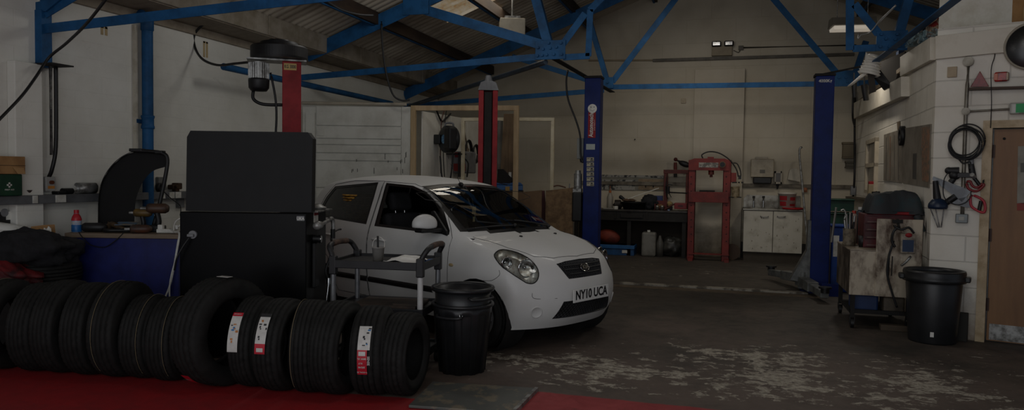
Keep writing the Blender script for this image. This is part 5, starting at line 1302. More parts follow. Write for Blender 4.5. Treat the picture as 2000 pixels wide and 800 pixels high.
for x in (0, -TW):
    s = 1 if x == 0 else -1
    h = K_('handle', lambda b: b.tube([(x, 0, TZ), (x + s * .02, .01, TZ + .05), (x + s * .05, .05, TZ + .10), (x + s * .055, .24, TZ + .115), (x + s * .05, .43, TZ + .10), (x + s * .02, .47, TZ + .05), (x, .48, TZ)], .020, 12), TB)
    K_('handle_grip', lambda b: b.tube([(x + s * .053, .10, TZ + .108), (x + s * .055, .24, TZ + .115), (x + s * .053, .38, TZ + .108)], .0225, 12), HG, 0, h)
c = Mt @ V((-.40, .20, TZ - .021))
t2 = thing('plastic_tub', 'small clear plastic tub with a pen standing on the trolley', 'tub', c)
mesh('tub', lambda q: q.lathe([(0, .0), (.038, 0), (.048, .10), (.051, .10), (.051, .106), (.046, .106), (.037, .004), (0, .004)], c, (0, 0, 1), 28), mat('cloudy plastic', '9c9b97', .3, c2='8a867f', alpha=.75), t2)
mesh('brown_contents', lambda q: q.cyl(c + V((0, 0, .005)), c + V((0, 0, .05)), .038, .042, 24), mat('brown paste', '6c5c4c', .7), t2)
mesh('wire_handle', lambda q: q.tube([c + V((-.05, 0, .10)), c + V((-.045, .01, .15)), c + V((0, .02, .18)), c + V((.045, .01, .15)), c + V((.05, 0, .10))], .0022, 6), WHITE, t2)
mesh('pen', lambda q: q.cyl(c + V((.0, 0, .02)), c + V((-.005, 0, .19)), .008, n=10), BLACK, t2)
def paper(q):
    q.T = Mt
    def fn(u, v):
        x = -.30 + .27 * u; y = .04 + .22 * v + .03 * u
        return (x, y, TZ - .018 + .016 + .02 * mnoise.noise(V((u * 3, v * 3, 1.3))) + .03 * math.sin(PI * u) * v)
    q.grid(fn, 12, 10, th=(0, 0, -.002))
single('paper_sheet', paper, mat('bright paper', 'e6e5e0', .6), 'crumpled white paper sheet lying on the trolley top', 'paper')
single('blue_marker', lambda q: (setattr(q, 'T', Mt), q.cyl((-.05, .25, TZ - .02), (.0, .40, TZ - .02), .010, n=10)), mat('bright blue plastic', '1c5ea8', .4), 'blue marker lying behind the paper on the trolley', 'marker')
single('ply_offcut', lambda q: (setattr(q, 'T', Mt), q.box((-.30, .22, .50), (.50, .36, .02)), q.box((-.12, .16, .515), (.22, .2, .012))), mat('dark worn ply', '4a3d33', .8, c2='2f2822'), 'worn plywood offcuts lying on the middle trolley tray', 'plywood')
single('red_funnel', lambda q: (setattr(q, 'T', Mt), q.box((-.06, .10, .20), (.10, .12, .09))), RED, 'small red box on the bottom trolley tray', 'box', bevel=.01)
# ------------------------------------------------------------------ two stacked black dustbins
def ribbed_bin(c, r0, r1, h, ribs, rim=.012):
    def fn(i, k, r):
        if ribs and 1 <= k <= 2 and (i // 5) % 2 == 0: return r - .014
        return r
    q = MB(); q.lathe([(0, 0), (r0, 0), (r0 + (r1 - r0) * .86, h * .86), (r0 + (r1 - r0) * .87, h * .88), (r1, h), (r1 - .008, h), (r0 + (r1 - r0) * .86 - .008, h * .86), (r0 - .01, .012), (0, .012)], c, (0, 0, 1), 100, fn=fn)
    return q
BIN = mat('black dustbin plastic', '202123', .38, c2='18191a', scale=3, bump=.1)
bcx = HD(906, 5.62)
hA = .515
t = thing('dustbin', 'ribbed black dustbin at the end of the tyre row, lower of two nested', 'bin', bcx)
ribbed_bin(bcx, .178, .228, hA, True).build('bin_body', BIN, t)
mesh('bin_rim', lambda q: q.lathe([(.215, hA - .015), (.236, hA - .012), (.240, hA), (.236, hA + .012), (.222, hA + .012), (.215, hA)], bcx, (0, 0, 1), 64, closed=True), BIN, t)
def bin_handle(q, c, ang, r, z, w=.10):
    d = V((math.cos(ang), math.sin(ang), 0)); s = V((-d.y, d.x, 0))
    q.tube([c + d * r + s * -w + V((0, 0, z)), c + d * (r + .035) + s * -w * .9 + V((0, 0, z - .01)), c + d * (r + .045) + V((0, 0, z - .015)), c + d * (r + .035) + s * w * .9 + V((0, 0, z - .01)), c + d * r + s * w + V((0, 0, z))], .011, 8)
va = math.atan2(-bcx.y, -bcx.x)
for k in (-.45, 2.7):
    h = mesh('bin_handle', lambda q: bin_handle(q, bcx, va + k, .212, hA - .06), BIN, t)
mesh('wire_clip', lambda q: q.tube([bcx + V((math.cos(va - .1) * .245, math.sin(va - .1) * .245, hA - .04)), bcx + V((math.cos(va - .06) * .25, math.sin(va - .06) * .25, hA - .075)), bcx + V((math.cos(va - .0) * .245, math.sin(va - .0) * .245, hA - .05))], .004, 6), CHROME, t)
c2_ = bcx + V((0, 0, .10)); hB = .535
t = thing('dustbin', 'black dustbin nested inside the ribbed one, its open rim on top', 'bin', c2_)
q = MB(); q.lathe([(0, 0), (.155, 0), (.200, hB * .7), (.218, hB), (.210, hB), (.190, hB * .7), (.145, .012), (0, .012)], c2_, (0, 0, 1), 64); q.build('bin_body', BIN, t)
mesh('bin_rim', lambda q: q.lathe([(.213, hB - .02), (.238, hB - .016), (.245, hB), (.238, hB + .014), (.222, hB + .014), (.213, hB)], c2_, (0, 0, 1), 64, closed=True), BIN, t)
for k in (.62, -2.6): mesh('bin_handle', lambda q: bin_handle(q, c2_, va + k, .216, hB - .045), BIN, t)
# metal floor plate over the drain
pts = [P(845, 750, Z=.0), P(1048, 763, Z=0), P(1000, 812, Z=0), P(798, 797, Z=0)]
t = thing('floor_plate', 'worn grey metal plate let into the floor right of the tyres', 'floor plate', pts[3])
mesh('plate', lambda q: q.slab([p + V((0, 0, .004)) for p in pts], (0, 0, .018)), mat('worn plate', '5a5c58', .5, .3, c2='7a7262', scale=5, lo=.5, hi=.56), t, bevel=.003)
mesh('plate_edge', lambda q: q.beam(pts[1] + V((0, 0, .012)), pts[2] + V((0, 0, .012)), .025, .03), STEEL, t)
# ------------------------------------------------------------------ white panelled booth behind the car
OFFW = mat('off white sheet metal', 'c2c1b8', .5, c2='b0aea4', scale=3, bump=.1)
pa = P(612, 206, D=10.5); pb = P(802, 206, D=10.5)
PD = V((pb.x - pa.x, pb.y - pa.y, 0)).normalized(); PN = V((PD.y, -PD.x, 0)); PZ = (0, 0, 1)
L_ = (V((pb.x, pb.y, 0)) - V((pa.x, pa.y, 0))).length
o_ = V((pa.x, pa.y, 0)) - PD * .15
t = thing('panel_partition', 'white ribbed metal partition with grime runs behind the red motor post', 'partition', o_)
zs = [P(700, y, D=10.5).z for y in (208, 246, 272, 280, 297, 312, 323, 333)]
ztp = pa.z
mesh('sheet', lambda q: q.prism([(0, 0), (L_ + .15, 0), (L_ + .15, ztp), (0, ztp)], o_, PD, PZ, -PN * .04), OFFW, t)
edges = [ztp, zs[1], P(700, 271, D=10.5).z, P(700, 283, D=10.5).z, P(700, 299, D=10.5).z, P(700, 314, D=10.5).z, 1.28, 1.05, .82, .55]
for i in range(len(edges) - 1):
    a, b = edges[i], edges[i + 1]
    mesh('rib_panel', lambda q: q.prism([(.20, b + .008), (L_ + .02, b + .008), (L_ + .02, a - .008), (.20, a - .008)], o_, PD, PZ, PN * .022), OFFW, t, bevel=.008)
mesh('side_stile', lambda q: q.prism([(L_ + .03, 0), (L_ + .15, 0), (L_ + .15, ztp), (L_ + .03, ztp)], o_, PD, PZ, PN * .025), OFFW, t, bevel=.006)
mesh('side_stile', lambda q: q.prism([(.05, 0), (.18, 0), (.18, ztp - .1), (.05, ztp - .1)], o_, PD, PZ, PN * .025), OFFW, t, bevel=.006)
mesh('latch', lambda q: q.box(o_ + PD * .26 + PN * .02 + V((0, 0, zs[1] - .1)), (.10, .02, .09), rz=math.atan2(PD.y, PD.x)), OFFW, t, bevel=.004)
single('top_conduit', lambda q: q.cyl(o_ + PN * .05 + V((0, 0, ztp + .03)), o_ + PD * (L_ + .1) + PN * .05 + V((0, 0, ztp + .03)), .022, n=12), mat('cream conduit', 'a09888', .5), 'cream conduit along the top of the ribbed partition', 'conduit')
def runs(q):
    rnd = random.Random(4)
    for k in range(14):
        u = .55 + rnd.random() * 1.0; z0 = 1.5 + rnd.random() * .32; l = .02 + rnd.random() * .07
        q.box(o_ + PD * u + PN * .024 + V((0, 0, z0)), (.007, .003, l), rz=math.atan2(PD.y, PD.x))
mesh('grime_run', runs, DARK, t)['kind'] = 'stuff'
# white boards lining the booth side, running back
bx = pb.x + .12
WBD = mat('white board', 'dedcd4', .6, c2='cdcac0', scale=1.5)
ya = pb.y + .15; yc = P(940, 235, X=bx).y
tz = lambda px, py: P(px, py, X=bx).z
z0b = tz(812, 214); z1b = tz(938, 236)
yy = [ya, ya + (yc - ya) * .42, ya + (yc - ya) * .72, yc]
for i in range(3):
    lab = ['nearest the timber stud, under the hose reel', 'middle one behind the charger shelf', 'furthest one behind the red post'][i]
    f0_, f1_ = (yy[i] - ya) / (yc - ya), (yy[i + 1] - ya) / (yc - ya)
    single('wall_board', lambda q: q.slab([(bx, yy[i] + .01, .0), (bx, yy[i + 1] - .01, 0), (bx, yy[i + 1] - .01, z0b + (z1b - z0b) * f1_), (bx, yy[i] + .01, z0b + (z1b - z0b) * f0_)], (-.02, 0, 0)), WBD, 'white upright board lining the booth, ' + lab, 'board', 'white booth boards')
# ---- timber frames
def stud_frame(label, x0, x1, ytop, D0, D1, zb, col, w=.07):
    a = P(x0, ytop, D=D0); b = P(x1, ytop, D=D1)
    t = thing('timber_frame', label, 'timber frame', V((a.x, a.y, zb)), 0, 'timber stud frames')
    d = (b - a).normalized()
    mesh('top_rail', lambda q: q.beam(a, b, .05, w), col, t, bevel=.003)
    for p in (a, b): mesh('stud', lambda q: q.beam(V((p.x, p.y, zb)), p + V((0, 0, w / 2)), w, .05, up=(0, 1, 0)), col, t, bevel=.003)
    return t
PINE = mat('new pine', 'b8a07c', .6, c2='9c8460', scale=5, stretch=(1, 1, .2)); PINE2 = mat('pale lit pine', 'd6ccb2', .6, c2='bcae8c', scale=3)  # second pine is paler, the light on the rear frame put into its colour
stud_frame('pine stud frame standing between the white partition and the red channel post', 808, 1009, 211, 10.45, 10.45, 0, PINE)
stud_frame('bright-lit pine stud frame further back, its right stud near the left blue lift post', 905, 1080, 233, 11.5, 11.5, 0, PINE2, .05)
# ---- plywood half walls
PLY = mat('stained plywood', '6c5338', .7, c2='4d3a26', scale=2.2, lo=.4, hi=.65, bump=.15); OSB = mat('chipboard sheet', '7b6244', .75, c2='5c462e', scale=9, lo=.4, hi=.6, bump=.2)
for (x0, x1, y0, y1, D_, m_, lab) in ((826, 925, 378, 378, 10.8, OSB, 'behind the car, left of the red channel post'), (926, 1004, 376, 376, 10.7, OSB, 'behind the car windscreen'), (1005, 1058, 376, 371, 10.6, PLY, 'darker one right of the pine stud'), (1066, 1120, 372, 366, 10.75, OSB, 'nearest the left blue lift post')):
    a, b = P(x0, y0, D=D_), P(x1, y1, D=D_)
    single('plywood_panel', lambda q: q.slab([(a.x, a.y, 0), (b.x, b.y, 0), b, a], (.0, .02, 0)), m_, 'plywood half-wall panel ' + lab, 'panel', 'plywood half wall')
a = P(1062, 375, D=10.85)
single('red_post_strip', lambda q: q.slab([P(1056, 372, D=10.9), P(1063, 372, D=10.9), P(1070, 470, D=10.9), P(1059, 470, D=10.9)], (0, .03, 0)), mat('dark red strip', '4a1512', .6), 'dark red strip between two plywood panels', 'strip')
cable('thin rusty rod along the plywood top beside the blue post', [P(1081, 364, D=10.8), P(1090, 362, D=10.8), P(1105, 366, D=10.8)], .010, mat('rusty rod', '4f3020', .7))
# ---- things in the booth
hr = P(877, 272, X=bx + .22)
t = thing('hose_reel', 'black wall-mounted air hose reel with round blue badge', 'hose reel', hr - V((0, 0, .25)))
ax = V((-.60, -.80, 0)).normalized()
Rz = math.atan2(ax.y, ax.x)
mesh('reel_case', lambda q: q.lathe([(0, -.09), (.15, -.09), (.19, -.075), (.205, -.05), (.205, .05), (.19, .075), (.15, .09), (0, .09)], hr, ax, 40), mat('reel plastic', '2a2c2e', .4, c2='202224'), t)
mesh('reel_guide', lambda q: q.box(hr + V((.07, -.12, .0)), (.15, .16, .34), rz=Rz), BLACK, t, bevel=.03)
mesh('reel_badge', lambda q: (q.cyl(hr + ax * .09, hr + ax * .095, .065, n=28)), mat('blue badge', '2c5c86', .4, c2='7ea0b8', scale=40), t)
mesh('carry_handle', lambda q: q.tube([hr + V((-.07, 0, .19)), hr + V((-.05, 0, .24)), hr + V((.05, 0, .24)), hr + V((.07, 0, .19))], .016, 8), GREY, t)
mesh('bracket', lambda q: q.bb((bx, hr.y - .07, hr.z - .07), (hr.x - .12, hr.y + .07, hr.z + .07)), BLACK, t, bevel=.01)
mesh('air_hose', lambda q: q.tube([hr + V((.10, -.1, -.18)), hr + V((.08, -.1, -.5)), hr + V((.02, -.1, -.75)), hr + V((-.06, -.1, -.60)), hr + V((-.10, -.1, -.25))], .012, 8), BLACK, t)
def onB(px, py, off=.02): return P(px, py, X=bx + off)
cable('bundle of brown and black leads hanging beside the hose reel', [onB(852, 214), onB(862, 236), onB(870, 232), onB(880, 222)], .014)
cable('brown lead running down the booth boards left of the hose reel', [onB(868, 215, .03), onB(862, 240, .03), onB(860, 300, .03), onB(861, 338, .03)], .008, mat('brown lead', '4a2a20', .7))
cable('black lead running down the booth boards right of the brown lead', [onB(872, 215, .03), onB(868, 250, .03), onB(866, 300, .03), onB(868, 345, .03)], .008)
single('broom', lambda q: (q.cyl(onB(903, 233, .05), onB(913, 290, .05), .012, n=8), q.cyl(onB(913, 290, .05), onB(912, 300, .05), .03, .03, 10)), mat('brown handle', '6a5a48', .7), 'long handled brush leaning on the white booth boards', 'brush')
for (px, py, r, lab) in ((914, 294, .08, 'right of the charger shelf'), (928, 300, .07, 'beside the red channel post')):
    c = onB(px, py, .05)
    single('hose_coil', lambda q: [q.tube([c + V((.01 * k, math.cos(2 * PI * i / 14) * (r + .008 * k) * 1.6, math.sin(2 * PI * i / 14) * (r + .006 * k) * 1.9)) for i in range(14)], .012, 6, 3, closed=True) for k in range(3)], BLACK, 'coil of black hose hanging on the booth boards ' + lab, 'hose')
a = onB(898, 318, .02)
t = thing('battery_charger', 'grey battery charger with red labels on the booth wall', 'battery charger', a - V((0, 0, .3)))
u0, u1 = onB(887, 300).y, onB(908, 300).y
mesh('charger_case', lambda q: q.bb((bx, u0, onB(898, 338).z), (bx + .22, u1, onB(898, 296).z)), GREY, t, bevel=.02)
mesh('red_label', lambda q: q.box(((bx + .115), u0 - .006, onB(898, 303).z), (.16, .006, .08)), RED, t)
mesh('red_label', lambda q: q.box(((bx + .115), u0 - .006, onB(898, 327).z), (.20, .006, .12)), mat('dull red label', '8c2820', .6), t)
mesh('charger_lead', lambda q: q.tube([(bx + .2, u0, onB(898, 310).z), (bx + .28, u0 - .05, onB(898, 320).z), (bx + .26, u0 - .05, onB(898, 345).z)], .012, 8), BLACK, t)
single('tool_shelf', lambda q: (q.bb((bx, u0 - .3, onB(885, 300).z - .02), (bx + .25, u0 - .06, onB(885, 300).z)), [q.bb((bx + .2, u0 - .3 + k * .08, onB(885, 345).z), (bx + .22, u0 - .28 + k * .08, onB(885, 298).z)) for k in range(3)]), BLACK, 'black rack with hanging bars left of the grey charger', 'rack')
c = onB(912, 327, .08); single('blue_bottle', lambda q: q.lathe([(0, 0), (.035, 0), (.035, .12), (.015, .15), (.015, .17), (0, .17)], c - V((0, 0, .08)), (0, 0, 1), 18), mat('bright blue plastic', '1c5ea8', .4), 'small blue bottle right of the grey charger', 'bottle')
# planks and boards leaning behind the red channel post
OLDW = mat('old rough plank', '6b5740', .8, c2='4b3b2a', scale=4, stretch=(1, 1, .15), bump=.3)
for (x0, x1, y0, x2, x3, y1, lab) in ((984, 994, 222, 976, 992, 332, 'left one of the pair'), (994, 1007, 222, 986, 998, 345, 'right one of the pair')):
    single('leaning_plank', lambda q: q.slab([P(x0, y0, D=11.2), P(x1, y0, D=11.2), P(x3, y1 + 20, D=11.0), P(x2, y1 + 20, D=11.0)], (0, .06, 0)), OLDW, 'old plank leaning behind the red channel post, ' + lab, 'plank', 'leaning planks', bevel=.004)
single('downpipe', lambda q: (q.cyl(P(976, 236, D=11.3), P(974, 320, D=11.3), .05, n=18), q.cyl(P(974, 320, D=11.3), P(975, 345, D=11.3), .05, .01, 18)), mat('grey tarp', '6f6c64', .6), 'grey rolled sheet standing left of the leaning planks', 'roll')
single('dark_board', lambda q: q.slab([P(972, 330, D=10.95), P(982, 330, D=10.95), P(1004, 352, D=10.95), P(990, 362, D=10.95), P(970, 356, D=10.95)], (0, .05, 0)), DARK, 'dark broken board lying on the blue tool box', 'board')
a, b = P(970, 357, D=10.95), P(1021, 377, D=10.95)
t = thing('blue_tool_box', 'bright blue tool box on the plywood wall beneath the leaning planks', 'tool box', V(((a.x + b.x) / 2, a.y, b.z)))
mesh('box_body', lambda q: q.slab([(a.x, a.y, 1.268), (b.x, b.y, 1.268), (b.x, b.y, a.z - .03), (a.x, a.y, a.z - .03)], (-.08, .25, 0)), mat('blue tool box', '1f5a94', .4), t, bevel=.01)
mesh('box_lid', lambda q: q.slab([(a.x - .01, a.y, a.z - .03), (b.x + .01, b.y, a.z - .03), (b.x - .04, b.y, a.z + .01), (a.x + .0, a.y, a.z + .01)], (-.08, .26, 0)), mat('blue tool box lid', '1a4c80', .4), t, bevel=.01)
mesh('yellow_label', lambda q: q.slab([P(987, 364, D=10.92), P(995, 364, D=10.92), P(995, 372, D=10.92), P(987, 372, D=10.92)], (0, .01, 0)), mat('ochre label', 'a08040', .6), t)
single('sealant_tube', lambda q: (q.cyl(P(996, 376.5, D=10.98), P(996, 346, D=10.98), .022, n=14), q.cyl(P(996, 346, D=10.98), P(996, 336, D=10.98), .024, n=14)), WHITE, 'white sealant tube with black cap standing before the blue tool box', 'tube')

a0 = P(968, 377, D=10.95); b0 = P(1022, 377, D=10.95)
single('storage_shelf', lambda q: q.slab([(a0.x, a0.y, 1.266), (b0.x, b0.y, 1.266), (b0.x - .08, b0.y + .3, 1.266), (a0.x - .08, a0.y + .3, 1.266)], (0, 0, -1.266)), mat('dark chipboard', '3b3024', .8), 'dark chipboard locker under the blue tool box behind the plywood', 'locker', bevel=.004)
# ------------------------------------------------------------------ back wall bench
YF = 14.0
def at(px, py, Y=YF): return P(px, py, Y=Y)
def bx3(q, x0, y0, x1, y1, Y, dep):
    a, b = P(x0, y0, Y=Y), P(x1, y1, Y=Y); q.bb((a.x, Y, b.z), (b.x, Y + dep, a.z))
tb = at(1260, 410).z
BX0, BX1 = at(1120, 410).x, at(1343, 410).x
BSTEEL = mat('black bench steel', '24211e', .6, .3, c2='1a1816', scale=7)
t = thing('workbench', 'long dark steel workbench against the back wall', 'workbench', ((BX0 + BX1) / 2, YF + .28, 0))
mesh('bench_top', lambda q: q.bb((BX0, YF, tb - .035), (BX1, YB - .02, tb)), mat('worn bench top', '3c3833', .4, .5, c2='262320', scale=5), t, bevel=.004)
mesh('apron', lambda q: q.bb((BX0, YF + .02, tb - .20), (BX1, YF + .05, tb - .035)), BSTEEL, t)
for x in (BX0 + .05, (BX0 + BX1) / 2, BX1 - .06): mesh('leg', lambda q: q.bb((x - .035, YF + .02, 0), (x + .035, YF + .09, tb - .035)), BSTEEL, t)
mesh('rear_panel', lambda q: q.bb((BX0, YB - .06, .0), (BX1, YB - .03, tb - .04)), mat('brown bench back', '2c241c', .8), t)
d = mesh('drawer', lambda q: bx3(q, 1212, 417, 1256, 426, YF - .01, .4), BSTEEL, t, bevel=.004)
mesh('drawer_knob', lambda q: q.ball(at(1251, 423, YF - .02), .010, 10, 8), CHROME, d)
for px in (1200, 1262): mesh('divider', lambda q: bx3(q, px, 414, px + 3, 428, YF, .4), BSTEEL, t)
mesh('lower_rail', lambda q: bx3(q, 1120, 427, 1343, 431, YF, .04), BSTEEL, t)
# grimy printed boards above the bench
GB1 = mat('grimy printed board', '8d8a82', .7, c2='2b2a29', scale=7, lo=.50, hi=.56); GB2 = mat('grimy brown board', '85745e', .8, c2='6b5b47', scale=5, lo=.45, hi=.6)
a, b = P(1168, 341, Y=YB), P(1298, 372, Y=YB)
t = thing('notice_strip', 'long grimy printed board on the wall behind the workbench', 'notice board', ((a.x + b.x) / 2, YB - .02, b.z))
mesh('board', lambda q: q.bb((a.x, YB - .02, b.z), (b.x, YB, a.z)), mat('grey board', '757268', .8), t)
mesh('printed_panel', lambda q: bx3(q, 1176, 350, 1240, 371, YB - .026, .006), GB1, t)
mesh('brown_panel', lambda q: bx3(q, 1247, 349, 1296, 371, YB - .026, .006), GB2, t)
mesh('top_band', lambda q: bx3(q, 1176, 341, 1296, 347, YB - .028, .006), GB1, t)
for px in (1260, 1275): mesh('slot', lambda q: bx3(q, px, 358, px + 2, 366, YB - .030, .004), DARK, t)
# clutter on the bench
def bt(px, Y=YF + .2): return V((P(px, 408, Y=Y).x, Y, tb))
c = bt(1191)
t = thing('oil_bottle', 'pale plastic bottle with orange spout on the left of the workbench', 'bottle', c)
mesh('bottle_body', lambda q: q.lathe([(0, 0), (.055, 0), (.06, .02), (.06, .22), (.03, .30), (.02, .31), (0, .31)], c, (0, 0, 1), 22), mat('cloudy oil bottle', '8a8479', .4), t)
mesh('spout', lambda q: (q.cyl(c + V((0, 0, .31)), c + V((0, 0, .35)), .025, n=14), q.cyl(c + V((0, 0, .35)), c + V((0, 0, .45)), .008, .003, 8)), mat('orange cap', 'a35a28', .5), t)
MET = mat('oily dark metal', '35302b', .5, .4, c2='1f1c1a', scale=12, bump=.3)
single('alternator', lambda q: (q.cyl(bt(1203) + V((-.02, 0, .09)), bt(1212) + V((.0, 0, .09)), .085, n=20), lump(q, bt(1207) + V((0, .02, .08)), (.09, .08, .08), 11, amp=.3)), MET, 'oily round alternator right of the pale bottle', 'engine part')
single('drain_pan', lambda q: q.lathe([(0, .01), (.20, .0), (.24, .13), (.25, .13), (.25, .14), (.23, .14), (.19, .012)], bt(1238, YF + .25), (0, 0, 1), 32), BLACK, 'round black ribbed drain pan on the workbench', 'drain pan')
single('folded_card', lambda q: lump(q, bt(1228, YF + .25) + V((0, 0, .17)), (.13, .09, .03), 4, amp=.3), mat('rust brown card', '5c4634', .8), 'brown folded card lying in the black drain pan', 'card')
single('black_torch', lambda q: (q.cyl(bt(1213, YF + .3) + V((0, 0, .22)), bt(1222, YF + .3) + V((0, 0, .16)), .035, .02, 14), q.ball(bt(1213, YF + .3) + V((-.01, 0, .225)), .038, 14, 8)), BLACK, 'black torch leaning in the drain pan', 'torch')
single('long_rod', lambda q: q.cyl(bt(1226, YF + .12) + V((0, 0, .20)), P(1287, 367, Y=YF + .3), .007, n=8), WHITE, 'thin pale rod lying across the drain pan', 'rod')
single('black_bag', lambda q: lump(q, bt(1268, YF + .3) + V((0, 0, .14)), (.15, .11, .14), 21, amp=.35), CLOTH, 'black bag slumped on the middle of the workbench', 'bag')
single('blue_box', lambda q: q.box(bt(1284, YF + .45) + V((0, 0, .20)), (.19, .1, .13)), mat('dark blue tin', '1a2c5e', .5), 'dark blue tin standing on a riser behind the black bag', 'tin', bevel=.006)
single('tin_riser', lambda q: q.box(bt(1284, YF + .45) + V((0, 0, .067)), (.22, .12, .134)), DARK, 'dark riser block under the blue tin', 'block')
t = thing('parts_bin', 'small open red parts bin on the workbench behind two metal cups', 'parts bin', bt(1291))
mesh('bin_tray', lambda q: (q.box(bt(1291, YF + .22) + V((0, 0, .01)), (.24, .20, .015)), q.box(bt(1291, YF + .32) + V((0, 0, .09)), (.24, .012, .17)), q.box(bt(1280, YF + .22) + V((0, 0, .06)), (.012, .20, .11)), q.box(bt(1302, YF + .22) + V((0, 0, .06)), (.012, .20, .11))), mat('dark red bin', '5c1a16', .6), t)
mesh('brown_scraps', lambda q: lump(q, bt(1289, YF + .22) + V((0, 0, .06)), (.08, .07, .05), 6, amp=.4), mat('brown scraps', '6c4a2c', .8), t)
for px, lab in ((1283.5, 'left'), (1293, 'right')):
    single('metal_cup', lambda q: q.lathe([(0, .003), (.036, 0), (.036, .07), (.038, .09), (.035, .09), (.033, .01), (0, .01)], bt(px, YF + .06), (0, 0, 1), 22), mat('tin cup', '8c8880', .35, .8), 'small metal cup before the red bin, %s one of two' % lab, 'cup', 'metal cups on the workbench')
a = bt(1328)
t = thing('tool_case', 'red plastic case on the right end of the workbench', 'tool case', a)
mesh('case', lambda q: bx3(q, 1317, 396, 1341, 408.5, YF + .08, .2), mat('red case', '7c1e20', .5), t, bevel=.01)
mesh('case_label', lambda q: bx3(q, 1324, 400, 1334, 404, YF + .075, .006), mat('dark red label', '4d1214', .5), t)
single('crowbar', lambda q: q.cyl(bt(1297, YF + .1) + V((0, 0, .015)), P(1318, 398, Y=YF + .1), .012, n=8), mat('dark red bar', '4a1a14', .6), 'dark red bar leaning on the red case', 'bar')
single('foam_lump', lambda q: lump(q, bt(1308, YF + .3) + V((0, 0, .12)), (.05, .04, .05), 14), mat('ochre sponge', '9a8358', .9), 'small ochre sponge left of the red case', 'sponge')
single('sponge_block', lambda q: q.box(bt(1308, YF + .3) + V((0, 0, .036)), (.10, .08, .07)), DARK, 'dark block under the ochre sponge', 'block')
single('bottle_cap', lambda q: q.cyl(bt(1306, YF + .05), bt(1306, YF + .05) + V((0, 0, .02)), .022, n=14), mat('pale blue cap', '7d93b4', .5), 'pale blue cap on the front edge of the workbench', 'cap')
single('glass_jar', lambda q: q.cyl(bt(1203, YF + .05), bt(1203, YF + .05) + V((0, 0, .06)), .04, n=18), WHITE, 'white pot at the front left of the workbench', 'pot')
single('white_dish', lambda q: q.box(bt(1189, YF + .05) + V((0, 0, .01)), (.20, .09, .02)), mat('grey dish', '8b877f', .5), 'flat grey dish before the pale bottle', 'dish', bevel=.004)
# small press on the bench
RP = mat('dull red press paint', '5c1f16', .6, c2='43160f', scale=8)
t = thing('bench_press', 'small dull red press frame on the workbench with a bottle jack on top', 'press', bt(1320, YF + .40))
Yp = YF + .38
mesh('left_column', lambda q: bx3(q, 1297, 333, 1303, 408, Yp, .06), RP, t, bevel=.003)
mesh('right_column', lambda q: bx3(q, 1340, 333, 1346, 408, Yp, .06), RP, t, bevel=.003)
mesh('top_beam', lambda q: bx3(q, 1296, 331, 1347, 339, Yp - .01, .08), RP, t, bevel=.003)
mesh('ram', lambda q: (q.cyl(at(1319, 331, Yp + .03), at(1319, 317, Yp + .03), .03, n=16), q.ball(at(1319.5, 311, Yp + .03), .036, 16, 10)), RP, t)
mesh('press_tip', lambda q: q.cyl(at(1319, 339, Yp + .03), at(1319, 346, Yp + .03), .03, n=14), DARK, t)
mesh('bed_rod', lambda q: q.cyl(at(1300, 375, Yp), at(1342, 377, Yp), .012, n=8), DARK, t)
single('clamp', lambda q: (q.tube([at(1304, 388, Yp - .05), at(1300, 365, Yp - .05), at(1306, 360, Yp - .05), at(1313, 361, Yp - .05)], .010, 6), q.tube([at(1303, 340, Yp - .05), at(1302, 365, Yp - .05), at(1311, 385, Yp - .05)], .008, 6), q.cyl(at(1305, 364, Yp - .05), at(1305, 378, Yp - .05), .03, n=12)), BLACK, 'black puller tool hanging on the small press column', 'puller')
single('air_bottle', lambda q: (q.cyl(at(1322, 313, Yp + .05), at(1330, 316, Yp + .05), .014, .02, 12), q.ball(at(1337, 320, Yp + .06), (.12, .05, .055), 18, 12, Matrix.Rotation(.35, 3, 'Y'))), BLACK, 'black oval cylinder lying on the press tops', 'cylinder')
# ---- shop press
Ys = 13.75
PR = mat('red shop press paint', '74221a', .55, c2='5a1914', scale=5, bump=.1)
px0, px1 = 1345, 1424
t = thing('shop_press', 'tall red hydraulic shop press standing on the floor left of the sink', 'press', (at(1385, 498, Ys).x, Ys + .1, 0))
for (a_, b_) in ((1345, 1355), (1413, 1424)):
    A_, B2 = at(a_, 312, Ys), at(b_, 500, Ys)
    c_ = mesh('column', lambda q: (q.bb((A_.x, Ys, 0), (A_.x + .012, Ys + .14, A_.z)), q.bb((B2.x - .012, Ys, 0), (B2.x, Ys + .14, A_.z)), q.bb((A_.x, Ys, 0), (B2.x, Ys + .012, A_.z))), PR, t, bevel=.002)
    for k in range(10):
        y = 345 + k * 14
        p = at((a_ + b_) / 2, y, Ys); mesh('pin_hole', lambda q: q.cyl(p + V((0, -.002, 0)), p + V((0, .002, 0)), .012, n=12), mat('pin hole', '9a8468' if (k > 3 and a_ > 1400) else '2a1010', .7), c_)
mesh('head_beam', lambda q: (q.prism([(at(1345, 332, Ys).x, at(1345, 332, Ys).z), (at(1424, 332, Ys).x, at(1345, 332, Ys).z), (at(1424, 332, Ys).x, at(1345, 312, Ys).z), (at(1415, 332, Ys).x, at(1345, 309, Ys).z), (at(1356, 332, Ys).x, at(1345, 309, Ys).z), (at(1345, 332, Ys).x, at(1345, 313, Ys).z)], (0, Ys - .03, 0), (1, 0, 0), (0, 0, 1), (0, .2, 0)), bx3(q, 1382, 306, 1394, 310, Ys, .1)), PR, t, bevel=.004)
mesh('head_label', lambda q: bx3(q, 1365, 317, 1403, 327, Ys - .034, .004), mat('worn label', '97938a', .6, c2='5d5a55', scale=14, lo=.48, hi=.54), t)
g = mesh('gauge', lambda q: q.cyl(at(1411, 321, Ys - .03), at(1411, 321, Ys - .08), .055, n=28), mat('brass rim', '6c5330', .5), t)
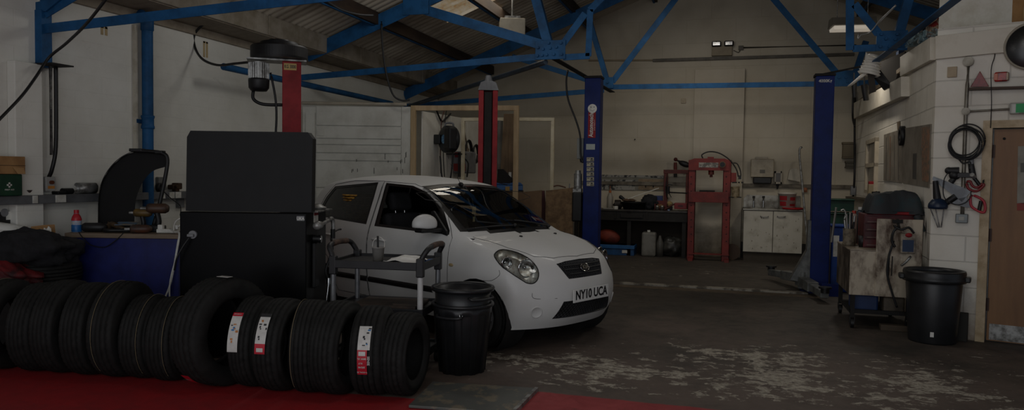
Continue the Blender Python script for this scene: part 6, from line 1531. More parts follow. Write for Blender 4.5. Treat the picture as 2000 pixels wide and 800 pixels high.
mesh('gauge_face', lambda q: q.cyl(at(1411, 321, Ys - .08), at(1411, 321, Ys - .084), .045, n=28), BLACK, g)
mesh('ram', lambda q: (q.cyl(at(1389, 332, Ys + .05), at(1389, 341, Ys + .05), .05, n=20), q.cyl(at(1389, 341, Ys + .05), at(1389, 346, Ys + .05), .025, n=16)), RP, t)
mesh('bed_beam', lambda q: bx3(q, 1345, 374, 1423, 396, Ys - .05, .24), PR, t, bevel=.005)
mesh('bed_block', lambda q: bx3(q, 1366, 371, 1396, 374.5, Ys, .12), DARK, t)
mesh('foot_rail', lambda q: bx3(q, 1345, 494, 1424, 499, Ys - .02, .16), PR, t)
for px in (1349, 1419): mesh('foot', lambda q: (lambda c: q.bb((c.x - .04, Ys - .18, 0), (c.x + .04, Ys + .32, .05)))(at(px, 500, Ys)), PR, t)
mesh('oil_hose', lambda q: q.tube([at(1373, 309, Ys + .05), at(1371, 302, Ys + .05), at(1385, 296, Ys + .05), at(1405, 299, Ys), at(1425, 312, Ys), at(1438, 330, Ys), at(1442, 345, Ys)], .011, 8), BLACK, t)
mesh('oil_hose', lambda q: q.tube([at(1432, 318, Ys), at(1440, 320, Ys), at(1446, 333, Ys), at(1447, 344, Ys)], .010, 8), BLACK, t)
pu = mesh('pump', lambda q: bx3(q, 1427, 337, 1438, 356, Ys, .10), PR, t, bevel=.004)
mesh('pump_fitting', lambda q: (q.box(at(1445, 346, Ys), (.05, .05, .07)), q.cyl(at(1430, 356, Ys), at(1452, 356, Ys), .012, n=8)), BLACK, pu)
t = thing('brush_cup', 'stained cup with brushes hanging on the side of the red shop press', 'cup', at(1438, 386, Ys - .05))
mesh('cup', lambda q: q.cyl(at(1437, 386, Ys - .02), at(1436, 364, Ys - .02), .065, .078, 22), mat('stained cream cup', '8a7c62', .7, c2='54452f', scale=18), t)
mesh('brush_handle', lambda q: q.cyl(at(1440, 364, Ys - .02), at(1441, 348, Ys - .02), .010, n=8), mat('pale brush handle', '9f947e', .6), t)
mesh('brush_handle', lambda q: q.cyl(at(1445, 368, Ys - .02), at(1447, 352, Ys - .02), .014, n=8), mat('pale brush handle', '9f947e', .6), t)
mesh('cup_bracket', lambda q: bx3(q, 1424, 384, 1448, 386, Ys - .08, .14), DARK, t)
single('cutting_disc', lambda q: (lambda c: q.cyl(c + V((0, -.015, 0)), c + V((0, .015, 0)), .145, n=36))(V((at(1430, 488, Ys + .3).x, Ys + .35, .147))), mat('brown disc', '3c2a1a', .6, c2='8a6c3c', scale=1.2, lo=.5, hi=.7), 'brown round disc leaning between the red shop press and the sink unit', 'disc')
# ---- sink unit
Yk = 14.0
t = thing('sink_unit', 'scuffed white two-door sink unit against the back wall', 'sink unit', (at(1510, 500, Yk).x, Yk + .25, 0))
X0, X1 = at(1452, 450, Yk).x, at(1567, 450, Yk).x; zk1 = at(1510, 411, Yk).z; zk0 = at(1510, 494, Yk).z
SCW = mat('scuffed white door', 'b4afa2', .5, c2='9b9587', scale=5, lo=.5, hi=.7)
mesh('carcass', lambda q: q.bb((X0 + .01, Yk + .02, zk0), (X1 - .01, YB - .02, zk1)), mat('grey carcass', '6f6a60', .7), t)
mesh('plinth', lambda q: q.bb((X0 + .01, Yk + .05, 0), (X1 - .01, YB - .02, zk0)), mat('grimy plinth', '3c352c', .8), t)
xm = at(1509.5, 450, Yk).x
SCR = mat('door scuff', '5d4c3a', .8)
for k, (x0, x1) in enumerate(((X0, xm - .006), (xm + .006, X1))):
    d = mesh('door', lambda q: q.bb((x0, Yk, zk0 + .01), (x1, Yk + .02, zk1 - .01)), SCW, t, bevel=.004)
    hxp = at(1493 if k == 0 else 1526, 423, Yk)
    mesh('handle', lambda q: q.tube([hxp + V((-.065, 0, .012)), hxp + V((-.055, -.022, 0)), hxp + V((.055, -.022, 0)), hxp + V((.065, 0, .012))], .008, 8), STEEL, d)
    def sc(q):
        rnd = random.Random(k + 3)
        for j in range(12): q.box((x0 + .04 + rnd.random() * (x1 - x0 - .08), Yk - .001, zk0 + .05 + rnd.random() * (zk1 - zk0 - .1)), (.004 + .006 * rnd.random(), .002, .01 + .03 * rnd.random()))
    mesh('scuffs', sc, SCR, d)['kind'] = 'stuff'
ss = mat('stained steel sink', '8b877d', .35, .6, c2='5c564c', scale=5)
mesh('sink_top', lambda q: (q.bb((X0 - .02, Yk - .02, zk1), (X1 + .02, Yk + .10, zk1 + .025)), q.bb((X0 - .02, YB - .16, zk1), (X1 + .02, YB - .02, zk1 + .025)), q.bb((X0 - .02, Yk, zk1), (X0 + .12, YB - .02, zk1 + .025)), q.bb((X0 + .6, Yk, zk1), (X1 + .02, YB - .02, zk1 + .025)), q.bb((X0 + .12, Yk + .1, zk1 - .1), (X0 + .6, YB - .16, zk1 - .09))), ss, t, bevel=.004)
mesh('splashback', lambda q: q.prism([(X0 - .0, zk1), (X1, zk1), (X1, zk1 + .26), (X0 + .06, zk1 + .26), (X0, zk1 + .2)], (0, YB - .035, 0), (1, 0, 0), (0, 0, 1), (0, .02, 0)), ss, t)
for px in (1472, 1491):
    p = P(px, 392, Y=YB - .12)
    tp = mesh('tap', lambda q: (q.cyl((p.x, p.y, zk1 + .02), (p.x, p.y, p.z + .05), .014, n=12), q.tube([(p.x, p.y, p.z + .03), (p.x, p.y - .06, p.z + .05), (p.x, p.y - .10, p.z + .01)], .012, 10)), CHROME, t)
    mesh('tap_head', lambda q: q.cyl((p.x, p.y, p.z + .05), (p.x, p.y, p.z + .09), .022, n=12), BLACK, tp)
c = V((at(1537, 405, Yk + .2).x, Yk + .2, zk1 + .025))
t = thing('paint_bucket', 'white bucket with red printed bands standing on the sink drainer', 'bucket', c)
mesh('bucket_body', lambda q: q.lathe([(0, 0), (.135, 0), (.155, .27), (.163, .27), (.163, .30), (.150, .30), (.13, .012), (0, .012)], c, (0, 0, 1), 36), mat('bucket white', 'c2bcb0', .45), t)
for z0, z1, a0, a1 in ((.16, .24, -150, -95), (.16, .22, -75, -30), (.06, .14, -150, -100), (.06, .10, -75, -30)):
    mesh('printed_band', lambda q: q.grid(lambda u, v: c + V(((.1365 + .02 * (z0 + (z1 - z0) * v) / .27 + .002) * math.cos(math.radians(a0 + (a1 - a0) * u)), (.1365 + .02 * (z0 + (z1 - z0) * v) / .27 + .002) * math.sin(math.radians(a0 + (a1 - a0) * u)), z0 + (z1 - z0) * v)), 8, 1), RED, t)
single('red_tray', lambda q: (lambda c: q.lathe([(0, .004), (.16, .0), (.19, .03), (.185, .034), (.155, .010), (0, .01)], c, (0, 0, 1), 30))(V((at(1549, 408, Yk + .02).x, Yk + .08, zk1 + .026))), mat('bright red plastic', 'b01c24', .4), 'bright red lid lying before the white bucket on the sink', 'lid')
# dispensers
t = thing('towel_dispenser', 'cream metal paper towel dispenser on the back wall above the sink', 'dispenser', P(1489, 350, Y=YB))
mesh('case', lambda q: bx3(q, 1467, 310, 1511, 346, YB - .20, .20), mat('cream enamel', '9d927c', .4, c2='8a7f6a'), t, bevel=.01)
mesh('lid_rim', lambda q: bx3(q, 1476, 306, 1500, 310, YB - .18, .16), mat('cream enamel', '9d927c', .4), t)
mesh('outlet', lambda q: bx3(q, 1471, 346, 1507, 359, YB - .18, .18), BLACK, t, bevel=.02)
mesh('window_slot', lambda q: bx3(q, 1484, 331, 1494, 338, YB - .205, .006), mat('grey slot', '5f5a4f', .5), t)
t = thing('soap_dispenser', 'small wall soap dispenser between towel box and white hood', 'dispenser', P(1520, 360, Y=YB))
mesh('case', lambda q: (bx3(q, 1513, 334, 1527, 338, YB - .10, .10), bx3(q, 1513, 355, 1527, 359, YB - .10, .10), bx3(q, 1513, 334, 1515, 359, YB - .10, .10), bx3(q, 1525, 334, 1527, 359, YB - .10, .10)), mat('cream plastic', '9c9484', .5), t)
mesh('reservoir', lambda q: bx3(q, 1515, 338, 1525, 355, YB - .08, .08), mat('brown gel', '4d453a', .3), t)
mesh('push_lever', lambda q: q.cyl(P(1519, 359, Y=YB - .05), P(1518, 369, Y=YB - .05), .03, .012, 10), DARK, t)
t = thing('wall_hood', 'white scoop-shaped cover on the back wall behind the long bar', 'cover', P(1550, 355, Y=YB))
mesh('scoop', lambda q: q.prism([(P(1537, 350, Y=YB).x, P(1537, 350, Y=YB).z), (P(1562, 350, Y=YB).x, P(1562, 355, Y=YB).z), (P(1561, 350, Y=YB).x, P(1560, 333, Y=YB).z), (P(1553, 350, Y=YB).x, P(1551, 328, Y=YB).z), (P(1541, 350, Y=YB).x, P(1541, 331, Y=YB).z)], (0, YB - .14, 0), (1, 0, 0), (0, 0, 1), (0, .14, 0)), mat('cream white cover', 'aaa394', .5), t, bevel=.012)
single('long_lever', lambda q: q.tube([at(1567, 287, 13.97), at(1562, 291, 13.97), at(1562, 310, 13.97), at(1567, 360, 13.95), at(1573, 430, 13.9), at(1577, 470, 13.85), at(1575, 499, 13.85), V((at(1566, 503, 13.85).x, 13.8, .03))], .019, 10, 6), STEEL, 'long bent steel lever leaning beside the sink unit', 'lever')
c = at(1572, 370, YB - .03); single('wall_socket', lambda q: (q.box(c, (.08, .03, .09)), q.cyl(c + V((.0, -.02, .01)), c + V((0, -.05, .01)), .03, n=14)), mat('orange plug', '93542c', .5), 'small orange plug in the socket right of the white hood', 'plug')
# under the bench
single('red_cylinder', lambda q: q.ball(V((at(1190, 462, YF + .25).x, YF + .25, at(1190, 462, YF + .25).z)), (.22, .14, .145), 24, 16, Matrix.Rotation(.25, 3, 'Y')), mat('orange red cloth', '7a3020', .7, c2='4a1a14', scale=4), 'orange-red gas bag lying under the left of the workbench', 'bag')
t = thing('blue_crate', 'blue metal toolbox with a pale label under the left of the workbench', 'tool box', (at(1205, 500, YF + .05).x, YF + .2, 0))
zc0 = at(1210, 478, YF + .02).z
mesh('crate_body', lambda q: (lambda a, b: q.bb((a.x, YF + .02, 0), (b.x, YF + .4, zc0)))(at(1140, 480, YF), at(1238, 480, YF)), mat('blue crate paint', '1c4a78', .5, c2='14365a'), t, bevel=.006)
mesh('crate_rim', lambda q: (lambda a, b: q.bb((a.x, YF, zc0 - .07), (b.x, YF + .42, zc0)))(at(1138, 480, YF), at(1239, 480, YF)), mat('blue crate rim', '235a8e', .5), t, bevel=.006)
mesh('crate_label', lambda q: bx3(q, 1215, 488, 1225, 494, YF + .012, .008), WHITE, t)
t = thing('jerrycan', 'grey white plastic jerrycan under the middle of the workbench', 'jerrycan', (at(1266, 500, YF + .1).x, YF + .1, 0))
mesh('can_body', lambda q: (lambda a, b: q.bb((a.x, YF + .0, 0.0), (b.x, YF + .22, a.z)))(at(1253, 453, YF), at(1280, 500, YF)), mat('grey jerrycan', '74726c', .5, c2='5a5750', scale=4), t, bevel=.035)
mesh('can_cap', lambda q: q.cyl(at(1267, 454, YF + .1) , at(1267, 449, YF + .1) + V((0, 0, .0)), .03, n=16), WHITE, t)
single('detergent_bottle', lambda q: q.lathe([(0, 0), (.065, 0), (.068, .25), (.03, .36), (.02, .40), (0, .40)], V((at(1288, 500, YF + .05).x, YF + .08, 0)), (0, 0, 1), 22), mat('dim grey bottle', '4c4a45', .5), 'dim grey bottle right of the jerrycan', 'bottle')
single('bin_bag', lambda q: lump(q, V((at(1312, 480, YF + .2).x, YF + .22, .19)), (.21, .18, .19), 31, amp=.3), mat('grey bin bag', '34332f', .4, c2='1f1e1c', scale=5), 'grey bin bag under the right of the workbench', 'bag')
# small shelves near the corner
for (x0, y0, x1, y1, m_, lab) in ((1647, 277, 1668, 309, mat('dim cream box', '6e6350', .7), 'upper cream box near the back right corner'), (1653, 314, 1668, 328, mat('dim grey box', '5a554a', .7), 'lower grey box near the back right corner')):
    single('wall_box', lambda q: (bx3(q, x0, y0 + 4, x1, y1 - 3, YB - .14, .14), bx3(q, x0 - 1, y0, x1, y0 + 4, YB - .16, .16), bx3(q, x0 - 1, y1 - 3, x1, y1, YB - .16, .16)), m_, 'small dark-topped wall box, ' + lab, 'wall box', 'small boxes on the back wall', bevel=.004)
single('damp_mark_hook', lambda q: q.cyl(P(1240, 272, Y=YB), P(1240, 272, Y=YB - .04), .012, n=8), DARK, 'small dark hook on the bare back wall above the workbench', 'hook')
# green crates and blue bins beyond the right post
GRN = mat('dark green crate', '0f3a2c', .5, c2='0c2c22', scale=6)
for k, (y0, y1) in enumerate(((388, 413), (415, 439))):
    single('green_crate', lambda q: (bx3(q, 1616, y0 + 3, 1668, y1, 12.2, .4), bx3(q, 1614, y0, 1670, y0 + 4, 12.17, .46)), GRN, 'dark green crate beyond the right blue post, %s of two' % ('upper', 'lower')[k], 'crate', 'green crates', bevel=.006)
single('crate_stand', lambda q: (lambda a, b: q.bb((a.x, 12.2, 0), (b.x, 12.6, at(1640, 440, 12.2).z)))(at(1618, 440, 12.2), at(1666, 440, 12.2)), DARK, 'dark stand below the green crates', 'stand')
BB = mat('blue bin plastic', '123c86', .4, c2='0e2f6c')
t = thing('blue_drum', 'bright blue plastic drum with white labels behind the dirty cabinet', 'drum', (at(1630, 540, 10.4).x, 10.4, 0))
p = V((at(1629, 540, 10.3).x + .14, 10.75, 0)); zt2 = P(1629, 446, Y=10.3).z
mesh('drum_body', lambda q: q.box(p + V((0, 0, zt2 / 2)), (.30, .30, zt2)), BB, t, bevel=.03)
mesh('drum_lid', lambda q: q.box(p + V((.0, 0, zt2 + .015)), (.33, .33, .03)), BB, t, bevel=.012)
mesh('drum_label', lambda q: q.box(p + V((-.09, -.153, zt2 - .25)), (.07, .004, .28)), WHITE, t)
# ------------------------------------------------------------------ right-hand side: dirty cabinet, benches, tools on the wall
GRM = mat('oil stained white steel', 'b3a793', .5, c2='46321f', scale=6.5, lo=.44, hi=.64, bump=.15, stretch=(1, 1, .45)); GRS = mat('oil stained grey steel', '6a6055', .5, c2='2e2720', scale=5, lo=.4, hi=.6)
fl = P(1661, 488, Z=.79); x0, y0 = fl.x, fl.y; x1 = x0 + .60; y1 = y0 + .95
t = thing('steel_cabinet', 'oil-stained white steel cabinet on castors against the right wall', 'cabinet', ((x0 + x1) / 2, (y0 + y1) / 2, 0))
mesh('cabinet_box', lambda q: q.bb((x0 + .012, y0 + .012, .345), (x1, y1, .785)), GRS, t)
mesh('front_panel', lambda q: q.bb((x0, y0, .34), (x1, y0 + .012, .79)), GRM, t, bevel=.003)
mesh('side_panel', lambda q: q.bb((x0, y0 + .012, .34), (x0 + .012, y1, .79)), GRS, t, bevel=.003)
mesh('top_panel', lambda q: q.bb((x0 - .005, y0 - .005, .785), (x1, y1, .80)), mat('stained top', '968b7a', .5, c2='5f5548', scale=4), t, bevel=.003)
bxa = P(1713, 430, Y=y0 - .01).x; zbt = P(1760, 428, Y=y0 - .01).z
mesh('splash_board', lambda q: q.bb((bxa, y0 - .014, .34), (P(1803, 430, Y=y0 - .01).x, y0 - .002, zbt)), GRM, t, bevel=.002)
for px_, py_ in ((x0 + .04, y0 + .04), (x0 + .04, y1 - .06), (x1 - .05, y0 + .04), (x1 - .05, y1 - .06)):
    l_ = mesh('leg', lambda q: q.bb((px_ - .02, py_ - .02, .11), (px_ + .02, py_ + .02, .34)), DARK, t)
    mesh('castor', lambda q: (q.cyl((px_ - .015, py_, .048), (px_ + .015, py_, .048), .048, n=22), q.bb((px_ - .024, py_ - .02, .05), (px_ - .018, py_ + .02, .12)), q.bb((px_ + .018, py_ - .02, .05), (px_ + .024, py_ + .02, .12))), BLACK, l_)
mesh('lower_rail', lambda q: (q.bb((x0 + .02, y0 + .03, .15), (x1 - .03, y0 + .06, .19)), q.bb((x0 + .02, y0 + .06, .145), (x1 - .03, y1 - .04, .155))), DARK, t)
# pump and bits hung on the front
pc = P(1762, 470, Y=y0 - .08)
t = thing('hand_pump', 'greasy hanging pump with blue label on the front of the stained cabinet', 'pump', pc - V((0, 0, .15)))
a_, b_ = P(1758, 455, Y=y0 - .05), P(1786, 495, Y=y0 - .05)
mesh('pump_can', lambda q: q.bb((a_.x, y0 - .10, b_.z), (b_.x, y0 - .02, a_.z)), mat('stained can', '8b8172', .5, c2='403529', scale=8), t, bevel=.012)
mesh('blue_label', lambda q: q.bb((a_.x + .015, y0 - .103, b_.z + .02), (b_.x - .02, y0 - .10, a_.z - .06)), mat('navy label', '152c4a', .5), t)
mesh('red_cap', lambda q: q.ball(P(1775, 459, Y=y0 - .10), (.032, .02, .022), 14, 8), RED, t)
mesh('pump_hose', lambda q: q.tube([P(1757, 441, Y=y0 - .05), P(1745, 452, Y=y0 - .06), P(1742, 470, Y=y0 - .05), P(1748, 482, Y=y0 - .05)], .012, 8), BLACK, t)
mesh('pump_hose', lambda q: q.tube([P(1745, 440, Y=y0 - .05), P(1760, 448, Y=y0 - .07), P(1775, 444, Y=y0 - .07), P(1785, 455, Y=y0 - .06)], .011, 8), BLACK, t)
mesh('pump_clamp', lambda q: (q.box(P(1753, 432, Y=y0 - .03), (.09, .04, .035)), q.cyl(P(1753, 428, Y=y0 - .02), P(1756, 445, Y=y0 - .05), .012, n=8)), DARK, t, bevel=.004)
mesh('drain_hose', lambda q: q.tube([P(1746, 470, Y=y0 - .03), P(1736, 500, Y=y0 - .03), P(1733, 535, Y=y0 - .03), P(1742, 570, Y=y0 - .04), P(1752, 600, Y=y0 - .04)], .010, 8), BLACK, t)
for dx in (0, 6): mesh('hung_rod', lambda q: q.cyl(P(1737 + dx, 500, Y=y0 - .03), P(1735 + dx, 538, Y=y0 - .03), .005, n=6), DARK, t)
mesh('hung_bracket', lambda q: q.tube([P(1779, 500, Y=y0 - .03), P(1768, 512, Y=y0 - .03), P(1760, 518, Y=y0 - .03)], .012, 8), STEEL, t)
# things on the castor shelf
single('blue_can', lambda q: q.bb((x0 + .06, y0 + .15, .156), (x0 + .30, y0 + .45, .33)), mat('blue container', '16305c', .5), 'blue container on the rail under the stained cabinet', 'container', bevel=.02)
single('oil_can', lambda q: q.bb((x0 + .34, y0 + .12, .156), (x0 + .54, y0 + .35, .32)), mat('dirty cream can', '5d5345', .6, c2='3a3228'), 'dirty cream can on the rail under the stained cabinet', 'can', bevel=.02)
single('floor_block', lambda q: q.bb((x0 + .30, y0 - .02, 0), (x0 + .58, y0 + .10, .055)), mat('grimy wood block', '4c4134', .8), 'grimy wooden block on the floor under the stained cabinet', 'block', bevel=.006)
# brush pot and bottles on the cabinet
c = V((P(1658, 470, Y=y0 + .45).x, y0 + .45, .80)); 
t = thing('tool_pot', 'stained cylindrical pot full of tools on the dirty cabinet', 'pot', c)
mesh('pot', lambda q: q.lathe([(0, 0), (.065, 0), (.066, .02), (.060, .03), (.062, .18), (.056, .18), (.054, .03), (0, .03)], c, (0, 0, 1), 24), mat('stained pot', '6b6151', .6, c2='3e352a', scale=16), t)
rnd = random.Random(5)
for k in range(7):
    a = rnd.random() * 6.28; mesh('tool_handle', lambda q: q.cyl(c + V((.02 * math.cos(a), .02 * math.sin(a), .03)), c + V((.05 * math.cos(a), .05 * math.sin(a), .24 + .12 * rnd.random())), .011, n=8), BLACK if k % 2 else mat('pale steel', 'a5a5a0', .3, .8), t)
single('tyre_lever', lambda q: (q.cyl(V((c.x - .13, c.y + .35, .80)), P(1633, 405, Y=y0 + .75), .012, n=8), q.tube([P(1641, 412, Y=y0 + .75), P(1648, 409, Y=y0 + .75), P(1652, 418, Y=y0 + .75), P(1649, 428, Y=y0 + .75)], .010, 8)), mat('pale steel', 'a5a5a0', .3, .8), 'pale steel tyre levers standing behind the tool pot', 'tyre lever')
for (px, py0, py1, r, col, cap, lab, yy_) in ((1667, 426, 411, .035, 'a08a80', 'a83020', 'small bottle with red cap behind the tool pot', .75), (1680, 424, 404, .045, '27303e', 'c8c8c4', 'dark spray can with white nozzle behind the red tool chest', .85)):
    z0 = .80; c_ = V((P(px, 450, Y=y0 + yy_).x, y0 + yy_, z0)); zt3 = P(px, py1, Y=y0 + yy_).z
    t = thing('spray_can', lab, 'bottle', c_)
    mesh('can_body', lambda q: q.lathe([(0, 0), (r, 0), (r, zt3 - z0 - .05), (r * .5, zt3 - z0 - .03), (0, zt3 - z0 - .03)], c_, (0, 0, 1), 18), mat('can ' + col, col, .4), t)
    mesh('cap', lambda q: q.cyl(c_ + V((0, 0, zt3 - z0 - .03)), c_ + V((0, 0, zt3 - z0)), r * .6, n=14), mat('cap ' + cap, cap, .4), t)
single('black_cup', lambda q: q.lathe([(0, 0), (.035, 0), (.045, .12), (.04, .12), (.03, .01), (0, .01)], V((P(1668, 470, Y=y0 + .3).x + .08, y0 + .30, .80)), (0, 0, 1), 18), BLACK, 'black cup right of the tool pot on the dirty cabinet', 'cup')
# red tool chest
cx0, cx1 = P(1686, 440, Y=y0 + .28).x, x1 + .05
t = thing('tool_chest', 'dark red tool chest with drawers standing on the dirty cabinet', 'tool chest', ((cx0 + cx1) / 2, y0 + .5, .80))
DR = mat('dark red chest', '58161a', .45, c2='3a1012', scale=6)
zt4 = P(1700, 417, Y=y0 + .3).z
mesh('chest_body', lambda q: q.bb((cx0, y0 + .25, .80), (cx1, y0 + .62, zt4)), DR, t, bevel=.008)
for k in range(4):
    zz_ = .815 + k * (zt4 - .83) / 4; d = mesh('drawer', lambda q: q.bb((cx0 + .01, y0 + .238, zz_), (cx1 - .01, y0 + .25, zz_ + (zt4 - .85) / 4)), DR, t, bevel=.003)
    mesh('drawer_pull', lambda q: q.bb((cx0 + .03, y0 + .228, zz_ + .01), (cx0 + .20, y0 + .238, zz_ + .02)), mat('dull chrome strip', '6c5650', .4, .5), d)
mesh('lid', lambda q: q.bb((bxa, y0 + .20, zt4), (cx1, y0 + .62, zt4 + .03)), RED, t, bevel=.006)
cj = P(1752, 408, Y=y0 + .35)
JK = mat('black green jacket', '26292c', .7, c2='16343a', scale=4, lo=.5, hi=.7, bump=.4, bscale=30)
def jacket(q):
    n = 26
    xa, xb = P(1692, 410, Y=y0 + .3).x, P(1806, 410, Y=y0 + .3).x
    zt5 = P(1750, 379, Y=y0 + .3).z
    def fn(u, v):
        x = xa + (xb - xa) * u; w = (v - .5) * 2
        y = y0 + .42 + .24 * w * (1.0 if abs(w) < .8 else .98)
        e = min(1, max(0, (1 - abs(w)) * 3.2)); eu = min(1, min(u, 1 - u) * 9)
        base = zt4 + .035 - .03
        z = base + (zt5 - base) * (e ** .5) * (eu ** .5)
        z += .05 * mnoise.noise(V((u * 3.2, v * 2.5, 2.2))) + .014 * mnoise.noise(V((u * 9, v * 7, 5)))
        if u > .84: z -= .14 * (u - .84) / .16 * (1 - v)
        return (x, y + .03 * mnoise.noise(V((u * 2.5, v * 2, 9))), max(z, base))
    q.grid(fn, 46, 34)
    q.grid(lambda u, v: (xa + (xb - xa) * u, y0 + .19 + .46 * v, zt4 + .034), 2, 2)
single('jacket', jacket, JK, 'bulky black and green jacket draped over the red tool chest', 'jacket')
single('jacket_sleeve', lambda q: q.tube([P(1790, 420, Y=y0 + .12), P(1795, 432, Y=y0 + .10), P(1799, 444, Y=y0 + .10), P(1801, 452, Y=y0 + .1)], .035, 10), JK, 'dark glove hanging at the right end of the jacket', 'glove')
# ---- black dustbin by the door
bc_ = HD(1830, 6.88)
t = thing('dustbin', 'large black dustbin with lid ring standing by the office corner', 'bin', bc_)
hb = .66
mesh('bin_body', lambda q: q.lathe([(0, 0), (.195, 0), (.20, .015), (.235, hb - .12), (.232, hb - .11), (.238, hb - .08), (.245, hb - .02), (.235, hb - .02), (.19, .02), (0, .02)], bc_, (0, 0, 1), 64), BIN, t)
mesh('bin_rim', lambda q: q.lathe([(.24, hb - .10), (.262, hb - .095), (.266, hb - .06), (.258, hb - .05), (.262, hb - .01), (.256, hb + .01), (.238, hb + .012), (.225, hb - .02), (.236, hb - .05)], bc_, (0, 0, 1), 64, closed=True), BIN, t)
va = math.atan2(-bc_.y, -bc_.x)
for k in (-1.45, 1.5): mesh('bin_handle', lambda q: q.box(bc_ + V((math.cos(va + k) * .27, math.sin(va + k) * .27, hb - .06)), (.05, .12, .05), rz=va + k), BIN, t, bevel=.012)
p = bc_ + V((math.cos(va) * .204, math.sin(va) * .204, .095))
lb_ = mesh('white_label', lambda q: q.box(p + V((0, 0, .0)), (.006, .03, .045), rz=va), WHITE, t)
mesh('grey_box', lambda q: None or q.box((0, 0, -50), (.001, .001, .001)), GREY) if False else None
gb = P(1884, 683, Z=0)
single('grey_crate', lambda q: q.box(HD(1884, 6.93, .13), (.13, .12, .26), rz=ANG), mat('dark grey crate', '26241f', .8), 'dark grey box on the floor between the dustbin and the door frame', 'box', bevel=.006)
# ---- on the right side wall
t = thing('poster_board', 'faded double wall chart on the office side wall', 'wall chart', onR(1774, 360))
POS = mat('faded chart', '857d70', .7, c2='6c6457', scale=3); POS2 = mat('faded chart columns', '8f6a52', .7, c2='6a6052', scale=20, lo=.45, hi=.55)
def rq(q, x0, y0, x1, y1, x2, y2, x3, y3, off, th): q.slab([onR(x0, y0, off), onR(x1, y1, off), onR(x2, y2, off), onR(x3, y3, off)], RN * th)
mesh('left_sheet', lambda q: rq(q, 1728, 263, 1762, 252, 1762, 357, 1727, 352, .002, .008), POS, t)
mesh('right_sheet', lambda q: rq(q, 1764, 251, 1820, 242, 1816, 366, 1764, 357, .002, .010), POS, t)
mesh('orange_column', lambda q: rq(q, 1803, 249, 1819, 246, 1817, 356, 1804, 353, .013, .002), POS2, t)
mesh('dark_column', lambda q: rq(q, 1786, 300, 1793, 299, 1792, 350, 1785, 349, .013, .002), mat('dark chart', '4e4a44', .7), t)
for k in range(4): mesh('chart_line', lambda q: rq(q, 1732 + k * 8, 268 - k * 2, 1733.5 + k * 8, 268 - k * 2, 1733 + k * 8, 350, 1731.5 + k * 8, 350, .011, .002), POS2 if k == 1 else mat('chart grey', '6a645a', .7), t)
mesh('tape_tag', lambda q: rq(q, 1753, 238, 1759, 236, 1759, 252, 1754, 254, .004, .004), mat('brown tape', '75624a', .7), t)
c = onR(1767, 265, .03)
single('tape_roll', lambda q: q.lathe([(.115, -.025), (.115, .025), (.065, .025), (.065, -.025)], c, RN, 32, closed=True), BLACK, 'black roll of tape hanging on the faded wall chart', 'tape')
# ledge under the window with things on it
la, lb2 = onR(1680, 386), onR(1722, 386)
t = thing('wall_ledge', 'narrow ledge under the small office window', 'shelf', la)
mesh('ledge_board', lambda q: q.slab([onR(1666, 383), onR(1722, 388), onR(1722, 392), onR(1666, 386)], RN * .14), mat('grimy ledge board', '5c5346', .7), t)
c = onR(1712, 386, .07); zl = c.z
t = thing('cream_box', 'cream pot with red lid on the window ledge', 'pot', c)
mesh('pot_body', lambda q: q.box(c + V((0, 0, .10)), (.09, .10, .19)), mat('cream pot', '8f8166', .6), t, bevel=.008)
mesh('red_lid', lambda q: q.box(c + V((0, 0, .215)), (.08, .09, .045)), RED, t, bevel=.006)
for px, lab in ((1717, 'left'), (1725, 'right')):
    c = onR(px, 388, .07); single('dark_jar', lambda q: q.cyl(c, c + V((0, 0, .10)), .028, n=16), BLACK, 'small dark jar behind the jacket on the ledge, %s one' % lab, 'jar', 'dark jars on the ledge')
cable('black cable running down the office side wall from the roof tie', [onR(1675, 178, .04), onR(1674, 240, .04), onR(1674, 340, .04), onR(1671, 385, .04)], .018, k=3)
cable('short black cable end hanging at the office wall head', [onR(1688, 160, .16), onR(1686, 200, .16), onR(1686, 230, .16), onR(1690, 246, .16)], .016, k=4)
c = onR(1672, 372, .05); single('junction_box', lambda q: q.box(c, (.08, .10, .16)), GREY, 'grey junction box low in the back right corner', 'junction box', bevel=.006)
# ---- on the angled wall
CON2 = mat('metal conduit', '7b766c', .4, .5, c2='595348')
a, b, c = onA(1892, 125, .03), onA(1887, 220, .03), onA(1880, 420, .03)
single('wall_conduit', lambda q: q.tube([a, b, onA(1883, 330, .03), c], .017, 12, 2), CON2, 'vertical metal conduit beside the door frame', 'conduit')
single('side_conduit', lambda q: q.cyl(onA(1892, 218, .03), onA(1978, 213, .03), .010, n=10), CON2, 'thin horizontal conduit running to the exit sign', 'conduit')
for (px, py, r, lab) in ((1892, 121, .045, 'round conduit box at the top of the vertical conduit'), (1887, 218, .035, 'round junction box where the conduits meet')):
    p = onA(px, py, .0); single('junction_box', lambda q: (q.cyl(p, p + AN * .05, r, n=24), q.cyl(p + AN * .05, p + AN * .055, r * .9, n=24)), CON2, lab, 'junction box', bevel=.003)
p = onA(1879, 426, .0)
t = thing('switch_socket', 'grey metal switch box at the foot of the vertical conduit', 'switch', p - V((0, 0, .05)))
mesh('box', lambda q: q.box(p + AN * .025, (.10, .05, .085), rz=ANG), mat('grey metal box', '6d7272', .4, .4), t, bevel=.006)
mesh('rocker', lambda q: q.box(p + AN * .052, (.045, .006, .035), rz=ANG), mat('pale rocker', 'a7a79f', .5), t)
p = onA(1860, 141, 0); single('blank_plate', lambda q: q.box(p + AN * .012, (.08, .024, .10), rz=ANG), mat('cream blank plate', 'a8977c', .6), 'cream blanking plate high on the office corner', 'plate', bevel=.004)
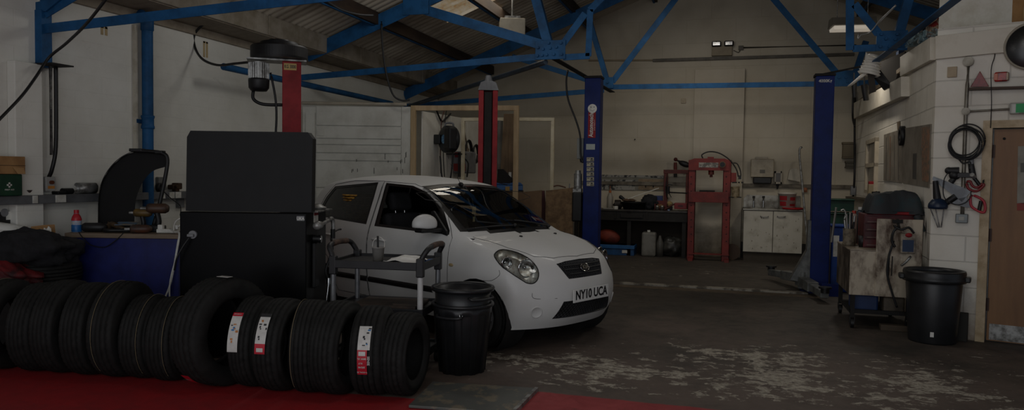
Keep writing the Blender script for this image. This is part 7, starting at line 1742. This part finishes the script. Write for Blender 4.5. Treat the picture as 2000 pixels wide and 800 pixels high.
# shelf with warning triangle and lamp
sa, sb = onA(1894, 173), onA(2040, 169)
t = thing('shelf', 'thin dark-edged shelf above the door', 'shelf', sa)
mesh('shelf_board', lambda q: q.slab([sa, sb, sb - V((0, 0, .02)), sa - V((0, 0, .02))], AN * .10), mat('dark shelf', '4a3a30', .7), t)
tp = [onA(1897, 171, .06), onA(1932, 170, .06), onA(1915, 141, .06)]
cen = (tp[0] + tp[1] + tp[2]) / 3
t = thing('warning_triangle', 'red reflective warning triangle standing on the shelf', 'warning triangle', tp[0])
mesh('triangle', lambda q: q.slab(tp, AN * .008), mat('deep red reflector', '7e1c20', .35, c2='651518', scale=30), t)
mesh('triangle_rim', lambda q: q.tube([x + AN * .008 for x in tp], .004, 6, 1, closed=True), mat('brick rim', '8e3a30', .5), t)
p = onA(1956, 151, .04)
t = thing('trailer_lamp', 'square red vehicle lamp standing on the shelf', 'lamp', p - V((0, 0, .05)))
mesh('lens', lambda q: q.box(p + AN * .01, (.105, .03, .088), rz=ANG), mat('red lens', 'a42420', .25, c2='5e1414', scale=25), t, bevel=.012)
mesh('lens_end', lambda q: q.box(p + AD * -.04 + AN * .027, (.03, .006, .06), rz=ANG), mat('orange lens', 'b0542c', .3), t, bevel=.002)
mesh('lamp_body', lambda q: q.box(p + AD * .045 - AN * .0, (.03, .05, .075), rz=ANG), mat('lamp chrome', '7d6d5c', .4, .5), t, bevel=.006)
cable('thin flex hanging above the door frame', [onA(1946, 76, .01), onA(1943, 110, .02), onA(1937, 140, .10), onA(1938, 200, .11), onA(1936, 230, .04), onA(1935, 250, .03)], .004, k=4)
p = onA(1992, 212, .05)
t = thing('exit_sign', 'green emergency exit sign with white end cap above the door', 'exit sign', p - V((0, 0, .05)))
mesh('sign_case', lambda q: q.box(onA(2030, 211, .045), (.44, .06, .10), rz=ANG), mat('sign casing', '9a9a94', .4), t, bevel=.01)
mesh('end_cap', lambda q: q.box(onA(1984, 213, .045), (.07, .075, .095), rz=ANG), mat('frosted cap', 'b5b5ae', .4), t, bevel=.012)
mesh('green_face', lambda q: q.box(onA(2032, 211, .08), (.36, .006, .08), rz=ANG), mat('exit green', '0a8a4a', .5, emit=.12), t)
# round dark speaker at the top right
p = onA(2016, 91, .0)
t = thing('round_mirror', 'round dark-faced wall mirror cut by the right edge', 'mirror', p)
mesh('mirror_rim', lambda q: q.lathe([(.21, -.0), (.215, .05), (.205, .06), (.195, .05)], p, AN, 48), mat('cream rim', '98907f', .5), t)
mesh('mirror_face', lambda q: q.lathe([(.196, .05), (.15, .065), (.08, .075), (.0005, .078)], p, AN, 48), mat('dark mirror face', '1c1d1d', .25), t)
# ---- cable coil, drills, saws on the conduit
c = onA(1888, 275, .07)
def coil(q):
    rnd = random.Random(2)
    for k in range(7):
        r = .115 + .012 * rnd.random() * 2; ox = (rnd.random() - .5) * .03; oz = -(rnd.random()) * .04
        q.tube([c + AN * (.012 * rnd.random() + .01 * k * .5) + AD * (ox + r * math.cos(2 * PI * i / 16)) + V((0, 0, oz + r * 1.12 * math.sin(2 * PI * i / 16))) for i in range(16)], .0065, 6, 4, closed=True)
    q.tube([c + AD * -.07 + V((0, 0, -.14)), c + AD * -.02 + V((0, 0, -.21)), c + AD * .04 + V((0, 0, -.2)), c + AD * .04 + V((0, 0, -.27))], .008, 6)
single('cable_coil', coil, BLACK, 'coil of black cable hanging round the conduit by the door', 'cable')
TOOLB = mat('black tool body', '1d1d1e', .5, c2='151516')
def wt(px, py, off=.06): return onA(px, py, off)
t = thing('hanging_drill', 'black power drill hanging left of the conduit', 'power tool', wt(1862, 345))
mesh('drill_body', lambda q: (q.cyl(wt(1852, 333), wt(1874, 334), .030, .038, 20), q.ball(wt(1854, 333), .033, 16, 10), q.ball(wt(1866, 342), (.05, .04, .045), 16, 10)), TOOLB, t)
mesh('drill_grip', lambda q: q.tube([wt(1868, 338), wt(1864, 348), wt(1858, 356)], .026, 12), TOOLB, t)
mesh('drill_lead', lambda q: q.tube([wt(1856, 334, .08), wt(1846, 350, .08), wt(1844, 375, .08), wt(1850, 390, .08), wt(1868, 399, .08), wt(1885, 396, .08), wt(1896, 385, .08), wt(1898, 372, .08)], .005, 6), BLACK, t)
t = thing('angle_grinder', 'black angle grinder hanging right of the conduit below the coil', 'power tool', wt(1900, 330))
mesh('grinder_body', lambda q: (q.cyl(wt(1897, 318, .05), wt(1901, 345, .05), .024, .030, 18), q.box(wt(1888, 342, .07), (.14, .04, .045), rz=ANG)), TOOLB, t, bevel=.004)
mesh('grinder_plug', lambda q: q.cyl(wt(1899, 302, .05), wt(1897, 320, .05), .014, .026, 14), GREY, t)
mesh('grinder_head', lambda q: q.cyl(wt(1900, 341, .10), wt(1904, 347, .04), .020, n=16), STEEL, t)
SB = mat('saw blade', '5f6265', .35, .7, c2='47484a', scale=5)
def saw(label, blade, hpts, hcol, inner):
    t = thing('hand_saw', label, 'saw', wt(*hpts[0]), 0, 'hand saws')
    mesh('saw_blade', lambda q: q.slab([wt(x, y, .045) for x, y in blade], AN * .002), SB, t)
    mesh('saw_handle', lambda q: q.tube([wt(x, y, .055) for x, y in hpts], .012, 10, 4, closed=True), hcol, t)
    mesh('saw_grip', lambda q: q.cyl(wt(*inner[0], .055), wt(*inner[1], .055), .016, n=12), BLACK, t)
PINK = mat('coral plastic', 'b0303c', .4, c2='942834')
saw('hand saw with brick red handle behind the drills, blade pointing up left', [(1824, 344), (1822, 350), (1880, 394), (1898, 372)], [(1889, 356), (1893, 368), (1908, 373), (1922, 362), (1919, 359), (1909, 366), (1900, 362), (1896, 354)], mat('brick red plastic', '7a1c20', .4), ((1902, 345), (1914, 361)))
saw('hand saw with bright coral handle, lowest on the conduit', [(1846, 394), (1888, 384), (1898, 404), (1890, 405)], [(1899, 381), (1922, 392), (1923, 414), (1904, 407), (1897, 398)], PINK, ((1917, 392), (1913, 410)))
t = thing('oil_funnel', 'dark blue funnel pot with three thin legs hanging left of the saws', 'funnel', wt(1832, 440))
mesh('pot', lambda q: q.lathe([(.0, .0), (.078, 0), (.085, .02), (.08, .05), (.055, .085), (.03, .10), (0, .10)], wt(1834, 407, .10), (0, 0, 1), 28), mat('navy pot', '15253c', .4, c2='0f1a2b'), t)
mesh('neck', lambda q: (q.cyl(wt(1833, 388, .10), wt(1829, 353, .10), .035, .022, 18)), BLACK, t)
for (a_, b_) in ((1820, 1834), (1830, 1837), (1846, 1840)): mesh('leg', lambda q: q.cyl(wt(a_, 407, .10), wt(b_, 443, .08), .006, n=8), STEEL, t)
single('dark_sleeve', lambda q: q.cyl(wt(1848, 396, .05), wt(1868, 383, .05), .03, n=14), BLACK, 'short black sleeve tied beside the dark blue funnel pot', 'sleeve')
single('angle_piece', lambda q: q.slab([wt(1920, 352, .08), wt(1924, 350, .08), wt(1924, 356, .08), wt(1920, 358, .08)], AN * .01), DARK, 'small dark clip beside the brick red saw handle', 'clip')
p = onA(1960, 275) - AN * .05
single('door_notice', lambda q: q.slab([onA(1988, 285, -.055), onA(2030, 283, -.055), onA(2030, 398, -.055), onA(1986, 398, -.055)], AN * .004), mat('notice paper', '8f8c82', .7, c2='7d7a70'), 'white notice sheet taped to the wooden door', 'notice')
single('notice_photo', lambda q: q.slab([onA(1993, 318, -.050), onA(2030, 316, -.050), onA(2030, 335, -.050), onA(1993, 336, -.050)], AN * .003), mat('notice grey print', '5c5a54', .7), 'grey picture printed on the notice sheet', 'picture')
single('notice_red', lambda q: q.slab([onA(1986, 397, -.055), onA(2000, 396, -.055), onA(2000, 411, -.055), onA(1986, 411, -.055)], AN * .004), mat('notice red print', '8a4038', .7), 'small red sticker below the notice on the wooden door', 'sticker')
p = onA(1961, 270, -.058); single('door_hole', lambda q: q.cyl(p, p + AN * .01, .012, n=12), DARK, 'dark round peephole plug in the wooden door', 'plug')
# ---- on top of the office: cartons, boards, paper roll, film
def dk(px, D, dz=0.): return HD(px, D, ztop + dz)
t = thing('white_carton', 'large white carton lying on the office deck', 'box', dk(1915, 7.2))
mesh('carton_body', lambda q: q.box(dk(1893, 7.55, .25), (.64, .35, .50), rz=ANG + .05), mat('white card', 'd8d4c8', .7, c2='c8c2b2'), t, bevel=.006)
t = thing('brown_carton', 'opened brown carton right of the white carton on the office deck', 'box', dk(1975, 7.2))
mesh('carton_body', lambda q: q.box(dk(1975, 7.35, .25), (.10, .35, .50), rz=ANG), CARD, t, bevel=.004)
mesh('carton_flap', lambda q: q.slab([dk(1985, 7.15, .02), dk(2040, 7.0, .05), dk(2040, 7.0, .45), dk(1992, 7.15, .45), dk(1982, 7.15, .28)], V((.02, .03, 0))), mat('lit brown card', 'b59468', .8), t)  # flap card is a paler copy with the light on it put into the colour
single('printed_sack', lambda q: lump(q, dk(1850, 8.0, .22), (.26, .20, .22), 17, amp=.15), mat('red printed sack', 'b8a68c', .7, c2='a03a34', scale=7, lo=.52, hi=.56), 'cream sack with red print behind the blue brace', 'sack')
single('yellow_rope', lambda q: lump(q, dk(1915, 7.9, .46), (.22, .16, .06), 27, amp=.3), mat('yellow foam', 'b59a50', .8, c2='9a3a34', scale=4), 'yellow and red foam strip on top of the cartons', 'foam')
single('cardboard_sheet', lambda q: q.slab([P(1797, 50, Y=8.9), P(1832, 20, Y=8.7), P(1836, 24, Y=8.6), P(1801, 54, Y=8.8)], (.02, .15, .0)), CARD, 'small bent cardboard sheet left of the printed sack', 'cardboard')
single('black_sack', lambda q: lump(q, V((2.35, 9.3, 3.05)), (.38, .35, .30), 41, amp=.2), mat('black sack', '121212', .6), 'black rubbish sack on the deck behind the blue gusset', 'sack')
FILM = mat('clear crumpled film', '7d99a0', .15, c2='33454a', scale=14, lo=.48, hi=.56, alpha=.7)
def film(q):
    a0, b0 = P(1772, 66, Y=8.9), P(1842, 56, Y=8.4)
    q.grid(lambda u, v: a0.lerp(b0, u) + V((0, .1 * v, -.13 * v + .05 * mnoise.noise(V((u * 7, v * 5, 3))))) + V((.02 * mnoise.noise(V((u * 9, v * 7, 1))), -.06 * mnoise.noise(V((u * 8, v * 6, 8))), 0)), 30, 12, smooth=False)
single('plastic_film', film, FILM, 'crumpled clear plastic film hanging over the wall head', 'film')
# paper roll, white sheet and dark boards at the wall head
c = P(1702, 128, Y=10.2)
t = thing('ribbed_lampshade', 'white ribbed paper shade perched at the wall head beside the right post', 'paper shade', c - V((0, 0, .1)))
mesh('shade', lambda q: [q.lathe([(.115 - .008 * k, .036 * k - .12), (.135 - .008 * k, .036 * k - .10), (.115 - .008 * k, .036 * k - .084)], c, (.25, 0, 1), 24) for k in range(7)], mat('white shade', 'e2ded4', .6), t)
mesh('shade_flap', lambda q: q.slab([P(1691, 101, Y=10.15), P(1700, 112, Y=10.15), P(1712, 124, Y=10.15), P(1697, 140, Y=10.15), P(1688, 125, Y=10.15)], (.004, .01, 0)), mat('white shade flap', 'e2ded4', .6), t)
single('white_sheet', lambda q: q.slab([P(1655, 168, Y=10.3), P(1663, 166, Y=10.3), P(1693, 144, Y=10.2), P(1712, 130, Y=10.1), P(1710, 127, Y=10.1), P(1692, 138, Y=10.2), P(1680, 147, Y=10.3)], (0, .06, -.01)), mat('bent white sheet', 'dedad0', .5), 'bent white sheet hanging off the wall head', 'sheet')
single('black_board', lambda q: q.slab([P(1712, 128, Y=10.3), P(1742, 168, Y=10.2), P(1726, 176, Y=10.2), P(1705, 150, Y=10.3)], (.02, .05, 0)), BLACK, 'black board leaning at the office wall head', 'board')
single('brown_board', lambda q: q.slab([P(1712, 124, Y=10.6), P(1768, 100, Y=10.4), P(1768, 155, Y=10.3), P(1744, 172, Y=10.3)], (.02, .05, 0)), mat('brown board', '241d17', .8), 'brown triangular board behind the black one at the wall head', 'board')
single('dark_fabric', lambda q: q.slab([P(1694, 140, Y=10.25), P(1706, 134, Y=10.25), P(1711, 178, Y=10.25), P(1698, 182, Y=10.25)], (.01, .05, 0)), mat('grey brown cloth', '3f3a35', .9), 'grey-brown cloth hanging below the paper shade', 'cloth')
single('roof_stanchion', lambda q: q.bb((P(1755, 100, Y=10.6).x, 10.6, P(1755, 170, Y=10.6).z), (P(1767, 100, Y=10.6).x, 10.75, P(1755, 98, Y=10.6).z)), mat('deep blue steel', '142c4c', .5), 'dark blue steel stub standing behind the office wall head', 'stanchion')
for (px0, py0, px1, py1, r, lab) in ((1668, 160, 1669, 190, .035, 'left of the two black plugs hanging at the wall head'), (1688, 165, 1692, 196, .045, 'right and bigger of the two black plugs hanging at the wall head')):
    single('hanging_plug', lambda q: (q.cyl(P(px0, py0, Y=10.9), P(px1, py1, Y=10.9), r, r * .8, 14), q.cyl(P(px0, py0 - 18, Y=10.9), P(px0, py0, Y=10.9), .01, n=8)), BLACK, lab, 'plug', 'hanging plugs')
single('bent_wire', lambda q: q.tube([P(1677, 64, Y=9.3), P(1676, 76, Y=9.3), P(1682, 68, Y=9.3), P(1700, 62, Y=9.3), P(1722, 36, Y=9.2), P(1750, 10, Y=9.1)], .008, 6), mat('bright wire', 'a8a8a4', .3, .6), 'bright bent wire running up beside the right gusset', 'wire')
single('fluorescent_tube', lambda q: q.cyl(P(1712, 48, Y=9.8), P(1750, 10, Y=9.7), .012, n=10), mat('bright tube', 'b9b6ae', .3), 'thin white tube stored beside the right truss', 'tube')
# daylight from the open shutter behind the camera
area('shutter_daylight', (-1.0, -1.2, 2.0), (-1.0, 9, 1.2), 6, 3.2, 330, (.97, .98, 1))
# unseen overhead lamps above the picture, the last added to light the roof
for (x, y, z, p, c) in ((-1.8, 3.6, 3.3, 55, (1, .97, .93)), (1.0, 4.6, 3.4, 68, (1, .96, .90)), (-3.4, 7.3, 3.65, 85, (1, .98, .94))):
    point('strip_and_fill_glow', (x, y, z), p, c, .25)
area('strip_and_fill_glow', P(1668, 62, Y=10.9) + V((0, 0, -.12)), P(1668, 62, Y=10.9) + V((-.4, 0, -2)), .55, .25, 60, (1, .92, .80))
area('roof_light_glow', (-3.4, 10.6, roofz(-3.4) - .12), (-3.3, 10.6, 0), 1.8, .8, 50, (1, .92, .78))
area('strip_and_fill_glow', (-.8, 11.3, 4.35), (-.6, 14.3, .7), 1.4, .3, 34, (1, .95, .87), 115)  # unseen lamp, added and aimed to brighten the lower back wall
area('strip_and_fill_glow', (-.6, 7.9, 3.75), (-.6, 8.4, 0), 1.4, .3, 40, (1, .96, .90))  # unseen lamp, added to light the car and lower back wall from above
